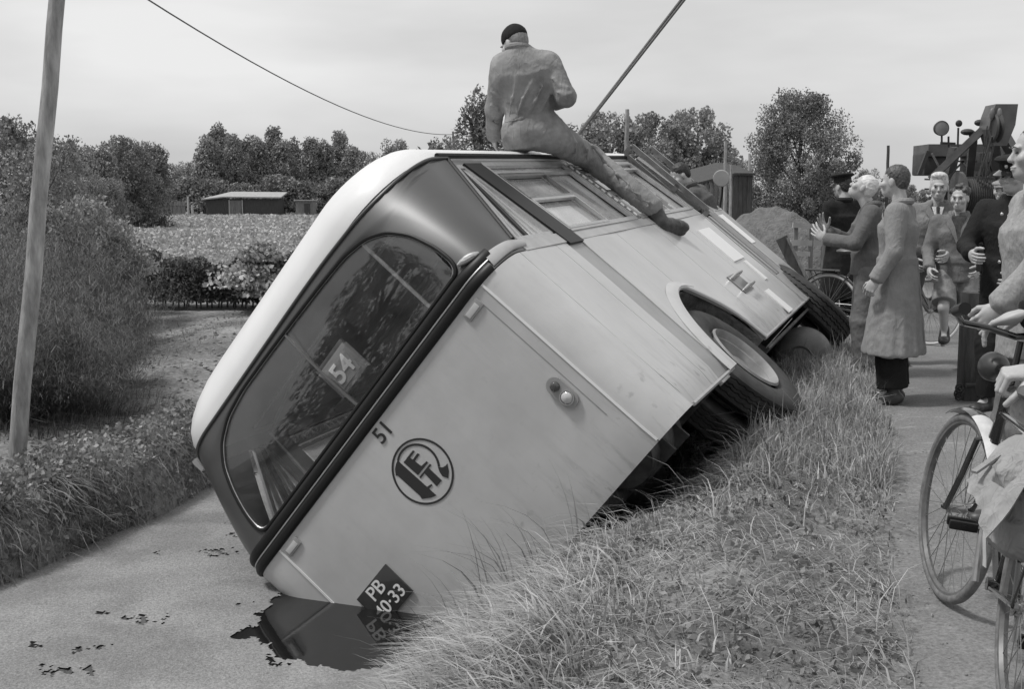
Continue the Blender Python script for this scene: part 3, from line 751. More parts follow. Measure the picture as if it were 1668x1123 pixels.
mb = MB(); mb.tube([SP(u, ZT - .008 - .035 * math.exp(-((u - .9) / .4) ** 2), .008) for u in np.linspace(uL1, uR1, 90)], .010, 8); bpart(mb, 'roof_bead', P_DARK)
# ceiling, front wall, inside
mb = MB(); mb.box((-.04, 3.2, .86), (2.15, 4.6, .02)); bpart(mb, 'ceiling', P_INT)
mb = MB(); g = []
for i in range(25):
    a = PI * i / 24
    def fp(z): return Vector((-.045 + 1.235 * (1 - .03 * max(z, 0)) * math.cos(a), LEN - .72 + .45 * math.sin(a) ** .8 - .1 * max(z, 0), z))
    g.append([fp(z) for z in (-1.2, -.8, -.4, 0, .1)])
bpart(mb.slab(g, .03), 'front_panel', P_BODY)
mb = MB(); g = []
for i in range(25):
    a = PI * i / 24; g.append([fp_ for fp_ in [Vector((-.045 + 1.235 * (1 - .03 * z) * math.cos(a), LEN - .72 + .45 * math.sin(a) ** .8 - .1 * z - .01, z)) for z in (.12, .5, .84)]])
bpart(mb.slab(g, .006), 'windscreen', P_GLASS)
for a in (.0, .35, .5, .65, 1.0):
    mb = MB(); aa = PI * a; mb.bar((-.045 + 1.2 * math.cos(aa), LEN - .72 + .44 * math.sin(aa) ** .8 - .01, .1), (-.045 + 1.17 * math.cos(aa), LEN - .81 + .44 * math.sin(aa) ** .8, .86), .06, .05); bpart(mb, 'windscreen_pillar', P_SILL)
def seat(x, y, w_=.85):
    o = bpy.data.objects.new('seat', None); link(o); o.parent = bus; o.location = (x, y, -.9 + LIFT)
    MB().box((0, 0, .42), (w_, .42, .12), bev=.03).build('cushion', P_SEAT, o)
    MB().box((0, -.2, .75), (w_, .10, .62), bev=.04).build('backrest', P_SEAT, o)
    mb = MB(); mb.tube([(-w_ / 2, -.2, .6), (-w_ / 2, -.2, 1.09), (0, -.2, 1.12), (w_ / 2, -.2, 1.09), (w_ / 2, -.2, .6)], .014, 8)
    for q in (-.3, .3): mb.tube([(q, .1, 0), (q, .1, .4)], .02, 6)
    mb.build('seat_frame', P_ALU, o); return o
for y in (.55, 1.4, 2.2, 3.0, 3.8):
    for x in (-.72, .66): seat(x, y)
mb = MB()
for y in (.9, 2.0, 3.2, 4.4): mb.tube([(-1.1, y, .1), (-1.05, y, .75), (-.6, y, .84), (.5, y, .84), (.95, y, .75)], .014, 6)
bpart(mb, 'roof_hoop', P_ALU)
mb = MB(); mb.tube([(.60, .30, .2), (.60, .32, .76)], .012, 8); bpart(mb, 'grab_pole', P_WHITE)
mb = MB(); mb.box((-.5, 4.9, -.2), (1.3, .04, 1.4)); bpart(mb, 'driver_partition', P_INT)

# ---- the 54 sign behind the rear glass
sg = bpart(MB().box((.05, .125, .355), (.25, .05, .20), bev=.01), 'route_sign', P_STRIP)
MB().box((.05, .098, .355), (.19, .006, .145)).build('sign_glass', mat('sign_glass', .34, rough=.5), sg)
text_mesh('sign_number', '54', .155, Matrix.Translation((.06, .092, .355)) @ Matrix.Rotation(PI / 2, 4, 'X'), P_WHITE, sg, .003, bold=.003)
MB().bar((.175, .12, .462), (-.075, .12, .462), .03, .03).build('sign_hood', P_WOODFR, sg)

# ---- number, emblem, plate, lamps on the rear wall
def on_rear(y): return lambda a, b, z: Vector((a, y - z, b))
t51 = text_mesh('fleet_number', '51', .125, Matrix.Translation((.0, -.004, -.066)) @ Matrix.Rotation(PI / 2, 4, 'X'), P_INK, bus, .003, bold=.0012)
t51.location = OFF
em = MB(); cx0, cz0 = -.012, -.367
def ringarc(mb, c, r0, r1, a0, a1, n, z0, z1):
    for k in range(n):
        p = [a0 + (a1 - a0) * k / n, a0 + (a1 - a0) * (k + 1) / n]
        mb.prism([(c[0] + r0 * math.cos(p[0]), c[1] + r0 * math.sin(p[0])), (c[0] + r1 * math.cos(p[0]), c[1] + r1 * math.sin(p[0])),
                  (c[0] + r1 * math.cos(p[1]), c[1] + r1 * math.sin(p[1])), (c[0] + r0 * math.cos(p[1]), c[1] + r0 * math.sin(p[1]))], z0, z1, on_rear(0))
ringarc(em, (cx0, cz0), .172, .183, 0, 2 * PI, 60, .0005, .003)
bpart(em, 'emblem_ring', P_INK, smooth=False)
def circ3(a, b, c):
    ax, ay = a; bx, by = b; cx_, cy_ = c; d = 2 * (ax * (by - cy_) + bx * (cy_ - ay) + cx_ * (ay - by))
    ux = ((ax * ax + ay * ay) * (by - cy_) + (bx * bx + by * by) * (cy_ - ay) + (cx_ * cx_ + cy_ * cy_) * (ay - by)) / d
    uy = ((ax * ax + ay * ay) * (cx_ - bx) + (bx * bx + by * by) * (ax - cx_) + (cx_ * cx_ + cy_ * cy_) * (bx - ax)) / d
    return (ux, uy), math.hypot(ax - ux, ay - uy)
cc, rr = circ3((-.066, -.227), (.08, -.251), (.076, -.42))
em = MB(); a0 = math.atan2(-.42 - cc[1], .076 - cc[0]); a1 = math.atan2(-.227 - cc[1], -.066 - cc[0])
if a1 < a0: a1 += 2 * PI
ringarc(em, cc, rr - .005, rr + .007, a0, a1, 40, .0005, .003)
for poly in ([(-.066, -.223), (-.059, -.507), (-.09, -.493), (-.134, -.458), (-.128, -.44), (-.132, -.276), (-.141, -.267), (-.113, -.24), (-.085, -.227)],
             [(-.049, -.255), (-.004, -.257), (.008, -.352), (-.046, -.361)], [(-.02, -.255), (.041, -.255), (.045, -.266), (-.006, -.268)], [(-.004, -.286), (.047, -.284), (.052, -.297), (-.001, -.3)],
             [(-.001, -.343), (.049, -.35), (.051, -.361), (-.046, -.361)], [(-.01, -.375), (.029, -.384), (.028, -.479), (-.017, -.478)], [(-.049, -.373), (.052, -.373), (.053, -.383), (-.048, -.383)],
             [(-.063, -.438), (-.031, -.447), (-.031, -.457), (-.06, -.453)], [(.071, -.418), (.088, -.439), (.108, -.446), (.124, -.446), (.096, -.478), (.064, -.499), (.05, -.468), (.037 + .02, -.441)]):
    em.prism(poly, .0005, .0031 + .0001 * random.random(), on_rear(0))
bpart(em, 'emblem_letters', P_INK, smooth=False)
pl = bpart(MB().box((-.722, -.012, -.635), (.292, .012, .215), bev=.004), 'number_plate', P_PLATE)
text_mesh('plate_letters', 'PB', .115, Matrix.Translation((-.735, -.0195, -.583)) @ Matrix.Rotation(PI / 2, 4, 'X'), P_WHITE, pl, .003, bold=.0008)
text_mesh('plate_digits', '40\u00b733', .108, Matrix.Translation((-.722, -.0195, -.683)) @ Matrix.Rotation(PI / 2, 4, 'X'), P_WHITE, pl, .003, bold=.0008)
lo = bpy.data.objects.new('tail_lamp', None); link(lo); lo.parent = bus; lo.location = (.86, -.004, -.68 + LIFT)
def capsule_poly(r, h, n=12): return [(r * math.cos(a), h + r * math.sin(a)) for a in np.linspace(0, PI, n)] + [(r * math.cos(a), -h + r * math.sin(a)) for a in np.linspace(PI, 2 * PI, n)]
MB().prism(capsule_poly(.047, .05), 0, .02, lambda a, b, z: Vector((a, -z * .7, b))).build('lamp_base', P_STRIP, lo)
MB().lathe([(.0, .016), (.018, .014), (.025, .008), (.027, .0)], 'Y', (0, -.016, .048), 24, R=Matrix.Rotation(PI, 3, 'Z')).build('lamp_lens', P_REDLENS, lo)
MB().lathe([(.0, .018), (.022, .015), (.031, .008), (.034, .0)], 'Y', (0, -.014, -.035), 24, R=Matrix.Rotation(PI, 3, 'Z')).build('lamp_lens', P_GREYLENS, lo)
MB().lathe([(.034, .008), (.040, .008), (.040, .0)], 'Y', (0, -.016, -.035), 24, R=Matrix.Rotation(PI, 3, 'Z')).build('lamp_rim', P_ALU, lo)
for x in (.87, -.92):
    lo = bpy.data.objects.new('marker_lamp', None); link(lo); lo.parent = bus; lo.location = (x, -.003, -.052 + LIFT)
    MB().box((0, -.004, 0), (.12, .010, .056), bev=.004).build('lamp_base', P_STRIP, lo)
    MB().box((-.005, -.010, .0), (.085, .006, .034), bev=.0025).build('lamp_lens', P_GREYLENS, lo)

# ---- right side details: door, access panel, grab handle, mirror
def rs(y0, y1, z0, z1, name, m, off=.0, th=.02, skew=(0, 0)): return sbar(1, y0, y1, z0, z1, name, m, off, th, skew)
rs(4.94, 5.55, -.84, -.03, 'door_panel', P_WOODFR, -.03, .02)
rs(4.94, 5.00, -1.2, .0, 'door_frame', P_SILL, .003); rs(5.49, 5.55, -1.2, .0, 'door_frame', P_SILL, .004)
rs(5.0, 5.49, -1.2, -.85, 'door_panel', P_SILL, -.01)
rs(5.2, 5.25, -.84, -.03, 'door_bar', P_SILL, -.012)
rs(5.49, 5.70, -.47, -.06, 'bright_strip', P_WHITE, .008, .01)
rs(4.13, 4.60, -.57, -.17, 'access_panel', P_WHITE, .012, .014)
rs(4.45, 4.56, -.84, -.60, 'bright_strip', P_WHITE, .008, .01)
rs(4.0, 4.2, -1.18, -.92, 'bright_strip', P_WHITE, .008, .01)
mb = MB(); mb.prism([(3.42, -.66), (3.80, -.66), (3.80, -.85), (3.42, -.85)], 0, .006, lambda a, b, z: side_pt(1, a, b, z)); bpart(mb, 'handle_plate', P_WOODFR)
mb = MB()
for z in (-.69, -.82): mb.tube([side_pt(1, 3.50, z, .0), side_pt(1, 3.50, z, .05), side_pt(1, 3.76, z, .05), side_pt(1, 3.76, z, 0)], .012, 8)
bpart(mb, 'grab_handle', P_ALU)
# folding door leaves swung open, standing proud of the side
def leaf(y, x0, x1, z0, z1):
    o = bpy.data.objects.new('door_leaf', None); link(o); o.parent = bus; o.location = OFF
    mb = MB()
    for a, b in (((x0, z0), (x1, z0)), ((x0, z1), (x1, z1)), ((x0, z0), (x0, z1)), ((x1, z0), (x1, z1)), ((x0, (z0 + z1) / 2 - .1), (x1, (z0 + z1) / 2 - .1))):
        mb.bar((a[0], y, a[1]), (b[0], y, b[1]), .045, .04, up=(0, 1, 0))
    mb.build('leaf_frame', P_WOODFR, o)
    MB().box(((x0 + x1) / 2, y, (z0 + z1) / 2), (x1 - x0 - .03, .006, z1 - z0 - .03)).build('leaf_pane', P_GLASS, o)
leaf(5.0, 1.15, 1.25, -.02, .90); leaf(6.0, 1.13, 1.20, .35, .95)
rs(5.55, LEN - .2, .0, .12, 'window_sill', P_SILL, .004)
mo = bpy.data.objects.new('wing_mirror', None); link(mo); mo.parent = bus; mo.location = OFF
MB().tube([(1.17, 5.95, .02), (1.30, 5.98, .10), (1.40, 5.95, .17)], .010, 6).build('mirror_arm', P_BLACK, mo)
mb = MB(); mb.lathe([(0, -.012), (.075, -.010), (.083, .0), (.075, .012), (0, .02)], 'Y', (1.42, 5.93, .20), 28); mb.build('mirror_glass', P_STRIP, mo)
# ================================================================== vegetation
rng = np.random.RandomState(11)
def blades(bases, h, w, head, bend, lv=(0, .4, .75, 1.0), droop=None, tipw=.08):
    """curved ribbons; every array has one entry per blade"""
    n = len(bases); q = np.array(lv)[None, :, None]
    h = h[:, None, None]; bend = bend[:, None, None]
    d = np.stack([np.cos(head), np.sin(head), 0 * head], -1)[:, None, :]
    up = np.array([0, 0, 1.0])[None, None, :]
    P = bases[:, None, :] + up * h * (q - bend * .55 * q * q) + d * h * bend * .85 * q * q
    if droop is not None: P = P - up * (droop[:, None, None] * q ** 2.2)
    tw = head + rng.uniform(-.9, .9, n) + PI / 2
    sd = np.stack([np.cos(tw), np.sin(tw), rng.uniform(-.2, .2, n)], -1)[:, None, :]
    wq = (w[:, None, None]) * np.maximum(1 - q ** 1.6, tipw) * .5
    A = P - sd * wq; B = P + sd * wq
    V = np.stack([A, B], 2).reshape(-1, 3); m = len(lv)
    b = (np.arange(n) * m * 2)[:, None]
    Fs = [np.stack([b[:, 0] + 2 * k, b[:, 0] + 2 * k + 1, b[:, 0] + 2 * k + 3, b[:, 0] + 2 * k + 2], -1) for k in range(m - 1)]
    return V, np.concatenate(Fs)
def leaves(C, size, up_bias=.3, aspect=1.8, r=None):
    """one small diamond-folded leaf per centre"""
    r = r or rng; n = len(C)
    a = r.normal(size=(n, 3)); a[:, 2] += up_bias * r.normal(size=n); a /= np.linalg.norm(a, axis=1)[:, None]
    b = r.normal(size=(n, 3)); b -= a * (a * b).sum(1)[:, None]; b /= np.linalg.norm(b, axis=1)[:, None]
    s = np.asarray(size).reshape(-1, 1) if np.ndim(size) else size
    V = np.stack([C - a * s * .5, C + b * s * .5 / aspect, C + a * s * .5, C - b * s * .5 / aspect], 1).reshape(-1, 3)
    return V, np.arange(4 * n).reshape(-1, 4)
def merge(parts):
    V = []; Fq = []; o = 0
    for v, f in parts: V.append(v); Fq.append(f + o); o += len(v)
    return np.concatenate(V), np.concatenate(Fq)
def wxy(s, t, z=None):
    s = np.asarray(s, float); t = np.asarray(t, float)
    return np.stack([s * NV.x + t * TV.x, s * NV.y + t * TV.y, ground_h(s, t) if z is None else z], -1)
G_VERGE = leaf_mat('verge_grass', .15, .52, scale=1.6, sss=.2)
G_DRY = leaf_mat('straw_grass', .26, .62, scale=2.5, sss=.2)
G_REED = leaf_mat('reed_leaf', .16, .34, scale=2, sss=.25)
G_BANK = leaf_mat('bank_weed', .11, .40, scale=2.2, sss=.2)
G_FERN = leaf_mat('feathery_foliage', .045, .21, scale=2.6, sss=.2)
G_TREE = leaf_mat('tree_leaf', .13, .32, scale=.45, sss=.2)
G_TREE2 = leaf_mat('pale_tree_leaf', .13, .38, scale=.6, sss=.25)
G_FAR_HAZED = leaf_mat('hazed_far_tree_leaf', .20, .36, scale=.35, sss=.2)  # distant foliage made paler: aerial haze put into the leaf colour
G_WILLOW = leaf_mat('willow_leaf', .10, .30, scale=1.2, sss=.3)
G_HEDGE = leaf_mat('hedge_leaf', .04, .17, scale=1.5, sss=.15)
G_CROP = leaf_mat('crop_leaf', .26, .58, scale=.8, sss=.2)
BARK = mat('bark', .10, rough=.9, var=.35, scale=6, bump=.6, bscale=20)
def dens(s, t, sc, seed): return hsum(s, t, 1.0, sc, seed)
def under_bus(P):
    """true where a point sits inside the bus body"""
    q = (P - np.array(TB)) @ np.array(RB)
    return (q[:, 0] > -1.25) & (q[:, 0] < 1.17) & (q[:, 1] > .02) & (q[:, 1] < 6.1) & (q[:, 2] > -1.2)
def scatter(n, s0, s1, t0, t1, keep):
    s = rng.uniform(s0, s1, n); t = t0 * (t1 / t0) ** rng.uniform(0, 1, n)      # denser near the camera
    k = keep(s, t); return s[k], t[k]
# --- verge turf: short, patchy
def kv(s, t):
    d = dens(s, t, 2.4, .21) + .5 * dens(s, t, 9, .4)
    bare = np.exp(-((s + .05) / .42) ** 2) * (t < 6.3) * 1.1 + np.exp(-((s + .40) / .45) ** 2) * sstep(6.2, 5.2, t) * .85
    lush = sstep(5.4, 6.6, t) * .9
    return (rng.rand(len(s)) < np.clip(.78 + .45 * d - bare * .8 + lush * .5, .05, 1)) & (s < .16 + .05 * d)
s, t = scatter(150000, -2.32, .24, 3.0, 14, kv); B = wxy(s, t); k = ~under_bus(B); s, t, B = s[k], t[k], B[k]
n = len(s); tall = sstep(5.6, 6.6, t) * sstep(-.85, -.5, s)
h = rng.gamma(3.0, .019, n) * (1 + .7 * tall) * (.7 + .6 * rng.rand(n)); h = np.clip(h, .02, .30) * np.where((s < -.75) & (t > 5.4), .5, 1)
gv = blades(B, h * np.where(t < 5.8, .85, 1.1), rng.gamma(4, .0012, n) + .002, np.where(tall > .5, rng.uniform(0, 2 * PI, n), rng.normal(PI * 1.1, 1.6, n)), np.where(tall > .5, rng.uniform(.1, 1.1, n), rng.uniform(.5, 1.7, n)), lv=(0, .5, 1.0))
o = meshobj('verge_turf', from_arrays('verge_turf', *gv), G_VERGE); props(o, 'short patchy turf on the road verge', 'grass', kind='stuff')
# --- long tussocky grass beside the wheels and along the bank, lying over
def kt(s, t):
    d = dens(s, t, 3.3, .77)
    a = sstep(5.7, 6.8, t) * sstep(-.85, -.55, s) * sstep(.15, -.1, s)
    b = sstep(-.75, -1.15, s + .12 * (t - 4)) * sstep(5.6, 5.2, t)
    return rng.rand(len(s)) < np.clip((a + b) * (.55 + .55 * d), 0, 1)
s, t = scatter(60000, -2.35, .15, 3.2, 13, kt); B = wxy(s, t); k = ~under_bus(B); s, t, B = s[k], t[k], B[k]; n = len(s)
nb = (t < 6) & (s < -.9)
h = np.where(nb, rng.uniform(.09, .36, n), rng.uniform(.08, .22, n)) * (.75 + .35 * np.clip(dens(s, t, 3.3, .77), -1, 1))
head = np.where(nb, rng.normal(PI * 1.03, .75, n), rng.normal(PI * 1.2, 1.5, n))
gv = blades(B, h, rng.gamma(4, .0016, n) + .0015, head, np.where(nb, rng.uniform(.5, 1.45, n), rng.uniform(.2, 1.1, n)), lv=(0, .3, .65, 1.0))
o = meshobj('tussock_grass', from_arrays('tussock_grass', *gv), leaf_mat('tussock_grass', .18, .60, scale=3, sss=.2)); props(o, 'long tussocky grass hanging over the near ditch bank', 'grass', kind='stuff')
# --- broad-leaved weeds in rosettes
nr = 420; rs_, rt_ = rng.uniform(-1.6, .12, nr), 3.2 * (12 / 3.2) ** rng.rand(nr); cs_, ct_ = np.repeat(rs_, 13), np.repeat(rt_, 13); C_ = wxy(cs_ + rng.normal(0, .035, len(cs_)), ct_ + rng.normal(0, .035, len(cs_))); C_[:, 2] += rng.uniform(.008, .05, len(C_)); C_ = C_[~under_bus(C_)]
o = meshobj('verge_weeds', from_arrays('verge_weeds', *leaves(C_, rng.uniform(.014, .042, len(C_)), up_bias=-.6, aspect=1.7)), leaf_mat('weed_leaf', .08, .34, scale=3)); props(o, 'broad-leaved weeds scattered through the verge grass', 'weeds', kind='stuff')
# --- matted dead grass lying flat
s, t = scatter(26000, -1.9, .12, 3.0, 10, lambda s, t: rng.rand(len(s)) < np.clip(.25 + .65 * dens(s, t, 4.1, .63), 0, 1)); B = wxy(s, t); k = ~under_bus(B); s, t, B = s[k], t[k], B[k]; n = len(s); B[:, 2] += rng.uniform(.002, .02, n)
hd_ = rng.normal(PI * 1.1, .9, n); gv = blades(B, rng.uniform(.04, .15, n), rng.uniform(.002, .005, n), hd_, rng.uniform(1.5, 2.6, n), lv=(0, .5, 1.0), droop=-rng.uniform(.0, .03, n))
o = meshobj('matted_grass', from_arrays('matted_grass', *gv), G_DRY); props(o, 'matted dead grass pressed flat on the verge', 'grass', kind='stuff')
# --- bleached straws strewn among it
s, t = scatter(5200, -2.3, .2, 3.2, 12, lambda s, t: rng.rand(len(s)) < np.clip(.2 + .5 * dens(s, t, 2.2, .91) + .3 * (s < -1), 0, 1)); B = wxy(s, t); k = ~under_bus(B); s, t, B = s[k], t[k], B[k]; n = len(s)
B[:, 2] += rng.uniform(0, .05, n)
gv = blades(B, rng.uniform(.08, .38, n), rng.uniform(.0025, .006, n), rng.normal(PI * 1.05, 1.2, n), rng.uniform(.7, 1.7, n), lv=(0, .3, .65, 1.0))
o = meshobj('straw', from_arrays('straw', *gv), G_DRY); props(o, 'bleached straws lying in the verge grass', 'straw', kind='stuff')
# --- soil crumbs and pebbles on verge and path
def crumbs(n, s0, s1, t0, t1, r0, r1, seed, name, m, label, cat, zo=0.0):
    r = np.random.RandomState(seed); s = r.uniform(s0, s1, n); t = t0 * (t1 / t0) ** r.uniform(0, 1, n); P = wxy(s, t); P[:, 2] = np.maximum(P[:, 2], 0.012 if s0 > 0 else -9) + zo
    base = np.array([(1, 0, 0), (-1, 0, 0), (0, 1, 0), (0, -1, 0), (0, 0, 1), (0, 0, -.4)], float)
    fc = np.array([(0, 2, 4), (2, 1, 4), (1, 3, 4), (3, 0, 4), (2, 0, 5), (1, 2, 5), (3, 1, 5), (0, 3, 5)])
    R_ = r.uniform(r0, r1, (n, 1, 1)) * r.uniform(.6, 1.3, (n, 6, 3)) * np.array([1, 1, .7])
    V = P[:, None, :] + base[None] * R_; Fq = (np.arange(n)[:, None, None] * 6 + fc[None]).reshape(-1, 3)
    o = meshobj(name, from_arrays(name, V.reshape(-1, 3), Fq), m, smooth=False); props(o, label, cat, kind='stuff')
crumbs(7000, -1.6, .22, 3.2, 9, .003, .009, 3, 'soil_crumbs', mat('crumb_soil', .17, rough=.95, var=.5, scale=40), 'crumbly soil scattered over the trodden verge', 'soil')
crumbs(2600, .15, 3.6, 3.0, 12, .002, .007, 4, 'path_grit_stones', mat('grit_stone', .26, rough=.9, var=.5, scale=30), 'loose pale grit lying on the path', 'grit')
crumbs(4000, -9, -5.1, 7, 17, .006, .03, 5, 'garden_clods', mat('clod_soil', .17, rough=.95, var=.5, scale=20), 'dry clods strewn over the bare garden soil', 'soil')
# --- tall reed leaves in front of the tail
def reed_clump(u, v, z, n, hh, lean, seed, label):
    r = np.random.RandomState(seed); p = at_z(u, v, z); Pb = np.array(p)[None] + r.normal(size=(n, 3)) * np.array([.10, .08, .0])
    Pb[:, 2] = ground_h(s_of(Pb[:, 0], Pb[:, 1]), t_of(Pb[:, 0], Pb[:, 1])) - .02
    gv = blades(Pb - np.array(p), r.uniform(.45, 1.0, n) * hh, r.uniform(.008, .017, n), r.normal(lean, .5, n), r.uniform(.25, 1.0, n), lv=(0, .2, .4, .6, .8, 1.0))
    o = meshobj('reed_clump', from_arrays('reed_clump', *gv), G_REED, loc=p); props(o, label, 'reeds', group='reed clumps in front of the bus')
reed_clump(905, 930, -.25, 14, .62, PI * .95, 1, 'tall reed clump with a single stem standing furthest right against the bus tail')
reed_clump(815, 975, -.4, 26, .74, PI * 1.0, 2, 'tallest dense reed clump leaning left in front of the tail')
reed_clump(745, 1035, -.5, 22, .60, PI * 1.05, 3, 'low spreading reed clump right of the number plate')
reed_clump(690, 1070, -.6, 16, .42, PI * 1.0, 4, 'short reed clump at the edge of the dark water below the plate')
# --- bank weeds on the far side
s = rng.uniform(-5.25, -4.72, 22000); t = 5.2 * (16 / 5.2) ** rng.rand(22000); d = dens(s, t, 3.0, .55); k = rng.rand(len(s)) < np.clip(.75 + .5 * d, .2, 1); s, t = s[k], t[k]
B = wxy(s, t); n = len(s)
gv1 = blades(B, rng.uniform(.06, .24, n) * (.6 + .6 * np.clip(dens(s, t, 3.0, .55) + .3, 0, 1)), rng.uniform(.004, .012, n), rng.normal(-.1, 1.6, n), rng.uniform(.6, 1.6, n), lv=(0, .35, .7, 1.0), droop=rng.uniform(.02, .16, n))
lc = wxy(rng.uniform(-5.5, -4.8, 12000), 5.2 * (16 / 5.2) ** rng.rand(12000)); lc[:, 2] += rng.uniform(.01, .14, len(lc))
gv2 = leaves(lc, rng.uniform(.02, .05, len(lc)), aspect=1.4)
o = meshobj('bank_weeds', from_arrays('bank_weeds', *merge([gv1, gv2])), G_BANK); props(o, 'tangled weeds hanging down the far ditch bank to the duckweed', 'weeds', kind='stuff')
s = rng.uniform(-8.5, -5.0, 9000); t = rng.uniform(6, 16, 9000); k = dens(s, t, 1.7, .35) > .35; s, t = s[k], t[k]; B = wxy(s, t); n = len(s)
gv = blades(B, rng.uniform(.03, .12, n), rng.uniform(.003, .006, n), rng.uniform(0, 6.28, n), rng.uniform(.2, 1.2, n), lv=(0, .5, 1))
o = meshobj('garden_tufts', from_arrays('garden_tufts', *gv), G_BANK); props(o, 'sparse grass tufts on the bare garden soil', 'grass', kind='stuff')

# --- feathery asparagus bushes by the pole
def fern_mesh(seed, R=.80, H=1.30, n=15000):
    """arching stems, each carrying a cloud of hair-fine twigs"""
    r = np.random.RandomState(seed); m = 46; a = r.uniform(0, 2 * PI, m); hh = r.uniform(.45, 1.1, m) * H; bend = r.uniform(.25, .95, m); pts = []
    per = n // m
    for i in range(m):
        q = r.uniform(.22, 1, per) ** .8; d = np.array([math.cos(a[i]), math.sin(a[i]), 0]); P = np.outer(q * hh[i] - bend[i] * .5 * q * q * hh[i], [0, 0, 1]) + np.outer(hh[i] * bend[i] * .85 * q * q, d) + d * .12
        pts.append(P + r.normal(size=(per, 3)) * (.05 + .07 * q[:, None]))
    P = np.concatenate(pts); k = len(P); up = r.rand(k)
    gvp = blades(P, r.uniform(.05, .17, k), r.uniform(.0025, .0055, k), r.uniform(0, 2 * PI, k), r.uniform(.3, 1.9, k), lv=(0, .5, 1), droop=r.uniform(-.02, .08, k))
    st_ = blades(np.stack([.12 * np.cos(a), .12 * np.sin(a), 0 * a], -1), hh, np.full(m, .010), a, bend, lv=(0, .25, .5, .75, 1))
    lo = 700; aa = r.uniform(0, 2 * PI, lo); rr = R * np.sqrt(r.rand(lo)); gl = blades(np.stack([rr * np.cos(aa), rr * np.sin(aa), 0 * rr], -1), r.uniform(.2, .5, lo), np.full(lo, .007), aa, r.uniform(.3, 1.3, lo), lv=(0, .4, .7, 1), droop=r.uniform(0, .12, lo))
    return from_arrays('feathery_bush', *merge([gvp, st_, gl]))
FM = [fern_mesh(1), fern_mesh(2), fern_mesh(3)]
FL = [(30, 560, 10.3, 1.25, 'feathery dark bush directly behind the foot of the telegraph pole'), (140, 600, 10.0, .92, 'feathery bush just right of the telegraph pole'),
      (178, 590, 11.2, .66, 'feathery bush furthest right, spilling towards the bare soil'), (95, 640, 9.4, .85, 'low feathery bush nearest the ditch beside the pole'),
      (-40, 620, 9.2, 1.1, 'feathery bush cut by the left edge of the picture'), (150, 500, 13.0, 1.1, 'feathery bush standing behind the others below the leafy shrubs'),
      (55, 480, 13.4, 1.45, 'tall feathery bush at the back left of the pole'), (-20, 500, 12.0, 1.4, 'tall feathery bush at the far left below the trees'), (190, 520, 13.2, .62, 'small feathery bush at the garden corner near the hedge')]
for i, (u, v, D, sc, lab) in enumerate(FL):
    p = at_d(u, v, D); gz_ = float(ground_h(s_of(p.x, p.y), t_of(p.x, p.y))) - .05
    o = meshobj('feathery_bush', FM[i % 3], G_FERN, loc=(p.x, p.y, gz_)); o.rotation_euler = (0, 0, i * 1.3); o.scale = (sc, sc, sc * (1.0 if i != 3 else .8))
    props(o, lab, 'bush', 'feathery bushes round the pole')

# --- trees: tapered trunk and limbs, leaves clumped round limb tips
def crown_pts(r, H, Wd, n, z0=.12, shape='oval', clump=.5, lean=0.0, nc=70):
    """clump centres filling the crown, then leaves round every centre"""
    z = r.uniform(z0, 1.0, nc); ang = r.uniform(0, 2 * PI, nc)
    if shape == 'oval': prof = np.sqrt(np.clip(1 - ((z - (z0 + .42)) / .62) ** 2, .02, 1))
    elif shape == 'column': prof = np.clip(1.25 * (1 - z) ** .55, .15, .95)
    elif shape == 'cone': prof = np.clip(1.15 * (1 - z) ** .75 + .12, .1, 1)
    rad = Wd * prof * np.sqrt(r.uniform(.15, 1, nc)) * r.uniform(.75, 1.15, nc)
    C = np.stack([rad * np.cos(ang) + lean * z * H, rad * np.sin(ang), z * H], -1)
    w_ = r.dirichlet(np.ones(nc) * 4) * n; out = []
    for c, k in zip(C, w_.astype(int)):
        cs = clump * r.uniform(.6, 1.25); d = r.normal(size=(max(k, 1), 3)); d /= np.linalg.norm(d, axis=1)[:, None]
        out.append(c + d * cs * (r.uniform(.25, 1.0, (len(d), 1)) ** .5) * np.array([1, 1, 1.15]))
    return C, np.concatenate(out)
def tree_meshes(seed, H, Wd, n, leaf, shape='oval', clump=.5, z0=.12, lean=0.0, nc=70):
    r = np.random.RandomState(seed); C, P = crown_pts(r, H, Wd, n, z0, shape, clump, lean, nc)
    V, Fq = leaves(P, r.uniform(.6, 1.3, len(P)) * leaf, r=r)
    cm = from_arrays('crown', V, Fq); mb = MB(); R0 = H * .022 + .03
    mb.tube([(0, 0, -.3), (lean * H * .15, 0, H * .25), (lean * H * .5, .02 * H, H * .55), (lean * H * .9, 0, H * .9)], [R0, R0 * .8, R0 * .5, R0 * .12], 8)
    for c in C[::max(1, nc // 22)]:
        z = c[2] * .62; mb.tube([(lean * z, 0, z), (c[0] * .5 + lean * z * .5, c[1] * .5, (z + c[2]) / 2 + .02 * H), tuple(c)], [R0 * .35, R0 * .2, R0 * .06], 5)
    bmesh.ops.recalc_face_normals(mb.bm, faces=mb.bm.faces); tm = bpy.data.meshes.new('trunk'); mb.bm.to_mesh(tm); mb.bm.free(); tm.materials.append(BARK)
    return cm, tm
def plant_tree(name, label, cat, mm, loc, sc, rz, m, group):
    t_ = thing(name, label, cat, loc, rz, group); t_.scale = (sc[0], sc[0], sc[1])
    if not mm[0].materials: mm[0].materials.append(m)
    meshobj('crown', mm[0], None, t_, smooth=False); meshobj('trunk', mm[1], None, t_)
    return t_
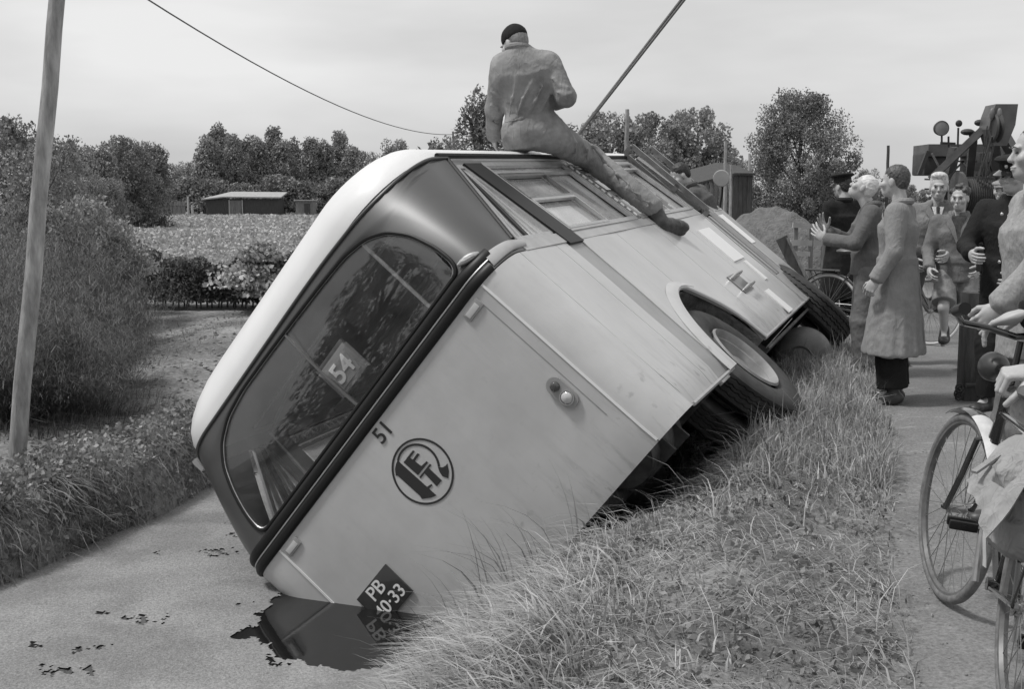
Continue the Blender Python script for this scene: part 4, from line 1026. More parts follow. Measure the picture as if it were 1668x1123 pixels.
def tree_at(u, ytop, D, name, label, cat, mm, H0, m, group, wsc=1.0, rz=None, gz_=None):
    p = at_d(u, 330, D); z0 = -.1 if gz_ is None else gz_; Hh = CAM.z + (HZ - ytop) / F_PX * D - z0
    return plant_tree(name, label, cat, mm, (p.x, p.y, z0), (Hh / H0 * wsc, Hh / H0), rz if rz is not None else u * .7, m, group)
COL = [tree_meshes(20 + i, 8, 1.5, 9500, .30, 'column', .72, .04, lean=.05, nc=75) for i in range(3)]
OV = [tree_meshes(30 + i, 8, 2.5, 12000, .30, 'oval', .85, .03, nc=90) for i in range(2)]
far = 'trees beyond the far side of the field'
FT = [(345, 222, 'column'), (357, 205, 'column'), (384, 226, 'column'), (405, 222, 'column'), (426, 226, 'column'), (441, 214, 'column'), (458, 229, 'column'), (476, 227, 'column'), (505, 230, 'column'), (518, 228, 'column'), (534, 231, 'column'), (562, 221, 'column'), (578, 238, 'column'), (600, 250, 'oval'), (645, 236, 'oval'), (332, 262, 'oval'), (305, 270, 'oval'), (278, 268, 'oval')]
FD = ['leaning narrow tree at the left end of the tree row, beside the tallest one', 'tallest narrow tree near the left end of the row', 'narrow tree right of the tallest, above the shed roof', 'narrow tree with rounded tip above the left half of the shed', 'narrow tree below the thin spike in the row', 'narrow tree whose thin tip spikes up in the middle of the row', 'narrow tree just right of the spiked one', 'broad-tipped narrow tree in the middle of the row', 'narrow tree with flat top right of the middle', 'tree pressed against the flat-topped one', 'narrow tree left of the leaning peak', 'tree with a peak that leans left near the right end of the row', 'falling shoulder of the row right of the leaning peak', 'low round tree where the row runs down to the bus roof', 'lone round tree just above the bus roof', 'low tree at the left foot of the tall row', 'low bushy tree left of the row', 'low bushy tree between the round pair and the row']
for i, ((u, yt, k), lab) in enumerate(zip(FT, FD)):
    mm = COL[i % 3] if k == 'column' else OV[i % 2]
    tree_at(u, yt, 118 + (i * 7) % 13, 'slender_tree' if k == 'column' else 'round_tree', lab, 'tree', mm, 8.3, G_FAR_HAZED, far, 1.0 if k == 'column' else .85)
OVN = [tree_meshes(36 + i, 8, 2.5, 12000, .28, 'oval', .85, .03, nc=90) for i in range(2)]
for u, yt, D, w_, lab in ((196, 240, 62, 1.0, 'left half of the dark round pair of trees behind the field'), (214, 231, 60, 1.0, 'tallest dark round tree behind the field left of the row'), (245, 239, 63, .9, 'right half of the dark round pair of trees'), (155, 246, 40, .9, 'tree with pointed shoots between pole and round pair'), (130, 250, 38, .8, 'small tree right of the telegraph pole at the back')):
    tree_at(u, yt, D, 'round_tree', lab, 'tree', OVN[int(u) % 2], 8.3, G_TREE, 'trees left of the field', w_)
NEARL = [tree_meshes(40 + i, 5, 1.5, 11000, .13, 'oval', .42, .02, nc=110) for i in range(2)]
for i, (u, yt, D, w_, lab) in enumerate(((8, 192, 22, .9, 'big leafy tree at the far left edge with ragged top'), (48, 208, 23, .8, 'leafy tree left of the telegraph pole'), (100, 226, 24, .85, 'leafy tree seen just right of the upper pole'), (62, 230, 20, .9, 'leafy tree hidden partly by the pole'), (-45, 200, 21, 1.0, 'leafy tree reaching in from the left edge'), (140, 275, 21, .8, 'low leafy tree above the flowering shrub'), (178, 290, 24, .7, 'low leafy tree at the corner of the field'))):
    tree_at(u, yt, D, 'leafy_tree', lab, 'tree', NEARL[i % 2], 5.2, G_TREE2, 'leafy trees at the left', w_)
SH = tree_meshes(50, 2.2, .95, 7000, .10, 'oval', .28, .0, nc=80)
for i, (u, yt, D, lab) in enumerate(((130, 330, 15.5, 'leafy shrub with pale blossom below the left trees'), (95, 350, 14.5, 'dense leafy shrub beside the pole'), (175, 360, 16, 'loose leafy shrub at the left corner of the field'))):
    tree_at(u, yt, D, 'leafy_shrub', lab, 'shrub', SH, 2.3, G_TREE2, 'leafy shrubs behind the feathery bushes', .9)
# right-hand trees
rg = 'trees behind the bus roof at the right'
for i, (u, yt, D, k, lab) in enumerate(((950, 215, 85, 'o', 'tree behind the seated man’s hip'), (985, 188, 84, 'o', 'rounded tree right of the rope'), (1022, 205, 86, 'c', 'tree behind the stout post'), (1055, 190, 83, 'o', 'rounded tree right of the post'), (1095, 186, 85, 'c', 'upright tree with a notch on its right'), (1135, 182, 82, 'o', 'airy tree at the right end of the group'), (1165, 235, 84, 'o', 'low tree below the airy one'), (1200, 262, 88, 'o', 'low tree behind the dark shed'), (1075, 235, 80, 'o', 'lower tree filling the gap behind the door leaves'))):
    tree_at(u, yt, D, 'round_tree' if k == 'o' else 'slender_tree', lab.replace('’', "'"), 'tree', (OV if k == 'o' else COL)[i % 2], 8.3, G_FAR_HAZED, rg, .98 if k == 'o' else 1.1)
BIG = tree_meshes(60, 8, 3.4, 62000, .15, 'oval', .62, .0, nc=340)
tree_at(1302, 150, 46, 'broad_tree', 'big dense tree standing alone above the earth heap', 'tree', BIG, 8.6, G_TREE, None, .98, rz=.4, gz_=0)
for u, yt, D, lab in ((1412, 282, 60, 'small dark tree far down the road'), (1398, 300, 56, 'low bush far down the road beside the big tree')):
    tree_at(u, yt, D, 'round_tree', lab, 'tree', OV[0], 8.3, G_TREE, 'small trees down the road', .8)
# trees on the near garden side, left of and behind the photographer: the tail's glass and paint mirror them
for i, (x, y, H_, lab) in enumerate(((-8.2, -1.5, 6.4, 'leafy tree on the garden side beyond the left edge of the view'), (-11.5, -6.0, 7.5, 'tall leafy tree behind the photographer on the garden side'), (-6.6, -8.2, 6.8, 'leafy tree behind the photographer near the ditch'), (-14.0, 1.5, 7.0, 'leafy tree far left beyond the view'), (-3.0, -12.5, 7.2, 'leafy tree on the verge behind the photographer'))):
    plant_tree('leafy_tree', lab, 'tree', NEARL[i % 2], (x, y, -.3), (H_ / 5.2 * 1.25, H_ / 5.2), i * 1.1, G_TREE2, 'leafy trees out of view')
for i, (u, yt) in enumerate(((1375, 306), (1402, 309), (1430, 304), (1458, 310), (1480, 303), (1505, 309), (1540, 306), (1580, 308), (1620, 305), (1660, 309))):
    tree_at(u, yt, 210 + 9 * (i % 3), 'round_tree', ['low far tree at the right foot of the big tree', 'low far tree just above the clapping man', 'far tree at the road end', 'low far tree behind the thin mast', 'far tree left of the crane cab', 'low far tree under the crane cab', 'far tree behind the boom arm', 'low far tree behind the winch', 'far tree right of the boom', 'far tree at the right edge'][i], 'tree', OV[i % 2], 8.3, G_TREE, 'far trees along the horizon at the right', 1.5)
# weeping willow behind the bus roof
def willow(u, v, D, wpx, ztop, n, seed, label):
    r = np.random.RandomState(seed); c = at_d(u, v, D); w_ = wpx / F_PX * D; t_ = thing('weeping_willow', label, 'tree', (c.x, c.y, 0), 0, 'weeping willows behind the roof')
    pts = []
    for k in range(n):
        a = r.uniform(0, 2 * PI); rr = w_ * math.sqrt(r.rand()); x, y = rr * math.cos(a), rr * math.sin(a) * .7; z0 = ztop - (rr / w_) ** 2 * ztop * .22 - r.uniform(0, .5); Ln = r.uniform(.5, 1.0) * ztop * .42; out = r.uniform(.1, .5)
        q = np.linspace(0, 1, 34)[:, None]; P = np.array([[x, y, z0]]) + np.array([[x / w_ * out, y / w_ * out, 0]]) * q * 1.2 + np.array([[0, 0, 1]]) * (.25 * q - (Ln + .25) * q ** 1.7)
        pts.append(P + r.normal(0, .035, P.shape))
    V, Fq = leaves(np.concatenate(pts), r.uniform(.07, .15, len(pts) * 34), aspect=3, r=r)
    meshobj('crown', from_arrays('crown', V, Fq), G_WILLOW, t_, smooth=False)
    mb = MB(); mb.tube([(0, 0, 0), (.1, 0, ztop * .5), (0, 0, ztop * .85)], [.16, .12, .05], 8)
    for k in range(7): a = k * .9; mb.tube([(0.05, 0, ztop * .55), (w_ * .4 * math.cos(a), w_ * .3 * math.sin(a), ztop * .82), (w_ * .8 * math.cos(a), w_ * .55 * math.sin(a), ztop * .86)], [.06, .035, .01], 5)
    mb.build('trunk', BARK, t_)
willow(778, 230, 26, 30, CAM.z + (HZ - 146) / F_PX * 26, 95, 7, 'tall weeping willow showing behind the seated man')
willow(722, 240, 27, 46, CAM.z + (HZ - 218) / F_PX * 27, 150, 8, 'low weeping willow just above the bus roof, left of the man')
# hedge: clipped, leafy, stalks showing at the foot
def hedge(u0, u1, D, ztop, zb, n, name, label, m, thick=.35, leaf=.065, seed=3):
    r = np.random.RandomState(seed); a = at_d(u0, 450, D); b = at_d(u1, 450, D - .4); q = r.rand(n)
    x = a.x + (b.x - a.x) * q; y = a.y + (b.y - a.y) * q + r.uniform(-thick, thick, n)
    top = ztop + .07 * np.sin(x * 3.1) + .05 * np.sin(x * 7.7 + 1) + .04 * np.sin(x * 17); z = zb + .10 + (top - zb - .1) * r.rand(n) ** .75
    V, Fq = leaves(np.stack([x, y, z], -1), r.uniform(.7, 1.3, n) * leaf, r=r, aspect=1.5)
    t_ = thing(name, label, 'hedge', ((a.x + b.x) / 2, (a.y + b.y) / 2, 0)); c = meshobj('foliage', from_arrays('foliage', V - np.array([(a.x + b.x) / 2, (a.y + b.y) / 2, 0]), Fq), m, t_, smooth=False)
    mb = MB()
    for k in range(46):
        xx = (a.x - b.x) / 2 + (b.x - a.x) * k / 45; mb.tube([(xx, r.uniform(-.15, .15), zb - .1), (xx + r.uniform(-.1, .1), 0, zb + .5)], .014, 5)
    mb.build('stems', BARK, t_)
hedge(205, 560, 17.7, .62, -.12, 30000, 'low_hedge', 'low dark hedge between the bare soil and the field', G_HEDGE, leaf=.055)
# pale broad-leaved plants at the hedge's right end
for u, v, sc, lab in ((400, 455, .7, 'pale broad-leaved plant in front of the hedge'), (445, 470, .7, 'broad-leaved plant next to the bus roof by the hedge'), (425, 420, .45, 'pale leafy plant rising above the hedge'), (215, 440, .5, 'small pale plant at the left end of the hedge')):
    r = np.random.RandomState(u); p = at_d(u, v, 16.9); n = 1500; P = r.normal(size=(n, 3)) * np.array([.28, .2, .24]) * sc; P[:, 2] = np.abs(P[:, 2]) + .12
    o = meshobj('leafy_plant', from_arrays('leafy_plant', *leaves(P, r.uniform(.035, .095, n), r=r, aspect=1.3)), G_CROP, smooth=False, loc=(p.x, p.y, p.z - .35 * sc)); props(o, lab, 'plant', 'pale plants along the hedge')
# field crop
r = np.random.RandomState(9); n = 170000; D = 20 * (125 / 20) ** r.rand(n); uu = r.uniform(120, 1330, n)
X = (uu - CXP) / F_PX * D; P = np.stack([X, D, ground_h(s_of(X, D), t_of(X, D))], -1); P[:, 2] += r.gamma(2, .035, n) * (.6 + .5 * np.sin(X * 1.3) * np.sin(D * .7))
keep = ~((X > -1.2) & (D < 24)) & (s_of(X, D) < -1.5)
P = P[keep]; D = D[keep]
o = meshobj('field_crop', from_arrays('field_crop', *leaves(P, (.022 + .0030 * D) * r.uniform(.6, 1.3, len(P)), r=r, aspect=1.2)), G_CROP, smooth=False); props(o, 'low leafy crop covering the flat field', 'crop', kind='stuff')
# shrubs along the foot of the far trees
UND = tree_meshes(70, 3, 2.2, 4200, .26, 'oval', .6, .0, nc=50)
for i, u in enumerate((200, 232, 262, 290, 318, 352, 398, 455, 480, 506, 530, 560, 590, 1010, 1050, 1090, 1130, 1165)):
    pl_ = ['low dark shrub below the round pair of trees', 'low shrub just right of the round pair', 'shrub behind the field left of the fence posts', 'shrub above the pale fence post', 'shrub touching the left end of the shed', 'shrub in front of the shed doors', 'small shrub covering the shed wall', 'shrub at the right end of the shed', 'spreading shrub right of the shed', 'dark spreading shrub under the flat-topped tree', 'shrub left of the small pale hut', 'shrub behind the small pale hut', 'shrub where the field meets the bus roof', 'shrub below the stout post behind the bus', 'shrub behind the upper door leaf', 'shrub behind the man in the doorway', 'shrub left of the dark shed', 'shrub at the foot of the pole by the shed'][i]
    D_ = 110 if u < 700 else 74; tree_at(u, 288 + (i * 5) % 17 if u < 700 else 285 + i % 3 * 8, D_, 'field_shrub', pl_, 'shrub', UND, 3.3, G_TREE, 'shrubs at the foot of the trees', 1.15)
# ================================================================== poles, wires, sheds, heap
W_POLE = mat('weathered_pole', .29, rough=.85, var=.42, scale=7, detail=7, stretch=(2.2, 2.2, .5), bump=.8, bscale=22, bdist=.012)
W_GREY = mat('grey_boards', .17, rough=.85, var=.35, scale=4, stretch=(6, 6, .7), bump=.4)
W_PALE = mat('pale_boards', .36, rough=.8, var=.15, scale=5, bump=.3)
W_DARK = mat('tarred_boards', .055, rough=.8, var=.4, scale=4, stretch=(6, 6, .6), bump=.4)
def pole_between(name, label, cat, a, b, r0, r1, m, n=16, group=None):
    a = Vector(a); b = Vector(b); N_ = 14; mb = MB()
    mb.tube([(b - a) * (k / N_) + Vector((.004 * math.sin(k * 2.1), .004 * math.cos(k * 1.7), 0)) for k in range(N_ + 1)], [r0 + (r1 - r0) * k / N_ for k in range(N_ + 1)], n)
    o = mb.build(name, m, loc=a); return props(o, label, cat, group)
pb = at_z(25, 768, -.33); D_ = pb.y
pt_ = at_d(93, 0, D_); top = pb + (pt_ - pb) * 1.7
pole_between('telegraph_pole', 'weathered leaning telegraph pole standing on the far bank at the left', 'pole', pb + (pb - pt_) * .06, top, .060, .045, W_POLE, 24)
def wire(name, label, cat, a, b, sag, r, m, n=24, group=None):
    a = Vector(a); b = Vector(b); mb = MB(); mb.tube([(b - a) * q - Vector((0, 0, sag * 4 * q * (1 - q))) for q in np.linspace(0, 1, n)], r, 6)
    return props(mb.build(name, m, loc=a), label, cat, group)
M_WIRE = mat('dull_wire', .10, rough=.5, var=.2, scale=20)
wire('overhead_wire', 'thin overhead wire sagging from top left towards the willow', 'wire', at_d(150, -60, 11), at_d(738, 219, 30), .42, .0085, M_WIRE)
pole_between('wire_post', 'thin post carrying the overhead wire among the willow twigs', 'pole', at_z(738, 322 + 97, 0) * 1.0 if False else Vector((at_d(738, 219, 30).x, 30, 0)), at_d(738, 214, 30), .03, .025, W_GREY, 8)
M_ROPE = mat('steel_cable', .085, rough=.55, var=.4, scale=60, bump=.8, bscale=150, bdist=.004)
ra = at_d(942, 219, 10.3); rb = at_d(1150, -50, 10.9); dirr = (rb - ra)
t_ = thing('hoisting_cable', 'taut double hoisting cable running up from the bus beside the seated man', 'cable', ra)
for k, dx in enumerate((-.012, .014)):
    mb = MB(); mb.tube([Vector((dx * (.3 + q), 0, 0)) + dirr * q for q in np.linspace(-.08, 1.9, 20)], .0125, 8); mb.build('strand', M_ROPE, t_)
# posts and poles behind the bus
for (u, v0, v1, D, r0, lab, m) in ((1017, 300, 178, 26, .055, 'stout pale post rising behind the bus roof', W_POLE), (1181, 345, 230, 40, .07, 'tall thin pole left of the dark shed', W_POLE), (1220, 345, 250, 42, .06, 'pale pipe standing against the dark shed', W_PALE), (1446, 300, 237, 60, .09, 'thin dark mast behind the bareheaded man', W_DARK), (1190, 340, 268, 39, .05, 'short pale post beside the tall thin pole', W_POLE)):
    a = at_d(u, v0, D); a.z = 0; b = at_d(u + (5 if u == 1017 else 1), v1, D); pole_between('wooden_post' if u != 1181 else 'telegraph_pole', lab, 'post', a, b, r0, r0 * .8, m, 10, 'posts beyond the bus')
# dark shed of upright boards at the right
def board_wall(parent, x0, x1, y, z0, z1, n, m, name='plank', z1b=None, dy=0.0):
    me_ = None
    for k in range(n):
        q = (k + .5) / n; w_ = (x1 - x0) / n * .94; top = z1 + ((z1b if z1b is not None else z1) - z1) * q
        mb = MB(); mb.box((x0 + (x1 - x0) * q, y + dy * q + .01 * (k % 3), (z0 + top) / 2), (w_, .03, top - z0)); mb.build(name, m, parent, smooth=False)
def wp(u, D): return (u - CXP) / F_PX * D
D = 41; sx0, sx1, sx2 = wp(1132, D), wp(1192, D), wp(1221, D)
t_ = thing('dark_shed', 'dark boarded shed with sloping roof left of the big tree', 'shed', (sx1, D, 0))
zt = CAM.z + (HZ - 284) / F_PX * D; zl = CAM.z + (HZ - 302) / F_PX * D
board_wall(t_, sx0 - sx1, -.02, 1.2, 0, zl, 9, W_GREY, z1b=zt, dy=-1.2); board_wall(t_, 0, sx2 - sx1, 0, 0, zt, 4, W_DARK)
mb = MB(); mb.slab([[(sx0 - sx1 - .1, 1.1, zl + .02), (sx0 - sx1 - .1, 4.5, zl + .5)], [(0, -.12, zt + .03), (0, 3.5, zt + .5)], [(sx2 - sx1 + .1, -.12, zt + .02), (sx2 - sx1 + .1, 3.5, zt + .4)]], .08); mb.build('roof', W_DARK, t_, smooth=False)
MB().box(((sx2 - sx1) + .0, 1.8, zt / 2), (.05, 3.6, zt)).build('side_wall', W_DARK, t_)
# low shed with pale roof across the field
D = 104; a, b = wp(333, D), wp(462, D); c = (a + b) / 2
t_ = thing('low_shed', 'low shed with pale roof and two doors across the field', 'shed', (c, D, -.1))
zr = CAM.z + (HZ - 312) / F_PX * D + .1; ze = CAM.z + (HZ - 322) / F_PX * D + .1
mb = MB(); mb.slab([[(a - c, -.4, ze - .12), (a - c, 2.2, ze)], [(a - c + 2, -.4, ze + .1), (a - c + 2, 2.6, zr)], [(b - c, -.4, ze + .05), (b - c, 2.6, zr - .05)]], .1); mb.build('roof', W_PALE, t_, smooth=False)
MB().box((0, 1.2, (ze - .1) / 2), (b - a - .6, 2.4, ze - .12)).build('wall', W_DARK, t_)
for x0, x1 in ((wp(378, D) - c, wp(386, D) - c), (wp(386.5, D) - c, wp(396, D) - c)): MB().box(((x0 + x1) / 2, -.03, ze * .45), (x1 - x0, .06, ze * .8)).build('door', W_GREY, t_)
for u in (377, 398): MB().box((wp(u, D) - c, -.06, ze * .45), (.1, .08, ze * .85)).build('door_post', W_PALE, t_)
t_ = thing('small_hut', 'small pale hut at the field edge near the bus roof', 'hut', (wp(498, 102), 102, -.1))
hz_ = CAM.z + (HZ - 327) / F_PX * 102 + .1
MB().box((0, .8, hz_ / 2), (1.5, 1.6, hz_)).build('wall', W_GREY, t_); MB().box((0, .75, hz_ + .04), (1.7, 1.9, .08)).build('roof', W_PALE, t_); MB().box((.25, -.03, hz_ * .42), (.5, .05, hz_ * .8)).build('door', W_DARK, t_)
for u, v0, v1, D, lab in ((306, 338, 320, 100, 'pale fence post left of the shed'), (313, 346, 334, 96, 'short pale post in the field edge'), (228, 343, 330, 98, 'pale post at the left of the field edge')):
    a = at_d(u, 322, D); a.z = -.1; b = at_d(u, v1, D); pole_between('fence_post', lab, 'post', a, b, .10, .09, W_PALE, 8, 'posts along the field edge')
t_ = thing('board_fence', 'low dark board fence behind the field at the left', 'fence', (wp(235, 101), 101, -.1))
for k in range(22): MB().box((-4.2 + k * .37, .02 * (k % 2), .65), (.33, .04, 1.3 + .05 * (k % 3))).build('board', W_GREY, t_, smooth=False)
MB().box((-.2, -.06, 1.0), (8.2, .06, .1)).build('rail', W_GREY, t_)
# earth heap beyond the bus
hx = np.linspace(-1, 1, 60); HX, HY = np.meshgrid(hx, hx, indexing='ij'); hc = at_d(1232, 390, 21.5)
r_ = np.clip(1 - (HX ** 2 + HY ** 2), 0, 1); Hh = (CAM.z + (HZ - 344) / F_PX * 21.5) * r_ ** .8 * (1 + .12 * np.sin(HX * 7 + HY * 3)) + .05 * np.sin(HX * 23 + 1) * np.sin(HY * 19) * (r_ > 0)
V = np.stack([HX * 1.9 + hc.x + .25 * HX ** 2, HY * 1.6 + hc.y, Hh - .04], -1).reshape(-1, 3); ii = np.arange(3600).reshape(60, 60)
o = meshobj('earth_heap', from_arrays('earth_heap', V, np.stack([ii[:-1, :-1], ii[1:, :-1], ii[1:, 1:], ii[:-1, 1:]], -1).reshape(-1, 4)), mat('heap_soil', .10, rough=.95, base2=.19, scale=9, detail=8, bump=1, bscale=30, bdist=.04))
props(o, kind='structure')
# white plank rail of a footbridge between heap and policeman
p = at_d(1320, 400, 18); t_ = thing('footbridge_rail', 'pale two-plank rail left of the man in the flat dark cap', 'railing', (p.x, p.y, 0))
z_ = lambda v: CAM.z + (HZ - v) / F_PX * 18
MB().bar((-.28, 0, z_(366)), (.25, .05, z_(370)), .04, .08).build('plank', W_PALE, t_); MB().bar((-.3, .02, z_(395)), (.2, .05, z_(396)), .04, .09).build('plank', W_PALE, t_); MB().bar((-.3, .02, z_(412)), (.16, .05, z_(414)), .04, .07).build('plank', W_PALE, t_)
for x in (-.22, .02, .22): MB().box((x, .05, z_(366) / 2), (.06, .06, z_(366))).build('post', W_GREY, t_)
# tarred board leaning by the bus front
t_ = thing('leaning_board', 'dark grooved board propped up behind the bus flank', 'board', at_d(1292, 445, 14))
mb = MB(); mb.bar((.12, 0, -.1), (-.13, .1, .42), .14, .03, up=(0, 1, 0)); mb.build('plank', W_DARK, t_); mb = MB(); mb.bar((.17, -.04, -.1), (-.07, .06, .42), .03, .03, up=(0, 1, 0)); mb.build('batten', W_GREY, t_)
# ================================================================== people: bodies grown from smooth distance fields
def unit(v): v = np.asarray(v, float); return v / (np.linalg.norm(v) + 1e-12)
def A3(v): return np.array([v[0], v[1], v[2]], float)
def cap(a, b, r0, r1=None, sq=None): return ('cap', A3(a), A3(b), r0, r0 if r1 is None else r1, sq)
def ell(c, r, R=None): return ('ell', A3(c), np.array(r, float), np.eye(3) if R is None else np.array(R, float))
def slabp(a, b, r0, r1, side): return ('tub', A3(a), A3(b), np.array(r0, float), np.array(r1, float), unit(side))   # flat-ended tube with oval section (ra, rb)
def prim_box(p):
    if p[0] == 'cap': m = max(p[3], p[4]); return np.minimum(p[1], p[2]) - m, np.maximum(p[1], p[2]) + m
    if p[0] == 'ell': m = p[2].max(); return p[1] - m, p[1] + m
    m = max(p[3].max(), p[4].max()); return np.minimum(p[1], p[2]) - m, np.maximum(p[1], p[2]) + m
def prim_sdf(p, P):
    if p[0] == 'cap':
        a, b, r0, r1, sq = p[1:]; d = b - a; t = np.clip(((P - a) @ d) / (d @ d + 1e-12), 0, 1); q = P - a - t[..., None] * d
        if sq is not None:       # flattened along direction sq[0] by factor sq[1]
            n = unit(sq[0]); q = q + (q @ n)[..., None] * n * (1 / sq[1] - 1)
            return (np.linalg.norm(q, axis=-1) - (r0 + (r1 - r0) * t)) * (sq[1] if sq[1] < 1 else 1)
        return np.linalg.norm(q, axis=-1) - (r0 + (r1 - r0) * t)
    if p[0] == 'ell':
        q = (P - p[1]) @ p[3]; k0 = np.linalg.norm(q / p[2], axis=-1); k1 = np.linalg.norm(q / p[2] ** 2, axis=-1) + 1e-9; return k0 * (k0 - 1) / k1
    a, b, r0, r1, side = p[1:]; d = b - a; Ln = np.linalg.norm(d); d = d / Ln; s = unit(side - d * (side @ d)); f = np.cross(d, s)
    q = P - a; t = q @ d; tt = np.clip(t / Ln, 0, 1)[..., None]; r = r0 + (r1 - r0) * tt
    x = (q @ s) / r[..., 0]; y = (q @ f) / r[..., 1]; lat = (np.sqrt(x * x + y * y) - 1) * np.minimum(r[..., 0], r[..., 1])
    ax = np.abs(t - Ln / 2) - Ln / 2; return np.maximum(lat, ax)
def field_mesh(name, prims, vox, k=.02, subs=(), fold=0.0, fscale=1.0, seed=0, smooth=1, cut=None):
    """smooth union of all primitives, polygonised with surface nets. prims may carry their own blend: (prim, k)"""
    pr = [(p if isinstance(p[0], tuple) else (p, k)) for p in prims]
    lo = np.min([prim_box(p)[0] for p, _ in pr], 0) - 3 * vox; hi = np.max([prim_box(p)[1] for p, _ in pr], 0) + 3 * vox
    n = np.ceil((hi - lo) / vox).astype(int) + 1; Fd = np.full(n, 1.0, np.float32)
    ax = [lo[i] + vox * np.arange(n[i]) for i in range(3)]
    def sub_idx(p, pad):
        a, b = prim_box(p); i0 = np.maximum(((a - pad - lo) / vox).astype(int), 0); i1 = np.minimum(((b + pad - lo) / vox).astype(int) + 2, n); return i0, i1
    def pts(i0, i1):
        g = np.meshgrid(ax[0][i0[0]:i1[0]], ax[1][i0[1]:i1[1]], ax[2][i0[2]:i1[2]], indexing='ij'); return np.stack(g, -1)
    for p, kk in pr:
        i0, i1 = sub_idx(p, kk + 2 * vox)
        if (i1 <= i0).any(): continue
        P = pts(i0, i1); d = prim_sdf(p, P); sl = tuple(slice(a, b) for a, b in zip(i0, i1)); f = Fd[sl]
        hh = np.clip(.5 + .5 * (f - d) / kk, 0, 1); Fd[sl] = f * (1 - hh) + d * hh - kk * hh * (1 - hh)
    for p, kk in subs:
        i0, i1 = sub_idx(p, kk + 2 * vox)
        if (i1 <= i0).any(): continue
        P = pts(i0, i1); d = prim_sdf(p, P); sl = tuple(slice(a, b) for a, b in zip(i0, i1)); f = Fd[sl]
        hh = np.clip(.5 - .5 * (f + d) / kk, 0, 1); Fd[sl] = f * (1 - hh) + (-d) * hh + kk * hh * (1 - hh)
    if fold > 0:
        X, Y, Zg = np.meshgrid(*ax, indexing='ij', sparse=True); r = np.random.RandomState(seed); D = 0
        wx = .05 * np.sin(Zg * 9 + X * 7 + r.rand() * 6); wy = .05 * np.sin(Zg * 11 - X * 6 + Y * 8 + r.rand() * 6)
        for q in range(7):
            a = r.uniform(0, 2 * PI); fr = fscale * r.uniform(30, 75); tz = r.uniform(-1.1, 1.1) * fr
            s = np.sin((X + wx) * np.cos(a) * fr * .6 + (Y + wy) * np.sin(a) * fr * .6 + Zg * tz + r.rand() * 6)
            D = D + (1 - np.abs(s)) ** 3.5 * 1.5 - .35
        Fd = Fd - (fold * D * .45).astype(np.float32)
    if cut is not None: Fd = np.maximum(Fd, cut(*np.meshgrid(*ax, indexing='ij', sparse=True)).astype(np.float32))
    ins = Fd < 0; S = np.zeros((n[0] - 1, n[1] - 1, n[2] - 1, 3), np.float32); Cn = np.zeros(S.shape[:3], np.float32); cross = []
    for a in range(3):
        s0 = [slice(None)] * 3; s1 = [slice(None)] * 3; s0[a] = slice(0, -1); s1[a] = slice(1, None)
        f0, f1 = Fd[tuple(s0)], Fd[tuple(s1)]; c = ins[tuple(s0)] != ins[tuple(s1)]; idx = np.argwhere(c); v0 = f0[c]; v1 = f1[c]; t = v0 / (v0 - v1)
        pos = idx.astype(np.float32); pos[:, a] += t; b1, b2 = [(1, 2), (2, 0), (0, 1)][a]
        keep = (idx[:, b1] > 0) & (idx[:, b2] > 0) & (idx[:, b1] < n[b1] - 1) & (idx[:, b2] < n[b2] - 1)
        idx = idx[keep]; pos = pos[keep]; sg = ins[tuple(s0)][c][keep]; cells = []
        for o1, o2 in ((-1, -1), (0, -1), (0, 0), (-1, 0)):
            cc_ = idx.copy(); cc_[:, b1] += o1; cc_[:, b2] += o2; cells.append(cc_); np.add.at(S, tuple(cc_.T), pos); np.add.at(Cn, tuple(cc_.T), 1)
        cross.append((cells, sg))
    act = Cn > 0; vid = -np.ones(Cn.shape, np.int64); vid[act] = np.arange(act.sum()); V = S[act] / Cn[act][:, None]; Q = []
    for cells, sg in cross:
        q = np.stack([vid[tuple(c.T)] for c in cells], -1); q[~sg] = q[~sg][:, ::-1]; Q.append(q)
    Q = np.concatenate(Q); V = V * vox + lo
    for _ in range(smooth):
        acc = np.zeros_like(V); cnt = np.zeros(len(V))
        for i in range(4):
            a_, b_ = Q[:, i], Q[:, (i + 1) % 4]; np.add.at(acc, a_, V[b_]); np.add.at(cnt, a_, 1); np.add.at(acc, b_, V[a_]); np.add.at(cnt, b_, 1)
        V = V * .5 + acc / np.maximum(cnt, 1)[:, None] * .5
    return V, Q
def fobj(name, VQ, m, parent, smooth=True): return meshobj(name, from_arrays(name, *VQ), m, parent, smooth=smooth)

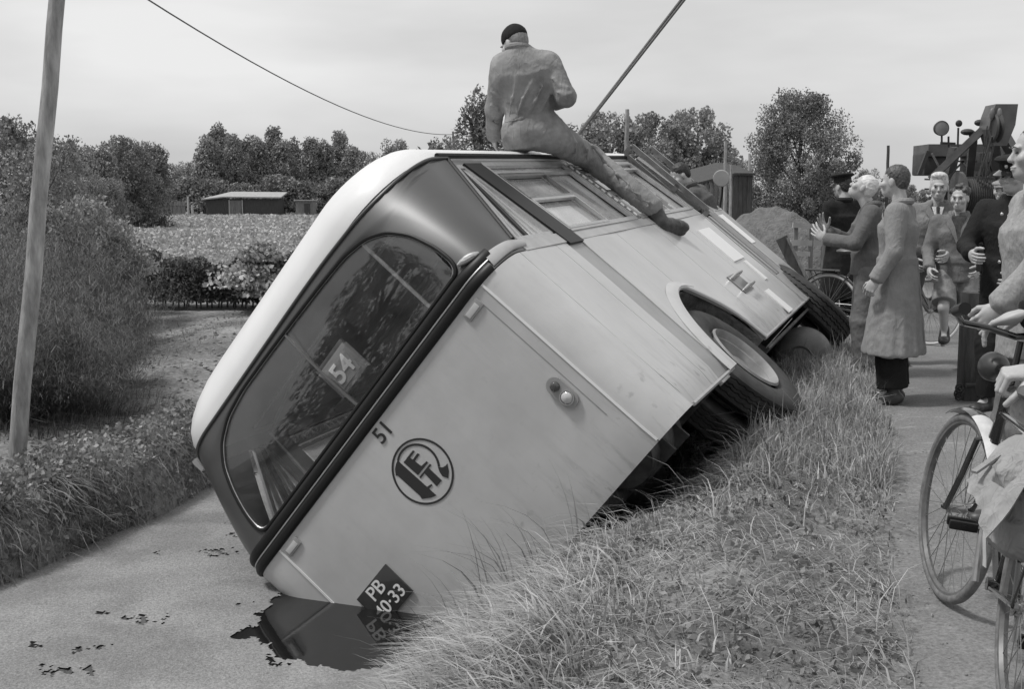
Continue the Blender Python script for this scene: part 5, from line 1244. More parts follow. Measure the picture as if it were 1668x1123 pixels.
def frame(fwd, up):
    f = unit(fwd); u = unit(np.asarray(up, float) - f * (np.asarray(up, float) @ f)); r = np.cross(f, u); return np.stack([r, f, u], 1)   # columns: right, forward, up
def head_prims(c, R, s=1.0):
    g = lambda x, y, z: c + R @ (np.array([x, y, z]) * s)
    P = [(ell(g(0, -.012, .035), np.array([.073, .092, .085]) * s, R), .02), (ell(g(0, .018, -.03), np.array([.060, .066, .075]) * s, R), .03),
         (ell(g(0, .048, -.078), np.array([.033, .034, .026]) * s, R), .03),                       # chin
         (cap(g(0, .082, .012), g(0, .101, -.021), .008 * s, .0105 * s), .012), (ell(g(0, .095, -.025), np.array([.0155, .011, .009]) * s, R), .008),   # nose
         (ell(g(0, .080, .028), np.array([.050, .012, .011]) * s, R), .014),                       # brow
         (ell(g(0, .086, -.052), np.array([.024, .010, .006]) * s, R), .006), (ell(g(0, .084, -.062), np.array([.021, .010, .006]) * s, R), .006)]
    for q in (-1, 1):
        P += [(ell(g(q * .046, .062, -.018), np.array([.022, .022, .022]) * s, R), .02),          # cheek
              (ell(g(q * .074, -.005, -.002), np.array([.010, .020, .032]) * s, R), .006)]          # ear
    S = [(ell(g(q * .031, .098, .008), np.array([.014, .009, .007]) * s, R), .010) for q in (-1, 1)] + [(ell(g(0, .097, -.057), np.array([.021, .006, .0025]) * s, R), .003)]
    return P, S
def hand_prims(wr, d, n, s=1.0, curl=.5, spread=.12, thumb=.5, right=True):
    """wr wrist, d towards the knuckles, n out of the palm side"""
    d = unit(d); n = unit(np.asarray(n, float) - d * (np.asarray(n, float) @ d)); sd = np.cross(d, n) * (1 if right else -1)   # towards the thumb
    P = [(ell(wr + d * .045 * s, np.array([.041, .050, .016]) * s, np.stack([sd, d, n], 1)), .01), (cap(wr - d * .03 * s, wr + d * .03 * s, .026 * s, .027 * s, (n, .72)), .02)]
    Ls = [(.043, .026, .020), (.047, .030, .022), (.043, .028, .021), (.034, .021, .018)]
    for i, Lf in enumerate(Ls):
        off = (.031 - .0205 * i) * s; p = wr + d * (.088 - .004 * abs(i - 1)) * s + sd * off; dd = unit(d + sd * spread * (1.1 - .8 * i)); cu = curl[i] if isinstance(curl, (list, tuple)) else curl
        P.append((cap(wr + d * .045 * s + sd * off * .8, p, .011 * s, .0105 * s), .006)); r = .0098 * s; ang = 0
        for j, l in enumerate(Lf):
            ang += cu * (.9, 1.1, .8)[j]; v = dd * math.cos(ang) + n * math.sin(ang); q = p + v * l * s; P.append((cap(p, q, r, r * .9), .003)); p = q; r *= .9
    tb = wr + d * .028 * s + sd * .026 * s + n * .008 * s; v = unit(d * .75 + sd * (1.0 - .4 * thumb) + n * (.15 + .7 * thumb)); p1 = tb + v * .042 * s; v2 = unit(v + d * .5 + n * .5 * thumb - sd * .5 * thumb); p2 = p1 + v2 * .034 * s; p3 = p2 + unit(v2 + n * .2 * thumb - sd * .4 * thumb) * .026 * s
    P += [(cap(wr + d * .012 * s + sd * .012 * s, tb, .016 * s, .014 * s), .01), (cap(tb, p1, .0145 * s, .012 * s), .006), (cap(p1, p2, .0115 * s, .0105 * s), .004), (cap(p2, p3, .0105 * s, .009 * s), .003)]
    return P

SKIN = mat('skin', .42, rough=.5, var=.08, scale=25, bump=.15, bscale=90, bdist=.002)
EYE = mat('eye_dark', .03, rough=.2); EYEW = mat('eye_white', .55, rough=.3)
def cloth(name, v, var=.14, sc=7, b=.12, crease=.75):
    if name in MATS: return MATS[name]
    m = mat(name, v, rough=.88, var=var * 1.1, detail=5, scale=sc, bump=b, bscale=160, bdist=.0015, spec=.2)
    t = m.node_tree; mpn = [n for n in t.nodes if n.type == 'MAPPING'][0]; bpn = [n for n in t.nodes if n.type == 'BUMP'][0]
    hs = None
    for sc_, st_, dist in ((7, (1.8, 1.8, .55), 1.2), (15, (1.4, 1.4, .9), .8)):
        mm = t.nodes.new('ShaderNodeMapping'); mm.inputs['Scale'].default_value = st_; mm.inputs['Rotation'].default_value = (.5, .35, .2); t.links.new(mpn.outputs[0], mm.inputs[0])
        n = t.nodes.new('ShaderNodeTexNoise'); n.inputs['Scale'].default_value = sc_; n.inputs['Detail'].default_value = 2.5; n.inputs['Distortion'].default_value = dist; t.links.new(mm.outputs[0], n.inputs[0])
        s1 = t.nodes.new('ShaderNodeMath'); s1.operation = 'SUBTRACT'; s1.inputs[1].default_value = .5; t.links.new(n.outputs[0], s1.inputs[0])
        s2 = t.nodes.new('ShaderNodeMath'); s2.operation = 'ABSOLUTE'; t.links.new(s1.outputs[0], s2.inputs[0])
        s3 = t.nodes.new('ShaderNodeMath'); s3.operation = 'POWER'; s3.inputs[1].default_value = .6; t.links.new(s2.outputs[0], s3.inputs[0])
        if hs is None: hs = s3.outputs[0]
        else:
            ad = t.nodes.new('ShaderNodeMath'); ad.operation = 'MULTIPLY_ADD'; ad.inputs[1].default_value = .5; t.links.new(s3.outputs[0], ad.inputs[0]); t.links.new(hs, ad.inputs[2]); hs = ad.outputs[0]
    b2 = t.nodes.new('ShaderNodeBump'); b2.invert = True; b2.inputs['Strength'].default_value = .50 * crease; b2.inputs['Distance'].default_value = .022; t.links.new(hs, b2.inputs['Height'])
    t.links.new(b2.outputs[0], bpn.inputs['Normal']); return m
def person(label, loc, rotz=0, J=None, h=1.75, vox=.011, top=None, legs=None, coat=None, hair=None, hat=None, cat='person', group=None, hands=True, handspec=None, hvox=.0045, headvox=.0055, shoes=True, face=True, extra=None, worldspace=False, fold=.0032, seed=1):
    """J: joints in metres for a 1.75 m figure facing +Y, x to its right"""
    s = h / 1.75
    D = dict(pelvis=(0, 0, .95), waist=(0, .0, 1.08), chest=(0, 0, 1.30), neck=(0, -.01, 1.48), head=(0, .035, 1.635), look=(0, 1, 0), hup=(0, 0, 1),
             shR=(.185, -.01, 1.42), shL=(-.185, -.01, 1.42), elR=(.25, -.03, 1.13), elL=(-.25, -.03, 1.13), wrR=(.26, .08, .89), wrL=(-.26, .08, .89),
             hpR=(.095, 0, .93), hpL=(-.095, 0, .93), knR=(.11, .03, .50), knL=(-.11, .03, .50), anR=(.12, -.02, .09), anL=(-.12, -.02, .09), toR=(.14, .16, .03), toL=(-.14, .16, .03), side=(1, 0, 0))
    D.update(J or {})
    K = {k: (np.array(v, float) * (s if k not in ('look', 'hup', 'side') else 1)) for k, v in D.items()}
    if worldspace:
        for k in K:
            if k not in ('look', 'hup', 'side') and k in (J or {}): K[k] = np.array(J[k], float) - np.array(loc, float)
    root = thing('person', label, cat, loc, rotz, group); sd = unit(K['side'])
    R = frame(K['look'], K['hup'])
    # --- body: one continuous skin
    torso = [(cap(K['pelvis'], K['waist'], .095 * s, .085 * s, None), .03), (cap(K['waist'], K['chest'], .085 * s, .10 * s, None), .03), (cap(K['chest'] - sd * .05 * s, K['chest'] + sd * .05 * s, .095 * s), .03),
             (cap(K['shL'], K['shR'], .05 * s), .04), (cap(K['neck'] - (K['neck'] - K['chest']) * .2, K['head'] + R @ np.array([0, -.03, -.05]) * s, .056 * s, .05 * s), .02)]
    limbs = []
    for q in 'RL':
        limbs += [(cap(K['sh' + q], K['el' + q], .045 * s, .037 * s), .02), (cap(K['el' + q], K['wr' + q], .037 * s, .025 * s), .012), (cap(K['hp' + q], K['kn' + q], .075 * s, .05 * s), .03), (cap(K['kn' + q], K['an' + q], .048 * s, .034 * s), .02), (cap(K['an' + q], K['to' + q], .034 * s, .025 * s), .02)]
    parts = [field_mesh('b', torso + limbs, max(vox, .012), smooth=1)]
    hp, hs = head_prims(K['head'], R, s); hp.append((cap(K['neck'], K['head'] + R @ np.array([0, -.03, -.05]) * s, .054 * s, .05 * s), .02))
    parts.append(field_mesh('h', hp, headvox * s, subs=hs, smooth=1))
    hsd = handspec or {}
    for q in 'RL':
        if not hands or hsd.get(q) == 'none': continue
        o = dict(curl=.5, thumb=.55, spread=.02, n=None, d=None); o.update(hsd.get(q, {}))
        dv = o['d'] if o['d'] is not None else (K['wr' + q] - K['el' + q]); nv = o['n'] if o['n'] is not None else (sd * (-1 if q == 'R' else 1) + np.array([0, -.2, 0]))
        parts.append(field_mesh('f', hand_prims(K['wr' + q], dv, nv, s * o.get('s', 1), o['curl'], o['spread'], o['thumb'], right=(q == 'R')), hvox, smooth=1))
    fobj('body', merge(parts), SKIN, root)
    g = lambda x, y, z: K['head'] + R @ (np.array([x, y, z]) * s)
    if face:
        mb = MB()
        for q in (-1, 1): mb.ball(g(q * .031, .0835, .008), .0062 * s, 10, (1.5, 1, .8))
        mb.build('eye', EYE, root)
        mb = MB()
        for q in (-1, 1): mb.tube([g(q * .015, .0965, .026), g(q * .032, .0975, .032), g(q * .048, .086, .026)], [.002 * s, .0032 * s, .0015 * s], 6)
        mb.build('eyebrow', hair[0] if hair else EYE, root)
    # --- clothes
    if legs:
        m, wd = legs[0], legs[1]; P = [(slabp(K['pelvis'] + np.array([0, 0, -.06]) * s, K['waist'] + np.array([0, 0, .04]) * s, (.165 * s, .115 * s), (.15 * s, .11 * s), sd), .03)]
        short = len(legs) > 2 and legs[2] == 'short'
        for q in 'RL':
            kn, an = K['kn' + q], K['an' + q]; e = kn if short else an + (kn - an) * .06
            if short: e = K['hp' + q] + (kn - K['hp' + q]) * .86; P.append((slabp(K['hp' + q], e, (.10 * s, .10 * s), (.098 * s * wd, .098 * s * wd), sd), .03))
            else: P += [(cap(K['hp' + q], kn, .098 * s, .076 * s * wd), .04), (slabp(kn + (kn - an) * .03, e, (.078 * s * wd, .08 * s * wd), (.066 * s * wd, .085 * s * wd), sd), .03), (cap(kn, kn + (an - kn) * .5, .074 * s * wd, .07 * s * wd), .03)]
        fobj('trousers' if not short else 'shorts', field_mesh('t', P, vox, fold=fold * 1.1, seed=seed + 3, fscale=.8), m, root)
    if top:
        m, ln, bulk = top[0], top[1], top[2]; P = []       # ln: hem height below pelvis
        up_ = unit(K['chest'] - K['pelvis']); hem = K['pelvis'] - up_ * ln * s; flare = top[3] if len(top) > 3 else 0
        P += [(slabp(hem, K['waist'], ((.185 + flare) * s * bulk, (.135 + flare * .8) * s * bulk), (.168 * s * bulk, .122 * s * bulk), sd), .03), (slabp(K['waist'] - up_ * .03, K['chest'] + up_ * .02, (.165 * s * bulk, .12 * s * bulk), (.185 * s * bulk, .13 * s * bulk), sd), .04),
              (cap(K['chest'] - sd * .07 * s, K['chest'] + sd * .07 * s, .128 * s * bulk, None, (np.cross(sd, up_), .92)), .05), (cap(K['shL'] - up_ * .015 + sd * .03 * s, K['shR'] - up_ * .015 - sd * .03 * s, .072 * s * bulk), .05), (cap(K['shL'] + sd * .08 * s, K['neck'] - up_ * .01, .05 * s, .062 * s), .05), (cap(K['shR'] - sd * .08 * s, K['neck'] - up_ * .01, .05 * s, .062 * s), .05)]
        for q in 'RL':
            sh, el, wr = K['sh' + q], K['el' + q], K['wr' + q]; we = wr - (wr - el) * .02
            P += [(cap(sh, el, .074 * s * bulk, .060 * s * bulk), .03), (cap(el, wr - (wr - el) * .12, .060 * s * bulk, .050 * s * bulk), .02), (slabp(el + (wr - el) * .6, we, (.050 * s * bulk, .052 * s * bulk), (.050 * s * bulk, .052 * s * bulk), sd), .02)]
        S = []
        if not top[4:] or top[4] != 'closed': S = [(ell(K['neck'] + R @ np.array([0, .10, -.02]) * s, (.035 * s, .06 * s, .10 * s)), .02)]
        cutf = None
        fobj(top[5] if len(top) > 5 else 'jacket', field_mesh('j', P, vox, subs=S, fold=fold, seed=seed), m, root)
        # collar
        mb = MB(); cN = K['neck'] + up_ * .0; fw = unit(np.cross(up_, sd)); pts = []
        for k in range(17):
            a = -2.35 + 4.7 * k / 16; pts.append(cN + sd * .074 * s * math.sin(a) - fw * .072 * s * math.cos(a) - up_ * .06 * s * (max(0, -math.cos(a))) + up_ * .022 * s)
        mb.tube(pts, [.012 * s] + [.026 * s] * 15 + [.012 * s], 8); mb.build('collar', m, root)
    if shoes:
        for q in 'RL':
            an, to = K['an' + q], K['to' + q]; dv = unit(to - an - np.array([0, 0, (to - an)[2]])) if abs((to - an)[2]) < .1 else unit(to - an)
            up2 = np.array([0, 0, 1.0]) if abs(dv[2]) < .7 else np.array([0, -1.0, 0]); base = an - up2 * .045 * s
            P = [(cap(base - dv * .04 * s, base + dv * .14 * s, .045 * s, .040 * s, (up2, .9)), .02), (cap(an + up2 * .05 * s, base, .045 * s, .048 * s), .03), (ell(base + dv * .17 * s, (.045 * s, .052 * s, .034 * s), frame(dv, up2)), .02)]
            fobj('shoe', field_mesh('s', P, .009, smooth=1), shoes if shoes is not True else mat('shoe_leather', .045, rough=.45, var=.3, scale=20), root)
    if hair:
        m, kind = hair[0], hair[1]; P = [(ell(g(0, -.022, .052), np.array([.080, .093, .083]) * s, R), .02), (ell(g(0, -.06, .0), np.array([.066, .05, .06]) * s, R), .03)]
        if kind == 'curly':
            rr_ = np.random.RandomState(seed); 
            for _ in range(26):
                a = rr_.normal(size=3); a[2] = abs(a[2]); a[1] = a[1] * .8 - .15; a = unit(a); P.append((ell(g(a[0] * .075, -.012 + a[1] * .088, .055 + a[2] * .078), np.array([.024, .024, .022]) * s), .012))
        if kind == 'quiff': P.append((ell(g(.01, .035, .112), np.array([.058, .045, .028]) * s, R), .03)); P.append((ell(g(0, -.01, .105), np.array([.066, .07, .035]) * s, R), .03))
        S = [(ell(g(0, .105, -.035), np.array([.085, .072, .092]) * s, R), .015), (ell(g(0, .0, -.10), np.array([.10, .12, .06]) * s, R), .02)] + [(ell(g(q * .082, .012, -.02), np.array([.018, .030, .050]) * s, R), .008) for q in (-1, 1)]
        fobj('hair', field_mesh('hr', P, .0055 * s, subs=S, fold=.0035 if kind != 'bald' else .001, fscale=3.2, seed=seed + 9, smooth=0), m, root)
    if hat: hat(root, g, R, s)
    if extra: extra(root, K, s, R)
    return root, K
H_DARK = mat('dark_hair', .03, rough=.55, var=.5, scale=60, bump=.5, bscale=120, bdist=.002); H_FAIR = mat('fair_hair', .55, rough=.5, var=.25, scale=60, bump=.5, bscale=120, bdist=.002); H_BROWN = mat('brown_hair', .07, rough=.55, var=.5, scale=60, bump=.5, bscale=120, bdist=.002); H_WHITE = mat('white_hair', .62, rough=.5, var=.15, scale=60, bump=.4, bscale=120, bdist=.002)
C_BLACK = cloth('black_wool', .018); C_NAVY = cloth('dark_uniform', .022, .2); C_GAB = cloth('grey_gaberdine', .26, .10); C_MID = cloth('mid_grey_jacket', .13); C_TWEED = cloth('light_tweed', .30, .16, 60); C_SUIT = cloth('grey_suit', .20); C_OVER = cloth('faded_overall', .25, .32, 5); C_SHORT = cloth('pale_shorts', .26, .25, 8); C_SHIRT = cloth('pale_shirt', .7); C_KNIT = cloth('dark_knit', .06, .3, 40); C_TROU = cloth('grey_trousers', .16)
def peaked_cap(m, badge=None, band=None):
    def f(root, g, R, s):
        Rm = Matrix([[float(R[i][j]) for j in range(3)] for i in range(3)])
        q = thing_child('peaked_cap', root)
        MB().lathe([(.0, .155), (.06, .157), (.108, .150), (.122, .136), (.118, .124), (.09, .108), (.088, .10)], 'Z', (0, 0, 0), 32).build('cap_crown', m, q)
        MB().lathe([(.090, .108), (.091, .062), (.084, .060)], 'Z', (0, 0, 0), 32).build('cap_band', band or C_BLACK, q)
        mb = MB(); gr = []
        for k in range(15):
            a = -1.05 + 2.1 * k / 14; gr.append([(math.sin(a) * r_, math.cos(a) * r_ * (1.0) + (r_ - .086) * .2, .066 - (r_ - .086) * .75) for r_ in (.086, .105, .128)])
        mb.slab(gr, .004); mb.build('cap_visor', mat('patent_leather', .02, rough=.15, coat=1), q)
        if badge: MB().ball((0, .093, .09), .012, 10, (1, .4, 1.2)).build('cap_badge', P_ALU, q)
        q.matrix_local = Matrix.Translation(Vector(g(0, -.012, .0))) @ (Rm @ Matrix.Rotation(-.12, 3, 'X')).to_4x4() @ Matrix.Diagonal((s * 1.0, s * 1.08, s, 1))
    return f
def thing_child(name, root):
    q = bpy.data.objects.new(name, None); link(q); q.parent = root; return q
def beanie(m):
    def f(root, g, R, s):
        P = [(ell(g(0, -.018, .050), np.array([.086, .102, .092]) * s, R), .01), (cap(g(-.01, -.02, .138), g(0, -.02, .146), .006 * s), .004)]
        S = [(('tub', g(0, .0, -.2), g(0, .012, .022), np.array([.2, .2]), np.array([.2, .2]), R[:, 0]), .004)]
        fobj('beret', field_mesh('bn', P, .006, subs=S, fold=.0015, fscale=1.2), m, root)
    return f
def flat_cap(m):
    def f(root, g, R, s):
        P = [(ell(g(0, -.005, .078), np.array([.100, .125, .040]) * s, R), .02), (ell(g(0, -.03, .06), np.array([.086, .095, .05]) * s, R), .02), (ell(g(0, .098, .052), np.array([.062, .040, .009]) * s, R), .012)]
        fobj('flat_cap', field_mesh('fc', P, .006, fold=.002), m, root)
    return f

# ---- 1. man in a raincoat, back half turned, at the path edge
def coat_extra(m, zt_, zb, r0, r1, belt_z=None, name='coat_skirt', split=True, fold=.0035, sk=(0, 0)):
    def f(root, K, s, R):
        sd = unit(K['side']); a = K['waist'] * 1.0; b = np.array([K['waist'][0] + sk[0], K['waist'][1] + sk[1], zb * s]); a = np.array([a[0], a[1], zt_ * s])
        P = [(slabp(b, a, (r1[0] * s, r1[1] * s), (r0[0] * s, r0[1] * s), sd), .03)]; fw0 = np.cross(np.array([0, 0, 1.0]), sd); rs_ = np.random.RandomState(4)
        for kk_ in range(13):          # falling folds that die out towards the waist
            an_ = 2 * PI * kk_ / 13 + rs_.uniform(-.2, .2); e_ = lambda r, o: (sd * (r[0] - o) * s * math.cos(an_) + fw0 * (r[1] - o) * s * math.sin(an_))
            P.append((cap(b + np.array([0, 0, .02]) + e_(r1, .016), b + (a - b) * rs_.uniform(.55, .9) + e_(((r0[0] * .7 + r1[0] * .3), (r0[1] * .7 + r1[1] * .3)), .028), .024 * s, .008 * s), .025))
        S = [(slabp(b - np.array([0, 0, .02]), b + (a - b) * .05, ((r1[0] - .03) * s, (r1[1] - .03) * s), ((r1[0] - .045) * s, (r1[1] - .045) * s), sd), .006)]
        fobj(name, field_mesh('cs', P, .011, subs=S, fold=fold, fscale=.55, seed=17), m, root)
        if belt_z:
            mb = MB(); fw = np.cross(np.array([0, 0, 1.0]), sd); mb2 = []
            rr0 = (r0[0] + .008) * s; rr1 = (r0[1] + .008) * s; g_ = [[Vector(K['waist'] * np.array([1, 1, 0]) + np.array([0, 0, z * s]) + sd * rr0 * math.cos(q) + fw * rr1 * math.sin(q)) for z in (belt_z - .02, belt_z + .02)] for q in np.linspace(0, 2 * PI, 41)]
            mb.slab(g_, .006); mb.build('belt', m, root)
            mb = MB(); mb.tube([K['waist'] - fw * (r0[1] + .006) * s * 1.0 + np.array([0, 0, -.03]), K['waist'] - fw * (r1[1] + .0) * s + np.array([0, 0, -.66 * s])], .007, 6); mb.build('back_seam', m, root)
            for q in 'RL':
                w1, e1 = K['wr' + q], K['el' + q]; d1 = unit(e1 - w1); mb = MB(); mb.tube([w1 + d1 * .05, w1 + d1 * .085], [.060 * s, .062 * s], 18); mb.build('cuff_strap', m, root)
    return f
p = at_z(1452, 655, 0.015)
person('bareheaded dark-haired man in a long grey raincoat, back half turned, hands hanging', (p.x, p.y, 0.015), math.radians(62), h=1.74, vox=.011,
       J=dict(elL=(-.25, -.02, 1.14), wrL=(-.27, .10, .93), elR=(.25, -.02, 1.14), wrR=(.26, .08, .92), look=(.15, 1, .02), head=(0, .045, 1.64), anL=(-.085, -.02, .09), anR=(.085, .0, .09), toL=(-.10, .16, .03), toR=(.10, .18, .03), knL=(-.09, .02, .5), knR=(.09, .03, .5)),
       top=(C_GAB, .02, 1.07, .0, 'open', 'raincoat'), legs=(C_BLACK, 1.35), hair=(H_BROWN, 'short'), handspec=dict(L=dict(curl=.75, thumb=.6), R=dict(curl=.7)),
       extra=coat_extra(C_GAB, 1.10, .37, (.178, .14), (.285, .225), 1.06), fold=.003, seed=5)
# ---- 2. fair-haired man clapping his hands, looking up
p = at_z(1405, 615, 0.0)
person('fair-haired man in dark jacket looking up with both hands raised before his chest', (p.x, p.y, 0), math.radians(78), h=1.73,
       J=dict(look=(.1, .85, .55), hup=(0, -.5, .85), head=(0, .06, 1.63), elR=(.24, .12, 1.17), wrR=(.10, .34, 1.26), elL=(-.24, .12, 1.17), wrL=(-.08, .36, 1.20)), top=(C_MID, .06, 1.05), legs=(C_TROU, 1.1), hair=(H_WHITE, 'short'),
       handspec=dict(R=dict(d=(-.35, .5, .75), n=(-.8, -.3, .3), curl=.2, spread=.25), L=dict(d=(.3, .6, .5), n=(.8, 0, .4), curl=.25, spread=.25)), seed=8)
# ---- 3. man in flat dark uniform cap and long black coat, back to us
p = at_d(1368, 500, 13.0)
person('uniformed man in peaked cap and long black coat seen from behind, leftmost bystander', (p.x, p.y, 0), math.radians(20), h=1.76,
       J=dict(elL=(-.24, .02, 1.14), wrL=(-.06, .20, 1.12), elR=(.24, .0, 1.14), wrR=(.10, .20, 1.10), look=(-.3, 1, 0)), top=(C_NAVY, .02, 1.08, .0, 'closed', 'overcoat'), legs=(C_BLACK, 1.1), hair=(H_DARK, 'short'), hat=peaked_cap(C_NAVY), hands=True,
       extra=coat_extra(C_NAVY, 1.10, .42, (.18, .14), (.25, .20)), seed=9)
# ---- 4. fair-haired man with quiff holding a bicycle
p = at_d(1491, 600, 10.6)
def lap(c, root, m):
    for q in (-1, 1): MB().slab([[tuple(c + np.array([q * .075, .070, .01])), tuple(c + np.array([q * .098, .098, -.07]))], [tuple(c + np.array([q * .028, .135, -.10])), tuple(c + np.array([q * .062, .142, -.13]))], [tuple(c + np.array([q * .0, .158, -.22])), tuple(c + np.array([q * .012, .160, -.24]))]], .007).build('lapel', m, root)
def tie(root, K, s, R):
    mb = MB(); c = K['neck']; mb.tube([c + np.array([0, .105, -.02]), c + np.array([0, .130, -.09]), c + np.array([0, .150, -.19])], [.017, .014, .018], 8); mb.build('tie', C_KNIT, root)
    MB().prism([(-.052, -.015), (.052, -.015), (0, -.20)], 0, .012, lambda a, b, z: Vector(c) + Vector((a, .092 - b * .30 + z, b))).build('shirt_front', C_SHIRT, root); lap(c, root, C_SUIT)
person('fair-haired man with quiff in grey suit jacket and tie, facing the camera', (p.x, p.y, 0), math.radians(168), h=1.75, J=dict(pelvis=(.10, 0, .95), waist=(.04, 0, 1.08), hpR=(.20, 0, .93), hpL=(.02, 0, .93), knR=(.25, .0, .5), knL=(.10, .03, .5), anR=(.27, -.02, .09), anL=(.12, -.02, .09), toR=(.28, .16, .03), toL=(.11, .16, .03), look=(.15, 1, -.02), head=(-.13, .035, 1.62), neck=(-.12, -.01, 1.47), chest=(-.08, 0, 1.29), shR=(.09, -.01, 1.42), shL=(-.28, -.01, 1.40), elR=(.18, .02, 1.15), wrR=(.10, .24, .98), elL=(-.32, .06, 1.14), wrL=(-.20, .30, 1.04)),
       top=(C_SUIT, .12, 1.03), legs=(C_TROU, 1.1), hair=(H_FAIR, 'quiff'), extra=tie, seed=11)
# ---- 5. boy on a bicycle
p = at_d(1552, 560, 10.3)
def lapels(m):
    def f(root, K, s, R):
        c = K['chest']
        c = K['neck']; lap(c, root, m)
        MB().prism([(-.06, -.0), (.06, -.0), (0, -.22)], 0, .012, lambda a, b, z: Vector(c) + Vector((a, .088 - b * .30 + z, b))).build('pullover', C_KNIT, root)
    return f
person('laughing boy with tousled dark hair in jacket and short trousers astride a bicycle', (p.x, p.y, 0.0), math.radians(160), h=1.63, J=dict(look=(.25, 1, -.05), elR=(.26, .02, 1.15), wrR=(.24, .24, .98), elL=(-.26, .0, 1.14), wrL=(-.20, .22, 1.0), knR=(.10, .20, .62), anR=(.08, .10, .36), toR=(.09, .26, .28), knL=(-.14, .03, .5)),
       top=(cloth('boy_jacket', .17), .10, 1.02), legs=(C_SHORT, 1.15, 'short'), hair=(H_BROWN, 'curly'), extra=lapels(cloth('boy_jacket', .17)), seed=12)
# ---- 6/7. two men under the crane
p = at_d(1637, 600, 8.2)
person('policeman in peaked cap with badge and dark buttoned tunic at the right', (p.x, p.y, 0.0), math.radians(140), h=1.79, J=dict(look=(.2, 1, -.05), elR=(.27, .10, 1.17), wrR=(.16, .32, 1.12), elL=(-.26, .05, 1.15), wrL=(-.15, .25, 1.0)),
       top=(C_NAVY, .14, 1.05, 0, 'closed', 'tunic'), legs=(C_NAVY, 1.1), hair=(H_DARK, 'short'), hat=peaked_cap(C_NAVY, badge=True), seed=13,
       extra=lambda root, K, s, R: [MB().ball(tuple(K['pelvis'] + np.array([.03, .150, .12 + .11 * k])), .012, 10, (1, .5, 1)).build('button', P_ALU, root) for k in range(4)])
p = at_d(1617, 600, 12.6)
person('man in a pale flat cap half hidden behind the policeman', (p.x, p.y, 0.0), math.radians(150), h=1.72, J=dict(look=(.1, 1, -.1)), top=(cloth('worn_grey_jacket', .22), .10, 1.03), legs=(C_TROU, 1.1), hair=(H_BROWN, 'short'), hat=flat_cap(cloth('pale_cap_cloth', .26, .2, 40)), seed=14)
# ---- 8. big foreground man in tweed
p = at_d(1676, 700, 5.15)
person('big man in light tweed jacket at the right edge, behind the foreground bicycle', (p.x, p.y, 0.0), math.radians(84), h=1.84, vox=.010, hvox=.004, J=dict(look=(.05, 1, .02), elL=(-.25, .07, 1.19), wrL=(-.23, .22, 1.02), elR=(.26, -.10, 1.15), wrR=(.20, -.10, .93)),
       top=(C_TWEED, .16, 1.10), legs=(C_TROU, 1.15), hair=(H_BROWN, 'short'), handspec=dict(L=dict(curl=1.0, thumb=.8)), seed=15)
# ---- 9. cyclist in black, only forearms and hands in the picture
gr_l = Vector(at_d(1600, 532, 4.1)); fist = Vector(at_d(1655, 618, 3.62))
cl = Vector((2.15, 3.65, 0))
wl = np.array(at_d(1662, 514, 4.0)); wf = np.array(at_d(1690, 606, 3.50))
def wv(x, y, z): return (cl.x + x, cl.y + y, z)
person('cyclist in black sleeves of whom only the hands on the handlebar show', (cl.x, cl.y, 0.0), 0, vox=.012, hvox=.0035, worldspace=True, J=dict(side=(.6, -.8, 0), pelvis=wv(.12, -.02, .95), waist=wv(.12, -.0, 1.08), chest=wv(.10, .0, 1.3), neck=wv(.08, .02, 1.48), head=wv(.06, .05, 1.64), look=(-.6, .8, 0),
       shL=wv(-.02, .18, 1.40), shR=wv(.20, -.18, 1.40), elL=wv(-.04, .30, 1.18), wrL=tuple(wl), elR=wv(.0, -.36, 1.12), wrR=tuple(wf), hpR=wv(.16, -.08, .93), hpL=wv(.08, .06, .93), knR=wv(.18, -.08, .5), knL=wv(.08, .1, .5), anR=wv(.2, -.12, .09), anL=wv(.08, .08, .09), toR=wv(.12, .03, .03), toL=wv(-.02, .22, .03)),
       top=(C_BLACK, .16, 1.02), legs=(C_BLACK, 1.2), hair=(H_DARK, 'short'), handspec=dict(L=dict(d=np.array(gr_l) - wl, n=(.25, -.2, -.9), curl=[.15, .45, .5, .5], thumb=.15, spread=.1, s=1.05), R=dict(d=(-1, .15, -.1), n=(.1, .2, -.95), curl=1.25, thumb=.8, s=1.08)), seed=16)
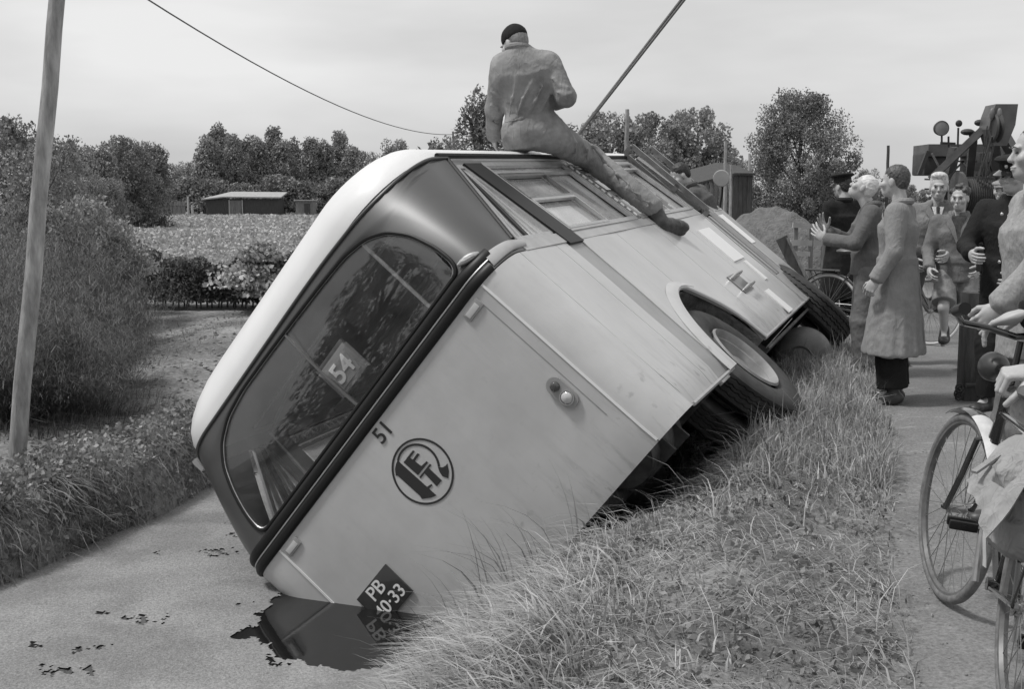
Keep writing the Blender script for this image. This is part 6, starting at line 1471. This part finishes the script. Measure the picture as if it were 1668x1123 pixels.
# ---- 10. worker in overalls sitting on the roof edge
Dw = 8.55
def W(u, v, D=Dw): return tuple(at_d(u, v, D))
seatp = at_d(868, 246, Dw)
J = dict(side=(1, -.15, .0), look=(-.75, .65, -.45), hup=(-.15, .2, 1), pelvis=W(868, 214, 8.55), waist=W(862, 180, 8.52), chest=W(852, 122, 8.50), neck=W(846, 84, 8.50), head=W(838, 73, 8.52),
         shL=W(818, 108, 8.50), shR=W(896, 104, 8.48), elL=W(806, 178, 8.62), wrL=W(804, 222, 8.85), elR=W(922, 158, 8.40), wrR=W(905, 168, 8.75),
         hpL=W(846, 222, 8.6), hpR=W(896, 220, 8.55), knL=W(840, 232, 9.0), anL=W(850, 262, 9.15), toL=W(846, 275, 9.3), knR=W(962, 258, 9.15), anR=W(1064, 338, 8.98), toR=W(1078, 344, 9.0))
def overall_extra(root, K, s, R):
    P = [(slabp(K['pelvis'] + (K['pelvis'] - K['waist']) * .55, K['waist'] + (K['chest'] - K['waist']) * .2, (.215, .155), (.165, .13), (1, -.15, 0)), .05), (ell(K['pelvis'] + np.array([-.02, -.02, -.01]), (.205, .17, .13)), .06), (ell(K['pelvis'] + np.array([.10, .0, -.02]), (.14, .15, .11)), .06),
         (cap(K['hpR'], K['knR'], .125, .098), .05), (cap(K['knR'], K['anR'] + (K['knR'] - K['anR']) * .02, .100, .086), .04), (cap(K['hpL'], K['knL'], .12, .10), .05), (cap(K['knL'], K['anL'], .09, .075), .04)]
    def ridge(pts, r=.013, kk=.022):
        q = [np.array(at_d(*p_)) - np.array(seatp) for p_ in pts]
        for i in range(len(q) - 1): P.append((cap(q[i], q[i + 1], r * (1 - .25 * i), r * (1 - .25 * (i + 1))), kk))
    for pp in ([(838, 226, 8.42), (858, 236, 8.44), (885, 240, 8.48)], [(846, 208, 8.40), (872, 216, 8.40), (898, 214, 8.43)], [(905, 206, 8.44), (918, 222, 8.50), (922, 240, 8.56)], [(928, 216, 8.58), (938, 232, 8.62), (938, 250, 8.68)],
               [(945, 228, 8.74), (958, 244, 8.80), (957, 262, 8.86)], [(965, 236, 8.92), (980, 256, 8.93), (985, 282, 8.96)], [(985, 262, 8.94), (1003, 280, 8.90), (1010, 300, 8.90)], [(1005, 284, 8.88), (1024, 300, 8.86), (1030, 322, 8.88)], [(1020, 306, 8.86), (1042, 318, 8.86), (1048, 338, 8.88)],
               [(1036, 322, 8.87), (1058, 330, 8.88), (1062, 352, 8.90)], [(880, 196, 8.42), (896, 204, 8.44), (904, 224, 8.48)], [(830, 205, 8.43), (834, 222, 8.42)]): ridge(pp)
    fobj('overall_trousers', field_mesh('ot', P, .010, fold=.0035, fscale=1.0, seed=33), C_OVER, root)
    P = [(slabp(K['pelvis'] + (K['waist'] - K['pelvis']) * .2, K['chest'], (.170, .135), (.200, .14), (1, -.15, 0)), .05), (cap(K['chest'] + np.array([-.08, 0, .02]), K['chest'] + np.array([.09, 0, .02]), .145, .145, ((0, 1, 0), .9)), .06),
         (cap(K['shL'] + np.array([.03, 0, 0]), K['shR'] - np.array([.03, 0, 0]), .082), .06), (cap(K['shL'] + np.array([.08, 0, .0]), K['neck'], .06, .07), .05), (cap(K['shR'] - np.array([.08, 0, 0]), K['neck'], .06, .07), .05)]
    def ridge2(pts, r=.010, kk=.02):
        q = [np.array(at_d(*p_)) - np.array(seatp) for p_ in pts]
        for i in range(len(q) - 1): P.append((cap(q[i], q[i + 1], r, r), kk))
    for q in 'RL': P += [(cap(K['sh' + q], K['el' + q], .082, .072), .04), (cap(K['el' + q], K['wr' + q] - (K['wr' + q] - K['el' + q]) * .05, .070, .058), .03)]
    for pp in ([(824, 199, 8.42), (850, 193, 8.40), (886, 188, 8.42)], [(842, 186, 8.40), (852, 160, 8.37), (868, 132, 8.36)], [(860, 188, 8.40), (872, 164, 8.37), (884, 140, 8.37)], [(830, 190, 8.42), (834, 160, 8.39), (842, 130, 8.37)], [(876, 186, 8.41), (888, 168, 8.40), (897, 148, 8.42)],
               [(900, 128, 8.36), (912, 140, 8.35), (925, 142, 8.34)], [(908, 150, 8.34), (920, 156, 8.33), (930, 152, 8.33)], [(800, 150, 8.50), (812, 158, 8.49)], [(798, 172, 8.53), (812, 180, 8.53)], [(796, 196, 8.60), (810, 203, 8.60)]): ridge2(pp)
    fobj('overall_jacket', field_mesh('oj', P, .010, fold=.003, fscale=1.0, seed=31), C_OVER, root)
    mb = MB(); n0 = K['neck'] + np.array([-.01, .0, .025]); pts = [n0 + np.array([.078 * math.sin(a), -.070 * math.cos(a), .014 * math.cos(a)]) for a in np.linspace(0, 2 * PI, 24, endpoint=False)]
    mb.tube(pts, .020, 8, closed=True); mb.build('collar', C_OVER, root)
    # boots
    for q in 'R':
        an = K['an' + q]; to = np.array(at_d(1112, 350, 9.2)) - np.array(seatp); d = unit(to - an); dn = unit(np.array([.45, .1, -1.0])); P = [(cap(an + dn * .0, an + dn * .15, .070, .066), .03), (cap(an + dn * .14, an + dn * .12 + d * .22, .066, .056), .03), (ell(an + dn * .125 + d * .25, (.068, .062, .050)), .02), (cap(an + dn * .20 - d * .03, an + dn * .175 + d * .25, .030, .026, (dn, .8)), .01)]
        fobj('boot', field_mesh('bt', P, .008, fold=.003, fscale=1.3), mat('worn_boot', .035, rough=.45, base2=.09, scale=14), root)
person('worker in faded overalls and dark beret sitting on the bus roof, back turned', tuple(seatp), 0, J=J, worldspace=True, h=1.78, vox=.010, shoes=False, hair=(mat('cropped_hair', .22, rough=.6, var=.3, scale=60), 'bald'), hat=beanie(cloth('beret_wool', .02)), extra=overall_extra,
       handspec=dict(L=dict(curl=.5, d=(.1, .5, -.8), n=(1, .2, 0)), R=dict(curl=.8, n=(-1, 0, 0), d=(-.6, .8, .1))), seed=30)
# ---- 11. dark-haired man leaning out of the bus door
Dd = 11.35
def X(u, v, D=Dd): return tuple(at_d(u, v, D))
rt = at_d(1125, 520, Dd)
person('dark-haired man bending forward in the open bus door with outstretched arms', (rt.x, rt.y, 0.0), 0, worldspace=True, J=dict(side=(.25, 1, 0), look=(-.85, -.25, -.45), hup=(-.3, 0, 1), head=X(1108, 288), neck=X(1122, 306), chest=X(1142, 330), waist=X(1158, 365), pelvis=X(1162, 390), shL=X(1128, 318, 11.2), shR=X(1140, 312, 11.5), elL=X(1096, 345, 11.1), wrL=X(1060, 332, 10.9), elR=X(1100, 330, 11.4), wrR=X(1070, 318, 11.2),
       hpR=X(1162, 395, 11.45), hpL=X(1160, 395, 11.3), knR=X(1160, 450, 11.45), knL=X(1158, 450, 11.3), anR=X(1165, 520, 11.45), anL=X(1163, 520, 11.3), toR=X(1150, 528, 11.45), toL=X(1150, 528, 11.3)), top=(cloth('door_man_jacket', .11), .1, .98), legs=(C_TROU, 1.0), hair=(H_DARK, 'short'), seed=21)
# ================================================================== bicycles, jack stand, crane lorry
B_BLACK = mat('bicycle_enamel', .015, rough=.18, coat=1, spec=.6); B_TYRE = mat('bicycle_tyre', .16, rough=.8, var=.3, scale=30); B_WHITE = mat('pale_mudguard', .62, rough=.4, var=.15, scale=20); B_CHROME = mat('dull_chrome', .42, rough=.38, metal=.9, var=.15, scale=30); B_TW = mat('pale_tyre', .60, rough=.7, var=.1, scale=20)
CANVAS = cloth('pale_canvas', .32, .10, 6, .3, 1.1)
def bicycle(name, label, loc, rotz, steer=0.0, lean=0.0, R=.345, tyre=B_TYRE, guards=True, group=None):
    """rear hub over the origin, front hub ahead along +Y"""
    root = thing(name, label, 'bicycle', loc, rotz, group); root.rotation_euler = (0, lean, rotz)
    def wheel_(parent, c, nm='wheel'):
        w_ = thing_child(nm, parent); w_.location = c
        MB().lathe([(R - .036 + .019 * math.cos(a) * 1 + .017, .019 * math.sin(a)) for a in np.linspace(0, 2 * PI, 13)], 'X', n=64).build('tyre', tyre, w_)
        MB().lathe([(R - .040, .012), (R - .046, .0), (R - .040, -.012), (R - .030, -.014), (R - .030, .014), (R - .040, .012)], 'X', n=64).build('rim', mat('rim_enamel', .12, rough=.4, var=.3, scale=20), w_)
        mb = MB()
        for k in range(32):
            a = 2 * PI * k / 32; sdx = .028 if k % 2 else -.028; a2 = a + (.5 if (k // 2) % 2 else -.5)
            mb.tube([(sdx, .02 * math.cos(a2), .02 * math.sin(a2)), (0, (R - .042) * math.cos(a), (R - .042) * math.sin(a))], .0016, 4)
        mb.build('spokes', B_CHROME, w_)
        mb = MB(); mb.tube([(-.05, 0, 0), (.05, 0, 0)], .012, 10); mb.tube([(-.035, 0, 0), (.035, 0, 0)], .02, 12); mb.build('hub', B_CHROME, w_); return w_
    def guard(parent, c, a0, a1, m_tip):
        for (x0, x1, m) in ((a0, a1 - .45, B_BLACK), (a1 - .45 + .01, a1, m_tip)):
            g_ = []
            for k in range(20):
                a = x0 + (x1 - x0) * k / 19; g_.append([(x, c[1] + (R + .022 - 6 * x * x * 1.6) * math.cos(a), c[2] + (R + .022 - 6 * x * x * 1.6) * math.sin(a)) for x in (-.032, -.018, 0, .018, .032)])
            MB().slab(g_, .002).build('mudguard', m, parent)
    wheel_(root, (0, 0, R)); hd = Vector((0, .98, .98)); bb = (0, .45, .28); st_ = (0, .27, .80); hb = (0, .89, .64)
    mb = MB(); mb.tube([bb, st_], .014, 10); mb.tube([st_, (0, .85, .78)], .013, 10); mb.tube([bb, hb], .015, 10); mb.tube([hb, (0, .835, .84)], .018, 10)
    for q in (-1, 1): mb.tube([(q * .05, 0, R), (q * .03, .40, .28), bb], .009, 8); mb.tube([(q * .05, 0, R), (q * .02, .26, .76)], .008, 8)
    mb.tube([(-.035, .45, .28), (.035, .45, .28)], .022, 12); mb.build('frame', B_BLACK, root)
    mb = MB(); mb.tube([st_, (0, .24, .92)], .012, 8); mb.build('seat_post', B_CHROME, root)
    MB().ball((0, .20, .945), .13, 16, (.8, 1.0, .28)).ball((0, .34, .95), .06, 12, (.55, 1.3, .4)).build('saddle', P_SEAT, root)
    mb = MB(); mb.lathe([(.09, -.002), (.09, .002), (.075, .004), (.03, .004), (.03, -.004), (.075, -.004), (.09, -.002)], 'X', (.05, .45, .28), 36); mb.build('chainring', B_BLACK, root)
    mb = MB(); ca = 4.4; e1 = (.07, .45 + .17 * math.cos(ca), .28 + .17 * math.sin(ca)); e2 = (-.07, .45 - .17 * math.cos(ca), .28 - .17 * math.sin(ca)); mb.tube([(.07, .45, .28), e1], [.012, .009], 8); mb.tube([(-.07, .45, .28), e2], [.012, .009], 8); mb.build('crank', B_CHROME, root)
    for e, q in ((e1, 1), (e2, -1)):
        mb = MB(); mb.box((e[0] + q * .055, e[1], e[2]), (.09, .022, .03), bev=.006); mb.box((e[0] + q * .055, e[1] + .05, e[2]), (.09, .022, .03), bev=.006); mb.box((e[0] + q * .055, e[1] + .025, e[2]), (.012, .08, .012)); mb.build('pedal', P_BLACK, root)
    mb = MB(); mb.tube([(.055, .45, .365), (.055, .0, R + .035)], .004, 5); mb.tube([(.055, .45, .195), (.055, .0, R - .035)], .004, 5); mb.build('chain', B_CHROME, root)
    guard(root, (0, 0, R), .35, 2.9, B_WHITE)
    mb = MB(); mb.box((0, -.08, .73), (.14, .34, .012)); 
    for q in (-1, 1): mb.tube([(q * .06, -.2, .73), (q * .055, 0, R)], .005, 5); mb.tube([(q * .07, .08, .735), (q * .07, -.25, .735)], .006, 5)
    mb.build('carrier', B_BLACK, root)
    fk = thing_child('fork_assembly', root); fk.location = (0, .86, .72); fk.rotation_euler = (0, 0, steer)
    o = Vector((0, .86, .72)); fh = Vector((0, 1.10, R)) - o
    w_ = wheel_(fk, fh)
    mb = MB(); mb.tube([(0, -.03, .14), (0, .045, -.06)], .015, 10)
    for q in (-1, 1): mb.tube([(0, .05, -.045), (q * .045, .055, -.055), (q * .05, .12, -.2), (q * .05, .22, -.36), fh + Vector((q * .05, 0, 0))], .0105, 8)
    mb.build('fork', B_BLACK, fk)
    hbz = .36; mb = MB(); mb.tube([(0, -.03, .12), (0, -.045, .32)], .012, 8)
    mb.tube([(-.27, -.20, hbz + .06), (-.25, -.08, hbz + .04), (-.20, -.02, hbz), (-.1, .0, hbz - .01), (0, .0, hbz - .03), (.1, 0, hbz - .01), (.20, -.02, hbz), (.25, -.08, hbz + .04), (.27, -.20, hbz + .06)], .0125, 10); mb.build('handlebar', B_BLACK, fk)
    for q in (-1, 1): MB().tube([(q * .254, -.10, hbz + .043), (q * .272, -.215, hbz + .063)], [.020, .021], 14).build('grip', P_BLACK, fk)
    mb = MB(); mb.tube([(.0, -.01, .22), (0, .07, .20)], .008, 6); mb.build('lamp_bracket', B_CHROME, fk)
    Lp = MB().lathe([(.0, -.06), (.02, -.058), (.040, -.040), (.052, -.01), (.054, .02), (.050, .03)], 'Y', (0, .13, .20), 28).build('headlamp', mat('lamp_enamel', .03, rough=.42, var=.3, scale=20, coat=.2), fk); MB().lathe([(0, .036), (.03, .034), (.049, .028)], 'Y', (0, .13, .20), 28).build('lamp_glass', P_GREYLENS, Lp)
    g_ = []
    def fguard(x0, x1, m):
        g_ = []
        for k in range(20):
            a = x0 + (x1 - x0) * k / 19; g_.append([(x, fh.y + (R + .022 - 9 * x * x) * math.cos(a), fh.z + (R + .022 - 9 * x * x) * math.sin(a)) for x in (-.034, -.018, 0, .018, .034)])
        MB().slab(g_, .002).build('mudguard', m, fk)
    fguard(1.05, 1.75, B_BLACK); fguard(.62, 1.04, B_WHITE) if False else fguard(1.76, 2.9, B_WHITE)
    return root, fk
fw = at_z(1553, 980, 0.012)
rot_ = -math.radians(12.6)
dirb = Vector((-math.sin(rot_), math.cos(rot_), 0))
rl = fw - dirb * 1.09
bk, fk = bicycle('bicycle', 'black bicycle in the right foreground with a canvas bag, handlebar held by a cyclist', (rl.x, rl.y, .012), rot_, steer=.20, lean=.12, R=.36)
# canvas bag slung over the frame of that bicycle
bag = thing('canvas_bag', 'pale canvas bag with open flap hanging on the foreground bicycle', 'bag', (0, 0, 0))
c = np.array(at_d(1656, 805, 3.35)); bag.location = tuple(c)
P = [(ell((.0, 0, -.02), (.075, .12, .15)), .03), (ell((-.005, 0, -.12), (.08, .12, .07)), .04), (cap((-.04, -.05, .06), (.05, .06, .07), .045), .04)]
fobj('pouch', field_mesh('bg', P, .007, fold=.009, fscale=.9, seed=3), CANVAS, bag)
g_ = [[(-.115 - .05 * j / 5 * (1 if True else 0) + .012 * math.sin(i * 1.3), -.13 + .26 * i / 9 + .01 * math.sin(j * 2.), .15 - .11 * j / 5 - .02 * abs(math.sin(i * .7))) for j in range(6)] for i in range(10)]
g_ = []
for i in range(22):
    q = i / 21; row = []
    for j in range(17):
        w_ = j / 16; cr = .010 * math.sin(q * 11 + w_ * 3) + .007 * math.sin(q * 23 - w_ * 7) + .006 * math.sin(w_ * 17 + q * 5)
        hang = .21 * w_ ** 1.7 * (1.15 - .45 * q)
        row.append((.08 - .22 * w_ * (1 - .15 * q) + cr * .8, -.14 + .27 * q + .02 * math.sin(w_ * 6) + cr * .5, .165 - hang + cr * (1.2 - w_) - .05 * (q - .5) ** 2))
    g_.append(row)
MB().slab(g_, .004).build('flap', CANVAS, bag)
MB().slab([[(-.062 + .004 * math.sin(k), .02 + .003 * k, -.0 - .03 * k), (-.062 + .004 * math.sin(k), .045 + .003 * k, -.0 - .03 * k)] for k in range(9)], .003).build('strap', mat('pale_strap', .55, rough=.7), bag)
MB().bar((-.12, .02, .06), (-.03, .07, .10), .02, .008).build('buckle_strap', CANVAS, bag)
# bicycle held by the boy and the fair-haired man
fa = at_d(1517, 505, 12.0); fb = at_d(1386, 505, 12.5); dd_ = Vector((fa.x - fb.x, fa.y - fb.y, 0)).normalized(); ra_ = fa - dd_ * 1.10
bicycle('bicycle', 'bicycle with pale tyres held by the boy, seen side-on behind the raincoat', (ra_.x, ra_.y, .02), math.atan2(dd_.y, dd_.x) - PI / 2, steer=-.12, R=.35, tyre=B_TW)

# jack stand of the breakdown crew
p = at_z(1588, 652, 0.012); D = p.y
def zz(v): return CAM.z + (HZ - v) / F_PX * D
t_ = thing('jack_stand', 'heavy timber post with screw jack and crossbar standing on the path', 'jack', (p.x, p.y, .012))
J_WOOD = mat('oily_timber', .075, rough=.7, var=.4, scale=5, stretch=(5, 5, .7), bump=.5); J_IRON = mat('jack_iron', .05, rough=.5, var=.4, scale=12, metal=.3)
MB().box((0, 0, zz(478) / 2), (.235, .16, zz(478)), bev=.008).build('timber_post', J_WOOD, t_)
MB().box((.09, .02, zz(440) / 2), (.06, .12, zz(440)), bev=.006).build('side_plank', J_WOOD, t_)
mb = MB(); mb.tube([(0.03, 0, zz(480)), (0.03, 0, zz(430))], .035, 16); 
for k in range(9): mb.lathe([(.035, 0), (.046, .006), (.035, .012)], 'Z', (.03, 0, zz(478) + .02 * k), 18)
mb.build('jack_screw', J_IRON, t_)
mb = MB(); mb.box((.09, 0, zz(417)), (.36, .13, .095), bev=.008); mb.build('crossbar', J_IRON, t_); mb = MB(); mb.box((.06, 0, zz(436)), (.17, .10, .08), bev=.01); mb.build('jack_head', J_IRON, t_)
mb = MB(); mb.ball((-.02, -.0, zz(398)), .036, 16); mb.box((.0, 0, zz(404)), (.05, .04, .05)); mb.build('ball_knob', J_IRON, t_)
mb = MB(); mb.tube([(-.12, -.12, zz(628)), (.1, -.12, zz(626))], .018, 10); mb.build('pin', J_IRON, t_)
mb = MB()
for k in range(4):
    a = k * .9; mb.tube([(-.17 + .012 * (k % 2) + .025 * math.cos(q), -.12 + .01 * k, zz(632 + 5 * k) + .03 * math.sin(q)) for q in np.linspace(0, 2 * PI, 12, endpoint=False)], .007, 6, closed=True)
mb.build('chain', J_IRON, t_)
for (x, z) in ((.02, zz(600)), (.13, zz(417))): MB().tube([(x, -.085, z), (x, -.07, z)], .012, 10).build('bolt', B_BLACK, t_)

# crane lorry behind the bystanders
K_IRON = mat('crane_paint', .085, rough=.5, var=.35, scale=4, coat=.2); K_DK = mat('crane_dark', .045, rough=.6, var=.3, scale=6); K_LT = mat('crane_light_plate', .16, rough=.5, var=.3, scale=5)
D = 15.0
def K_(u, v, dd=0.0): q = at_d(u, v, D + dd); return Vector((q.x, q.y - D, q.z))
kx = 0.0
t_ = thing('crane_lorry', 'dark breakdown crane lorry with A-frame boom, spotlight and winch drum', 'crane lorry', (0, D, 0))
def kb(name, m, *bars):
    mb = MB()
    for b in bars: mb.bar(*b[:2], *b[2:])
    return mb.build(name, m, t_)
kb('boom_arm', K_IRON, (K_(1516, 292), K_(1600, 212, -.3), .085, .085)); kb('boom_arm', K_IRON, (K_(1622, 200, -.3), K_(1658, 262, .2), .12, .12))
kb('boom_post', K_IRON, (K_(1586, 228, -.2), K_(1576, 318, .4), .09, .07)); kb('boom_post', K_IRON, (K_(1556, 240, .5), K_(1534, 330, .6), .22, .08)); kb('boom_post', K_IRON, (K_(1622, 235, .2), K_(1632, 330, .6), .12, .08))
mb = MB(); mb.prism([(.02, 0), (.29, 0), (.27, -.25), (.18, -.5), (.02, -.50), (-.05, -.30), (-.03, -.15)], -.16, .16, lambda a, b, z: K_(1611, 171, -.4) + Vector((a, z, b))); mb.build('boom_head', K_IRON, t_, smooth=False)
mb = MB(); mb.lathe([(.0, -.05), (.16, -.05), (.18, -.03), (.14, 0), (.18, .03), (.16, .05), (0, .05)], 'X', K_(1622, 208, -.55), 28); mb.build('sheave', K_DK, t_)
for q in (0, 1): MB().ball(K_(1616 + q * 12, 186, -.60), .06, 12, (.55, .5, 1.3)).build('boom_cheek', K_LT, t_)
mb = MB(); mb.box(K_(1568, 246, 1.2), (1.15, .6, .16)); mb.build('cab_roof', K_IRON, t_); mb = MB(); mb.box(K_(1650, 248, 1.2), (.9, .6, .14)); mb.build('cab_roof', K_IRON, t_)
mb = MB(); mb.box(K_(1513, 268, 1.2), (.30, .5, .30), bev=.03); mb.build('cab_side', K_DK, t_)
kb('cab_rail', K_DK, (K_(1497, 285, .9), K_(1512, 246, .9), .05, .05)); 
for (u0, v0, u1, v1, w_) in ((1530, 280, 1600, 282, .06), (1530, 301, 1580, 300, .10), (1545, 262, 1545, 330, .06), (1600, 250, 1600, 330, .05), (1612, 262, 1640, 330, .05), (1585, 262, 1570, 330, .05), (1590, 290, 1640, 300, .07), (1640, 250, 1640, 340, .08), (1520, 320, 1660, 322, .14)):
    kb('strut', K_IRON if u0 % 4 else K_DK, (K_(u0, v0, .7), K_(u1, v1, .7), w_, .05))
for k, (u0, v0, u1, v1) in enumerate(((1518, 250, 1540, 292), (1540, 292, 1570, 262), (1552, 300, 1590, 262), (1566, 262, 1600, 300), (1600, 262, 1590, 300), (1612, 300, 1630, 262), (1506, 292, 1600, 296), (1506, 308, 1600, 310), (1540, 262, 1600, 264), (1622, 275, 1668, 277), (1622, 290, 1668, 292))):
    kb('tie_rod', K_LT if k % 3 == 0 else K_IRON, (K_(u0, v0, .45), K_(u1, v1, .45), .022, .022))
for u in (1608, 1612, 1617): kb('hoist_line', M_ROPE, (K_(u, 205, -.5), K_(u - 14, 300, -.3), .010, .010))
mb = MB(); mb.box(K_(1590, 268, 1.0), (.34, .3, .32), bev=.02); mb.build('gear_case', K_IRON, t_)
dr = K_(1590, 318, -.1); mb = MB()
mb.tube([dr + Vector((-.20, 0, 0)), dr + Vector((.20, 0, 0))], .22, 24)
for k in range(14): mb.lathe([(.22, -.012), (.235, 0), (.22, .012)], 'X', dr + Vector((-.18 + .028 * k, 0, 0)), 24)
mb.build('winch_drum', K_DK, t_)
for q in (-1, 1): MB().lathe([(0, -.02), (.30, -.02), (.30, .02), (0, .02)], 'X', dr + Vector((q * .23, 0, 0)), 28).build('drum_flange', K_IRON, t_)
sl = K_(1533, 209, .2); o = MB().lathe([(.0, -.10), (.05, -.09), (.085, -.05), (.095, 0), (.098, .02), (.090, .025)], 'Y', sl, 28, R=Matrix.Rotation(PI, 3, 'Z')).build('spotlight', K_DK, t_)
MB().lathe([(0, .03), (.05, .028), (.09, .02)], 'Y', sl, 28, R=Matrix.Rotation(PI, 3, 'Z')).build('lamp_glass', P_DRUM, o)
kb('lamp_stem', K_DK, (K_(1534, 220, .2), K_(1534, 234, .2), .02, .02), (K_(1532, 233, .2), K_(1556, 234, .2), .03, .03), (K_(1545, 222, .3), K_(1545, 240, .3), .02, .02), (K_(1561, 208, .3), K_(1560, 240, .3), .02, .02))
MB().ball(K_(1562, 201, .3), .045, 14, (1, .5, 1)).build('small_lamp', K_DK, t_)
MB().ball(K_(1596, 200, -.2), .06, 8, (1.2, .8, .7)).ball(K_(1576, 215, -.1), .07, 8, (1.3, .8, .6)).ball(K_(1584, 219, -.1), .05, 8).build('clamp', K_DK, t_)
MB().box(K_(1590, 360, .9), (1.9, 2.0, .30)).build('chassis', K_DK, t_)
for u in (1530, 1650):
    w_ = thing_child('wheel', t_); q = K_(u, 400, .6); w_.location = (q.x, q.y, .46); MB().lathe(tyre_prof(.46, .24), 'X', n=40).build('tyre', P_TYRE, w_); MB().lathe(rim_prof(-1, .24, True), 'X', n=24).build('rim', P_DRUM, w_)
mb = MB(); mb.tube([K_(1622, 222, -.6), dr + Vector((.05, -.15, .18))], .012, 6); mb.tube([K_(1616, 222, -.6), dr + Vector((-.05, -.15, .18))], .012, 6); mb.build('cable', M_ROPE, t_)
